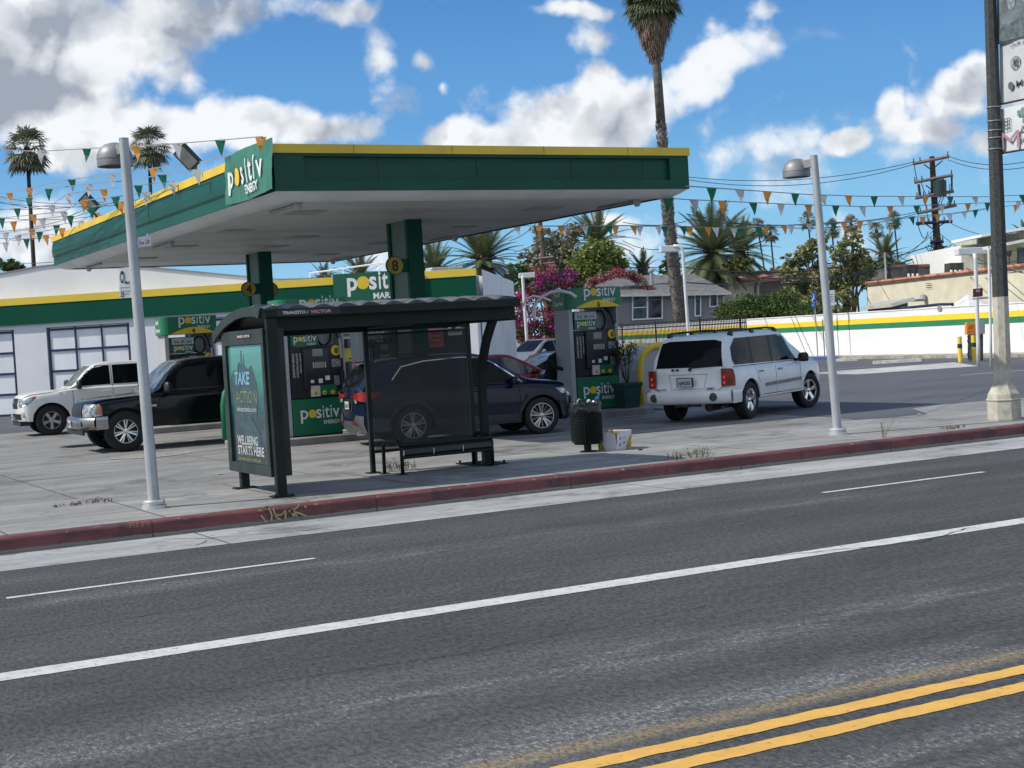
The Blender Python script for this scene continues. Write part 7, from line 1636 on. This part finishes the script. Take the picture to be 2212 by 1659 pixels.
for (u, v, ru, rv, mix_) in ((1150,640,40,22,'mmpg'),(1185,620,34,24,'ugmp'),(1215,600,26,18,'uuug'),(1115,670,24,30,'mmgp'),(1140,690,34,34,'mgpg'),(1175,680,30,40,'gmpg'),(1200,660,20,40,'gpgm'),(1120,715,20,22,'mpgg'),(1200,720,18,22,'pmgg'),(1165,720,26,20,'ggpm'),(1180,590,24,16,'pug'),(1230,640,24,30,'gpg')):
    for _ in range(16):
        a = rnd.uniform(0,6.28); q = math.sqrt(rnd.random()); c = P(u+ru*q*math.cos(a), v+rv*q*math.sin(a), 74+rnd.uniform(-1.2,1.2))-o; ch = rnd.choice(mix_); leaves(mb[ch], c, (.32,.35,.24), 60, .085, rnd)
mb['m'].build('magenta_bracts', L_mag, bg_); mb['p'].build('red_bracts', L_pink, bg_); mb['u'].build('purple_bracts', L_purp, bg_); mb['g'].build('foliage', leafmat('boug_leaf', (.05,.06,.02), (.10,.08,.04)), bg_)
g = MB(); [g.tube([(x,0,0),(x*1.3+.2,0,2),(x*1.8,.2,3.6)], .05, 5) for x in (-.8,-.3,.2,.7)]; g.build('stems', M_bark, bg_)
bg2 = empty('bougainvillea', 'thin pink bougainvillea vine trailing over the grey house roof', 'shrub', P(1370,640,101)); o = bg2.location.copy(); g = MB(); gg = MB()
for i in range(130):
    t = rnd.random(); u = 1270+140*t; v = 612-24*math.sin(t*2.6)+30*max(0,t-.5)*2*max(0,t-.4)*2+rnd.uniform(-8,8); c = P(u, v, 101+rnd.uniform(-.5,.5))-o; leaves(g if rnd.random() < .6 else gg, c, (.34,.3,.2), 26, .10, rnd)
g.build('bracts', L_pink, bg2); gg.build('foliage', L_brown, bg2)
# planter plant
g = MB(); rnd = random.Random(5)
for i in range(26):
    a = rnd.uniform(0,6.28); e = Vector((math.cos(a)*rnd.uniform(.1,.5), math.sin(a)*rnd.uniform(.1,.5), rnd.uniform(.8,1.3))); g.tube([(0,0,.6),Vector((0,0,.6))+e*.5,Vector((0,0,.6))+e], .006, 4); leaves(g, Vector((0,0,.6))+e*.9, (.16,.16,.2), 22, .05, rnd)
g.build('plant', leafmat('planter_leaf', (.03,.045,.02), (.05,.06,.03)), pl_)
# ================================================================ HOUSES BEHIND
def house_box(root, u0, u1, vb, vt0, vt1, d, depth, m, nm='wall', zb=None, turn=0., ret=True):
    """front wall between two sight lines at distance d; vt0/vt1 = top at both ends"""
    o = root.location; A = P(u0, vt0, d); B_ = P(u1, vt1, d+turn); n = (B_-A).cross(Z3); n.z = 0; n.normalize(); n = n if n.y > 0 else -n
    a0 = Vector((A.x, A.y, 0)); b0 = Vector((B_.x, B_.y, 0)); t = max(A.z, 0); t2 = B_.z
    vs = [a0, b0, Vector((b0.x,b0.y,t2)), Vector((a0.x,a0.y,t))]; g = MB(); g.add([q-o for q in vs]+[q+n*depth-o for q in vs], [(0,1,2,3),(7,6,5,4),(0,4,5,1),(1,5,6,2),(2,6,7,3),(3,7,4,0)])
    return g.build(nm, m, root), A, B_, n
def win(root, u0, u1, v0, v1, d, nm='window', fr=None, par=None, e=-.06, mull=1, slope=.05):
    o = root.location; q = [P(a, b, d+e)-o for a, b in ((u0,v1),(u1,v1-(u1-u0)*slope),(u1,v0-(u1-u0)*slope),(u0,v0))]; n = (q[1]-q[0]).cross(q[3]-q[0]).normalized()
    ax = (q[1]-q[0]); ay = (q[3]-q[0]); w_ = ax.length; h = ay.length; ax.normalize(); ay.normalize(); t = .09
    fo = MB()
    def bar(a, b, c, e2):
        p = [q[0]+ax*a+ay*b, q[0]+ax*c+ay*b, q[0]+ax*c+ay*e2, q[0]+ax*a+ay*e2]; fo.add([x+n*.05 for x in p]+[x-n*.03 for x in p], [(0,1,2,3),(7,6,5,4),(0,4,5,1),(1,5,6,2),(2,6,7,3),(3,7,4,0)])
    bar(0,0,w_,t); bar(0,h-t,w_,h); bar(0,t,t,h-t); bar(w_-t,t,w_,h-t)
    for k in range(1, mull+1): bar(w_*k/(mull+1)-t*.6,t,w_*k/(mull+1)+t*.6,h-t)
    if mull: bar(t, h*.48, w_/2-t, h*.52)
    f = fo.build(nm, fr or M_white_paint, par or root); g = MB(); g.quad(*[x+n*.0 for x in q]); g.build('pane', mat('house_glass', (.10,.12,.12), .1, var=.5, vs=1.2), f); return f
M_shin = mat('shingle', (.17,.17,.165), .9, var=.25, vs=2, stretch=(1,1,6)); M_gst = mat('grey_stucco', (.25,.25,.265), .85, var=.05, vs=.5, bump=.2)
d = 100; h1 = empty('grey_house', 'single storey grey house with dark shingle roof behind the striped wall', 'house', P(1450,700,d)); h1.location.z = 0
house_box(h1, 1250, 1561, 720, 641, 634, d, 9, M_gst)
A, B_ = P(1240,637,d-.6), P(1580,631,d-.6); n = Vector((.47,.88,0)); o = h1.location; R1, R2 = P(1300,597,d+5), P(1500,592,d+5); Cc, Dd = A+n*10, B_+n*10
g = MB(); g.add([q-o for q in (A,B_,R2,R1,Cc,Dd)], [(0,1,2,3),(1,5,2),(0,3,4),(4,3,2,5)]); rf = g.build('roof', M_shin, h1)
g = MB(); g.add([q-o for q in (A,B_,B_-Z3*.18,A-Z3*.18)], [(0,1,2,3)]); g.add([q-o for q in (B_,Dd,Dd-Z3*.18,B_-Z3*.18)], [(0,1,2,3)]); g.build('fascia_board', mat('pale_trim', (.5,.5,.48), .6), h1)
g = MB(); p = P(1408,608,d+2)-o; g.cyl(p-Z3*.5, p+Z3*.7, .12, n=10); g.lathe([(0,.95),(.22,.8),(.22,.68),(.1,.62)], 12, Matrix.Translation(p)); g.build('vent_pipe', M_galv, rf)
win(h1, 1365, 1432, 638, 692, d); win(h1, 1500, 1515, 634, 684, d, mull=0); win(h1, 1532, 1551, 632, 664, d, mull=0)
g = MB(); q = [P(u, v, d-.1)-o for u, v in ((1250,655),(1561,641))]; g.tube(q, .03, 5); g.build('conduit', M_gst, h1)
d = 113; h2 = empty('tiled_house', 'cream house with orange clay tile roof right of the grey house', 'house', P(1650,690,d)); h2.location.z = 0; o = h2.location
M_cream = mat('cream_stucco', (.72,.68,.58), .85, var=.06, vs=.6, bump=.2)
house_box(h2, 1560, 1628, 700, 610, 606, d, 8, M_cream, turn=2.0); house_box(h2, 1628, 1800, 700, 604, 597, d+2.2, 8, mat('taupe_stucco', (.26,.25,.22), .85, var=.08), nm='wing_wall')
M_tile = bpy.data.materials.new('clay_tile'); M_tile.use_nodes = True; N = NT(M_tile.node_tree); b = N.n['Principled BSDF']; MT['clay_tile'] = M_tile
tc = N.new('ShaderNodeTexCoord').outputs['Object']; nz = N.noise(tc, 5, 3, .6); sx = N.new('ShaderNodeSeparateXYZ'); N.l.new(tc, sx.inputs[0]); wv = N.m('SINE', N.m('MULTIPLY', N.m('ADD', sx.outputs[0], N.m('MULTIPLY', sx.outputs[1], -.5)), 14)); wz = N.m('SINE', N.m('MULTIPLY', sx.outputs[2], 22))
cc_ = N.mix(N.ss(nz, .3, .7), (.36,.13,.07,1), (.50,.24,.15,1)); cc_ = N.mix(N.ss(N.m('MINIMUM', wv, wz), -.9, -.5, .6, 0), cc_, (.10,.04,.03,1)); N.l.new(cc_, b.inputs['Base Color']); b.inputs['Roughness'].default_value = .85
g = MB(); g.add([q-o for q in (P(1480,600,d-2), P(1628,611,d-1), P(1712,603,d+1), P(1708,583,d+6), P(1500,592,d+5))], [(0,1,2,3,4)]); g.add([q-o for q in (P(1712,603,d+1), P(1860,592,d+2), P(1850,575,d+7), P(1708,583,d+6))], [(0,1,2,3)]); g.build('roof', M_tile, h2)
win(h2, 1606, 1616, 652, 676, d, mull=0, fr=M_ink, e=-1.2)
g = MB(); g.tube([P(1645,600,d+1.5)-o, P(1637,620,d+1.5)-o, P(1637,700,d+1.5)-o], .09, 6); g.build('downpipe', M_white_paint, h2)
g = MB(); a = P(1565,640,d-3)-o; g.add([a, P(1588,640,d-3)-o, P(1590,690,d-3)-o, P(1565,690,d-3)-o], [(0,1,2,3)]); g.build('arched_porch', mat('porch', (.33,.30,.27), .85), h2)
h3 = empty('stucco_building', 'long cream stucco building with a red tile edge beyond the striped wall', 'building', onwall(2000,690,-6)); h3.location.z = 0; o = h3.location
ms_ = mat('cream_plaster', (.66,.61,.46), .9, var=.08, vs=1.2, bump=.5, bs=18, stain=((.5,.46,.36), 1.5, .6, .5))
A, B_ = onwall(1873, 615, -6), onwall(2240, 573, -6); n = -bnn; g = MB(); a0, b0 = Vector((A.x,A.y,0)), Vector((B_.x,B_.y,0))
g.add([q-o for q in (a0,b0,B_,A)]+[q+n*10-o for q in (a0,b0,B_,A)], [(0,1,2,3),(7,6,5,4),(0,4,5,1),(1,5,6,2),(2,6,7,3),(3,7,4,0)]); g.build('wall', ms_, h3)
dv = (B_-A); g = MB(); g.tube([A-o+dv*t+Z3*.06+n*-.05 for t in (0,.5,1)], .11, 6); g.build('tile_edge', MT['clay_tile'], h3)
wn = Vector((-n.x,-n.y,0))
def H3(u, v): return PN(u, v, Vector((A.x, A.y, 0))+wn*.05, n)-o
g = MB(); q = [H3(u, v) for u, v in ((1933,677),(1933,660),(1936,652),(1944,648),(1992,646),(1996,644))]; g.tube(q, .045, 6); g.build('conduit', M_grey, h3)
g = MB(); c = H3(1998,640); g.lathe([(0,.12),(.14,.08),(.17,-.12),(.10,-.2)], 10, Matrix.Translation(c+wn*.12)); g.build('wall_lamp', M_galv, h3)
g = MB(); [g.quad(H3(2001,v), H3(2013,v-1), H3(2013,v+.3), H3(2001,v+1.3)) for v in (612,616.5,621)]; 
for q in g.v: q += wn*.03
g.build('wall_vent', M_ink, h3)
g = MB(); p = H3(1897,612); g.tube([p+n*.5, p+n*.5+Z3*1.6], .05, 6); g.build('roof_pipe', M_galv, h3)
# parapets, roof boxes, sheds behind
def blk(nm, label, cat, u0, u1, v0a, v0b, d, m, depth=6, turn=0):
    r = empty(nm, label, cat, P((u0+u1)/2, 690, d)); r.location.z = 0; house_box(r, u0, u1, 700, v0a, v0b, d, depth, m, turn=turn); return r
r_ = blk('grey_building', 'low dark grey parapet building behind the cream stucco building', 'building', 1925, 2130, 577, 570, 84, mat('grey_parapet', (.13,.13,.125), .85, var=.1))
g = MB(); o = r_.location; g.tube([P(1925,576,83.9)-o, P(2130,569,83.9)-o], .09, 5); g.build('parapet_edge', mat('rust_edge', (.22,.10,.07), .8), r_)
for u0, u1, v0, v1, lb, c_ in ((1960,1983,573,598,'dark rooftop unit with small white vents left of the utility pole', (.04,.04,.04)), (2052,2082,568,590,'dark rooftop unit right of the utility pole', (.05,.055,.05))):
    r = empty('rooftop_unit', lb, 'air conditioner', P(u0, v1, 76)); o = r.location; q = [P(a, b, 76)-o for a, b in ((u0,v1),(u1,v1-1),(u1,v0-1),(u0,v0))]; n_ = Vector((.5,.9,0)); g = MB(); g.add(q+[x+n_ for x in q], [(0,1,2,3),(7,6,5,4),(0,4,5,1),(1,5,6,2),(2,6,7,3),(3,7,4,0)]); g.build('casing', mat('unit_%d' % u0, c_, .6, var=.3, vs=4), r)
    g = MB(); [g.cyl(P(u0+a, v1+2, 75.8)-o, P(u0+a, v1-7, 75.8)-o, .06, n=8) for a in (3, 12, 22)]; g.build('vents', M_white_paint, r)
r_ = blk('modern_house', 'white flat roofed two storey house behind the big banner pole', 'house', 2075, 2240, 530, 516, 78, mat('bright_white', (.74,.74,.73), .7, var=.04), 10); o = r_.location
h_, A, B_, n = house_box(r_, 2150, 2260, 560, 508, 497, 76, 7, mat('beige_soffit', (.42,.42,.30), .8), nm='upper_wall')
g = MB(); q = [P(u, v, 74)-o for u, v in ((2120,512),(2250,490),(2250,484),(2120,506))]; n_ = Vector((.47,.88,0))*5; g.add(q+[x+n_ for x in q], [(0,1,2,3),(7,6,5,4),(0,4,5,1),(1,5,6,2),(2,6,7,3),(3,7,4,0)]); g.build('roof', M_white_paint, r_)
g = MB(); q = [P(u, v, 73.5)-o for u, v in ((2150,535),(2250,515),(2250,509),(2150,529))]; g.add(q+[x+n_ for x in q], [(0,1,2,3),(7,6,5,4),(0,4,5,1),(1,5,6,2),(2,6,7,3),(3,7,4,0)]); g.build('lower_roof', M_white_paint, r_)
win(r_, 2197, 2222, 535, 572, 72.5, mull=0, fr=M_ink)
g = MB(); c_ = P(2180,556,70)-o; g.lathe([(0,0),(.12,.1),(.14,.3),(.05,.32)], 10, Matrix.Translation(c_)); g.tube([c_, c_-Z3*.4], .03, 5); g.build('roof_spot', M_ink, r_)
sh2 = empty('shed', 'low shed with a pale slanted roof just behind the striped wall', 'shed', onwall(1893, 672, -1.5)); o = sh2.location
g = MB(); q = [onwall(u, v, -1.5)-o for u, v in ((1858,664),(1923,656),(1927,663),(1860,670))]; n_ = Vector((1.5,.0,.25)); g.add(q+[x+n_ for x in q], [(0,1,2,3),(7,6,5,4),(0,4,5,1),(1,5,6,2),(2,6,7,3),(3,7,4,0)]); g.build('roof', mat('shed_roof', (.45,.44,.38), .7), sh2)
g = MB(); q = [onwall(u, v, -1.7)-o for u, v in ((1875,668),(1920,662),(1920,680),(1875,684))]; g.add(q+[x+n_*.8 for x in q], [(0,1,2,3),(7,6,5,4),(0,4,5,1),(1,5,6,2),(2,6,7,3),(3,7,4,0)]); g.build('wall', mat('shed_dark', (.06,.07,.065), .7), sh2)
ub = empty('parasol', 'closed white market parasol top showing over the striped wall', 'parasol', onwall(2093, 672, -2.5)); ub.location.z = 1.2; c_ = onwall(2093, 655, -2.5)-ub.location; g = MB(); g.lathe([(0,.75),(.5,.45),(1.3,.12),(1.75,-.1)], 8, Matrix.Translation(c_-Z3*.35)); g.build('canopy', mat('canvas', (.66,.65,.66), .8), ub); g = MB(); g.tube([c_*0, c_+Z3*.4], .03); g.build('pole', M_grey, ub)
aw = empty('awning', 'dark awning edge with a hanging roll on top of the striped wall', 'awning', onwall(1990, 665, -.6)); o = aw.location; g = MB(); g.tube([onwall(1948,666,-.6)-o, onwall(2030,657.5,-.6)-o, onwall(2058,657,-.6)-o, onwall(2058,668,-.6)-o], .07, 6); g.build('frame', M_navy, aw)
g = MB(); q = [onwall(u, v, .05)-o for u, v in ((2025,660),(2033,659),(2033,671),(2025,672))]; g.quad(*q); g.build('flap', M_grey, aw)
# ================================================================ UTILITY POLE AND WIRES
D = 90; b = P(2032, 690, D); b.z = 0; up = empty('utility_pole', 'brown wooden utility pole with crossarms, transformer and tangled wires', 'utility pole', b)
def U(u, v, d=D): return P(u, v, d)-b
M_wood = mat('pole_wood', (.075,.052,.042), .9, var=.3, vs=6); M_arm = mat('arm_wood', (.22,.15,.125), .9, var=.2, vs=6); M_wire = mat('wire', (.015,.016,.02), .6, var=0)
t0 = U(2031,600); g = MB(); g.tube([Vector((t0.x, t0.y, 0)), U(2029,590), U(2020,460), U(2013,338)], .30, 10, r1=.16); g.build('pole', M_wood, up)
for (u0, v0, u1, v1) in ((1972,354,2050,338),(1975,394,2058,378),(1977,428,2060,413),(1984,460,2066,443),(1979,483,2057,478),(2010,523,2038,522)):
    g = MB(); a, c = U(u0, v0, D-.25), U(u1, v1, D-.25); dz = (c-a).normalized(); g.tube([a, c], .10, 4); am_ = g.build('crossarm', M_arm if v0 < 480 else M_navy, up)
    g = MB(); [g.cyl(a+(c-a)*t, a+(c-a)*t+Z3*.32, .05, .03, 6) for t in ((.02,.2,.97) if v0 < 400 else (.05,.22,.36,.78,.95))]; g.build('insulators', mat('insulator', (.05,.06,.06), .3), am_)
g = MB(); g.tube([U(1984,398),U(1988,428)], .08, 4); g.tube([U(2056,381),U(2056,412)], .08, 4); [g.tube([U(a,c), U(e,f)], .035, 4) for a,c,e,f in ((2036,347,2018,362),(1996,355,2012,367),(2000,484,2023,500),(2043,480,2026,490),(2000,400,2012,410))]; g.build('braces', M_wood, up)
g = MB(); g.cyl(U(2031,425,D-.6), U(2030,390,D-.6), .38, .38, 14); [g.cyl(U(2025+k*6,390,D-.6), U(2025+k*6,385,D-.6), .06, n=6) for k in range(3)]; g.build('transformer', mat('tank_green', (.022,.045,.040), .4, .2), up)
g = MB(); rnd = random.Random(3)
def sag(a, c, s, n=10): return [a+(c-a)*(k/n)-Z3*s*4*(k/n)*(1-k/n) for k in range(n+1)]
for _ in range(34):
    a = U(rnd.uniform(2005,2045), rnd.uniform(526,552), D-.3); c = U(rnd.uniform(1998,2056), rnd.uniform(524,560), D-.3); g.tube(sag(a, c, rnd.uniform(-.1,.35), 5), .03, 3)
for a, c, s in (((1974,352),(1986,388),.5),((1990,395),(2014,405),.6),((2040,425),(2026,450),-.3),((2045,425),(2030,455),-.3),((2052,400),(2052,425),-.3),((1990,470),(1982,486),.2),((1983,486),(2005,500),.6),((2000,440),(2005,480),.1)): g.tube(sag(U(*a), U(*c), s, 6), .028, 3)
g.build('jumper_wires', M_wire, up)
wires = [((1482,382,90),(1974,350,90),.6),((1482,388,90),(1984,352,90),.8),((2048,337,90),(2212,350,75),.3),((2048,345,90),(2212,362,75),.3),((1482,474,70),(1980,458,90),.5),((1482,462,70),(1985,460,90),.8),
    ((2050,480,90),(2212,515,70),.3),((2024,500,90),(1840,590,80),.4),((2024,488,90),(1905,585,80),.3),((2026,500,90),(2212,590,60),.4),((2028,525,90),(1460,575,75),.9),((2028,536,90),(1560,590,72),.9),((2028,540,90),(1480,610,70),.8),((2030,545,90),(1700,600,75),.5),
    ((2030,530,90),(2212,535,70),.4),((2030,538,90),(2212,560,65),.5),((2030,548,90),(2212,585,60),.5),((2030,552,90),(2130,600,70),.2),((2030,556,90),(1850,610,75),.3),((2040,560,90),(2110,610,70),.1),((2045,565,90),(2100,600,70),.1),
    ((1345,480,85),(1482,478,85),.2),((1345,520,85),(1430,538,85),.2),((1240,565,85),(1482,570,85),.3),
    ((0,425,110),(230,436,100),.3),((0,438,110),(480,412,90),.6),((0,452,110),(500,392,90),.5),((0,470,110),(300,450,95),.4),((0,500,110),(260,430,95),.4),((0,515,110),(200,500,95),.2),((0,565,110),(115,566,90),.1),((0,436,110),(115,452,90),.1),
    ((1110,545,90),(1235,470,90),.3),((1100,520,90),(1165,475,90),.2)]
for i, (a, c, s) in enumerate(wires):
    A, B_ = P(*a), P(*c); g = MB(); g.tube([q-A for q in sag(A, B_, s, 14)], .022 if i not in (10, 11, 12) else .035, 3); o = g.build('overhead_wire', M_wire, loc=A)
    right = a[0] > 1000; tag(o, 'thin dark overhead wire running to the wooden utility pole' if i < 21 else ('thin dark overhead wire in the sky left of the canopy' if not right else 'thin dark overhead wire above the grey house'), 'wire', 'overhead wires at the utility pole' if i < 21 else ('overhead wires left' if not right else 'overhead wires over the houses'))
# bare pole by the airy tree
b2 = P(1180, 640, 112); b2.z = 0; r = empty('wooden_pole', 'short brown wooden pole with crossarm rising through the airy tree', 'utility pole', b2); g = MB(); g.tube([P(1180,640,112)-b2-Z3*4, P(1175,560,112)-b2, P(1166,476,112)-b2], .26, 8, r1=.17); g.build('pole', mat('old_wood', (.12,.09,.065), .9, var=.2, vs=5), r)
g = MB(); g.tube([P(1156,560,111.8)-b2, P(1196,555,111.8)-b2], .10, 4); g.tube([P(1158,572,111.8)-b2, P(1198,567,111.8)-b2], .10, 4); g.build('crossarm', M_arm, r)
# ================================================================ PENNANTS
M_pg = mat('pennant_green', (.005,.16,.085), .45, var=.05); M_po = mat('pennant_orange', (.72,.31,.05), .45, var=.05); M_pw = mat('pennant_white', (.62,.63,.62), .45, var=.06)
for mm in (M_pg, M_po, M_pw):
    N = NT(mm.node_tree); t = N.new('ShaderNodeBsdfTranslucent'); t.inputs[0].default_value = mm.node_tree.nodes['Principled BSDF'].inputs['Base Color'].default_value
    src = [l for l in mm.node_tree.links if l.to_node.type == 'BSDF_PRINCIPLED' and l.to_socket.name == 'Base Color']
    if src: N.l.new(src[0].from_socket, t.inputs[0])
    mx = N.new('ShaderNodeMixShader'); mx.inputs[0].default_value = .45; N.l.new(N.n['Principled BSDF'].outputs[0], mx.inputs[1]); N.l.new(t.outputs[0], mx.inputs[2]); N.l.new(mx.outputs[0], N.n['Material Output'].inputs[0])
def pennants(label, pts, flags, group='pennant strings over the station', w_=.23, h=.31, seed=0):
    """pts: (u, v, depth) along the cord; flags: list of (u, colour)"""
    rnd = random.Random(seed+len(flags)); L = [P(*q) for q in pts]; o = L[0].copy(); root = empty('pennant_string', label, 'bunting', o, 0, group)
    g = MB(); g.tube([q-o for q in L], .012, 3); g.build('cord', mat('cord_grey', (.25,.26,.28), .7), root)
    for u, c in flags:
        for (a, b) in zip(pts, pts[1:]):
            if min(a[0], b[0]) <= u <= max(a[0], b[0]):
                t = (u-a[0])/(b[0]-a[0]); p = P(a[0]+(b[0]-a[0])*t, a[1]+(b[1]-a[1])*t, a[2]+(b[2]-a[2])*t)-o; dr = (P(*b)-P(*a)).normalized(); break
        else: continue
        cr = (MC @ Vector((1,0,0))); dr = (dr*.35+cr*(.65 if dr.dot(cr) > 0 else -.65)).normalized(); sw = rnd.uniform(-.04,.07); n = dr.cross(Z3)*rnd.uniform(-.05,.05)
        g = MB(); a_, b_ = p-dr*w_/2, p+dr*w_/2; m1 = (a_+b_)/2-Z3*h*.5+dr*sw*.5+n; tip = p-Z3*h+dr*sw-n
        la, rb = a_*.5+tip*.5+n, b_*.5+tip*.5+n
        g.quad(a_, b_, rb, la); g.quad(la, rb, tip)
        g.build('pennant', {'g': M_pg, 'o': M_po, 'w': M_pw}[c], root)
def Q(z, dx, dy, sc): return (dx+z/sc)/1.1067
k1 = lambda x: (1640+x/5.183)/1.1067
k2 = lambda x: (2050+x/5.53)/1.1067
pennants('pennant string leaving the right canopy corner, highest of the right strings', [(1482,402,27),(1743,420,36),(1861,424,40),(2133,425,46),(2212,421,48)], [(k1(317),'g'),(k1(665),'w'),(k1(1008),'o'),(k1(1355),'g'),(k1(1700),'w'),(k1(2015),'o'),(k2(220),'g'),(k2(575),'w'),(k2(900),'o'),(k2(1225),'g'),(k2(1550),'w'),(k2(1890),'o'),(k2(2170),'g')])
pennants('second pennant string from the right canopy corner, just under the highest', [(1440,428,30),(1482,431,31),(1700,441,37),(1860,446,41),(1966,445,44),(2050,441,46),(2133,438,48),(2212,434,50)], [(1443,'g'),(k1(97),'w'),(k1(452),'o'),(k1(830),'g'),(k1(1175),'w'),(k1(1515),'o'),(k1(1857),'g'),(k2(65),'w'),(k2(430),'o'),(k2(780),'g'),(k2(1110),'w'),(k2(1460),'o'),(k2(1720),'g'),(k2(2130),'w')])
k3 = lambda x: (1200+x*.2803)/1.1067
pennants('low pennant string crossing in front of the date palms', [(1110,488,44),(1180,488,44),(1340,487,45),(1482,489,46),(1600,493,47),(1720,485,48),(1860,477,50),(1960,469,52),(2060,460,53),(2133,450,54),(2212,441,56)],
   [(1116,'w'),(k3(318),'o'),(k3(505),'o'),(k3(705),'w'),(k3(912),'g'),(k3(1120),'o'),(k3(1333),'w'),(k3(1545),'g'),(k1(40),'o'),(k1(265),'o'),(k1(595),'w'),(k1(895),'g'),(k1(1210),'o'),(k1(1520),'w'),(k1(1830),'g'),(k1(2150),'o'),(k2(390),'w'),(k2(715),'g'),(k2(1060),'o'),(k2(1410),'w'),(k2(1560),'g'),(k2(2090),'o')])
pennants('farther low pennant string doubling the one before the date palms', [(1150,489,50),(1340,488,51),(1482,490,52),(1600,492,53),(1720,486,54),(1860,478,56),(1960,472,58),(2060,462,59),(2133,452,60)],
   [(k3(300),'g'),(k3(530),'w'),(k3(735),'g'),(k3(965),'o'),(k3(1175),'w'),(k3(1385),'g'),(k3(1600),'o'),(k1(365),'w'),(k1(670),'g'),(k1(985),'o'),(k1(1305),'w'),(k1(1950),'o'),(k2(35),'o'),(k2(165),'w'),(k2(520),'g'),(k2(860),'o'),(k2(1215),'w'),(k2(1890),'o')], w_=.27, h=.36)
k4 = lambda x: (x/3.568)/1.1067
def v4(y): return (300+y/3.568)/1.1067
def pen4(label, pts, flags, ds, seed): pennants(label, [(k4(x), v4(y), ds[0]+(ds[1]-ds[0])*i/(len(pts)-1)) for i, (x, y) in enumerate(pts)], [(k4(x), c) for x, c in flags], seed=seed)
pen4('topmost left pennant string ending at the near canopy corner', [(-200,200),(100,212),(350,220),(740,198),(1140,175),(1500,155),(1880,125),(2240,95)], [(-60,'o'),(350,'w'),(740,'g'),(1150,'o'),(1510,'w'),(1878,'g'),(2225,'o')], (38,26), 1)
pen4('left pennant string crossing behind the lamp below the topmost', [(-100,590),(90,575),(250,535),(610,460),(950,420),(1310,365),(1700,310),(2050,240)], [(-60,'w'),(80,'o'),(250,'o'),(610,'g'),(955,'w'),(1310,'o'),(1640,'g'),(2000,'w')], (42,28), 2)
pen4('left pennant string just above the middle of the canopy edge', [(-100,640),(80,620),(250,618),(415,540),(760,500),(1100,470),(1380,420),(1680,375)], [(250,'g'),(417,'g'),(760,'w'),(1380,'g'),(1680,'w')], (42,29), 3)
pen4('left pennant string meeting the yellow canopy edge at its middle', [(-100,730),(145,708),(440,680),(580,582),(880,545),(1175,510),(1480,475)], [(145,'g'),(440,'w'),(580,'w'),(882,'o'),(1178,'g'),(1478,'w')], (42,31), 4)
pen4('left pennant string ending beside the far floodlight', [(-100,800),(15,790),(280,762),(545,735),(710,640),(985,610),(1250,570)], [(15,'g'),(280,'o'),(545,'w'),(715,'o'),(985,'g'),(1250,'w')], (42,33), 5)
pen4('lower left pennant string reaching the far canopy edge', [(-60,835),(115,820),(360,795),(600,770),(785,695),(1027,655)], [(115,'o'),(358,'w'),(598,'g'),(785,'g'),(1027,'o')], (42,35), 6)
pen4('lowest but one left pennant string near the canopy corner', [(-60,925),(45,915),(270,885),(480,850),(690,815),(822,745)], [(48,'w'),(270,'o'),(482,'g'),(690,'w'),(822,'o')], (44,38), 7)
pen4('lowest left pennant string beside the far canopy corner', [(-60,1010),(45,1000),(150,940),(338,908),(530,875)], [(48,'w'),(152,'w'),(338,'g'),(530,'o')], (44,40), 8)
pen4('short left pennant string hanging under the others', [(100,985),(225,968),(390,935),(460,930)], [(225,'g'),(388,'o')], (44,41), 9)
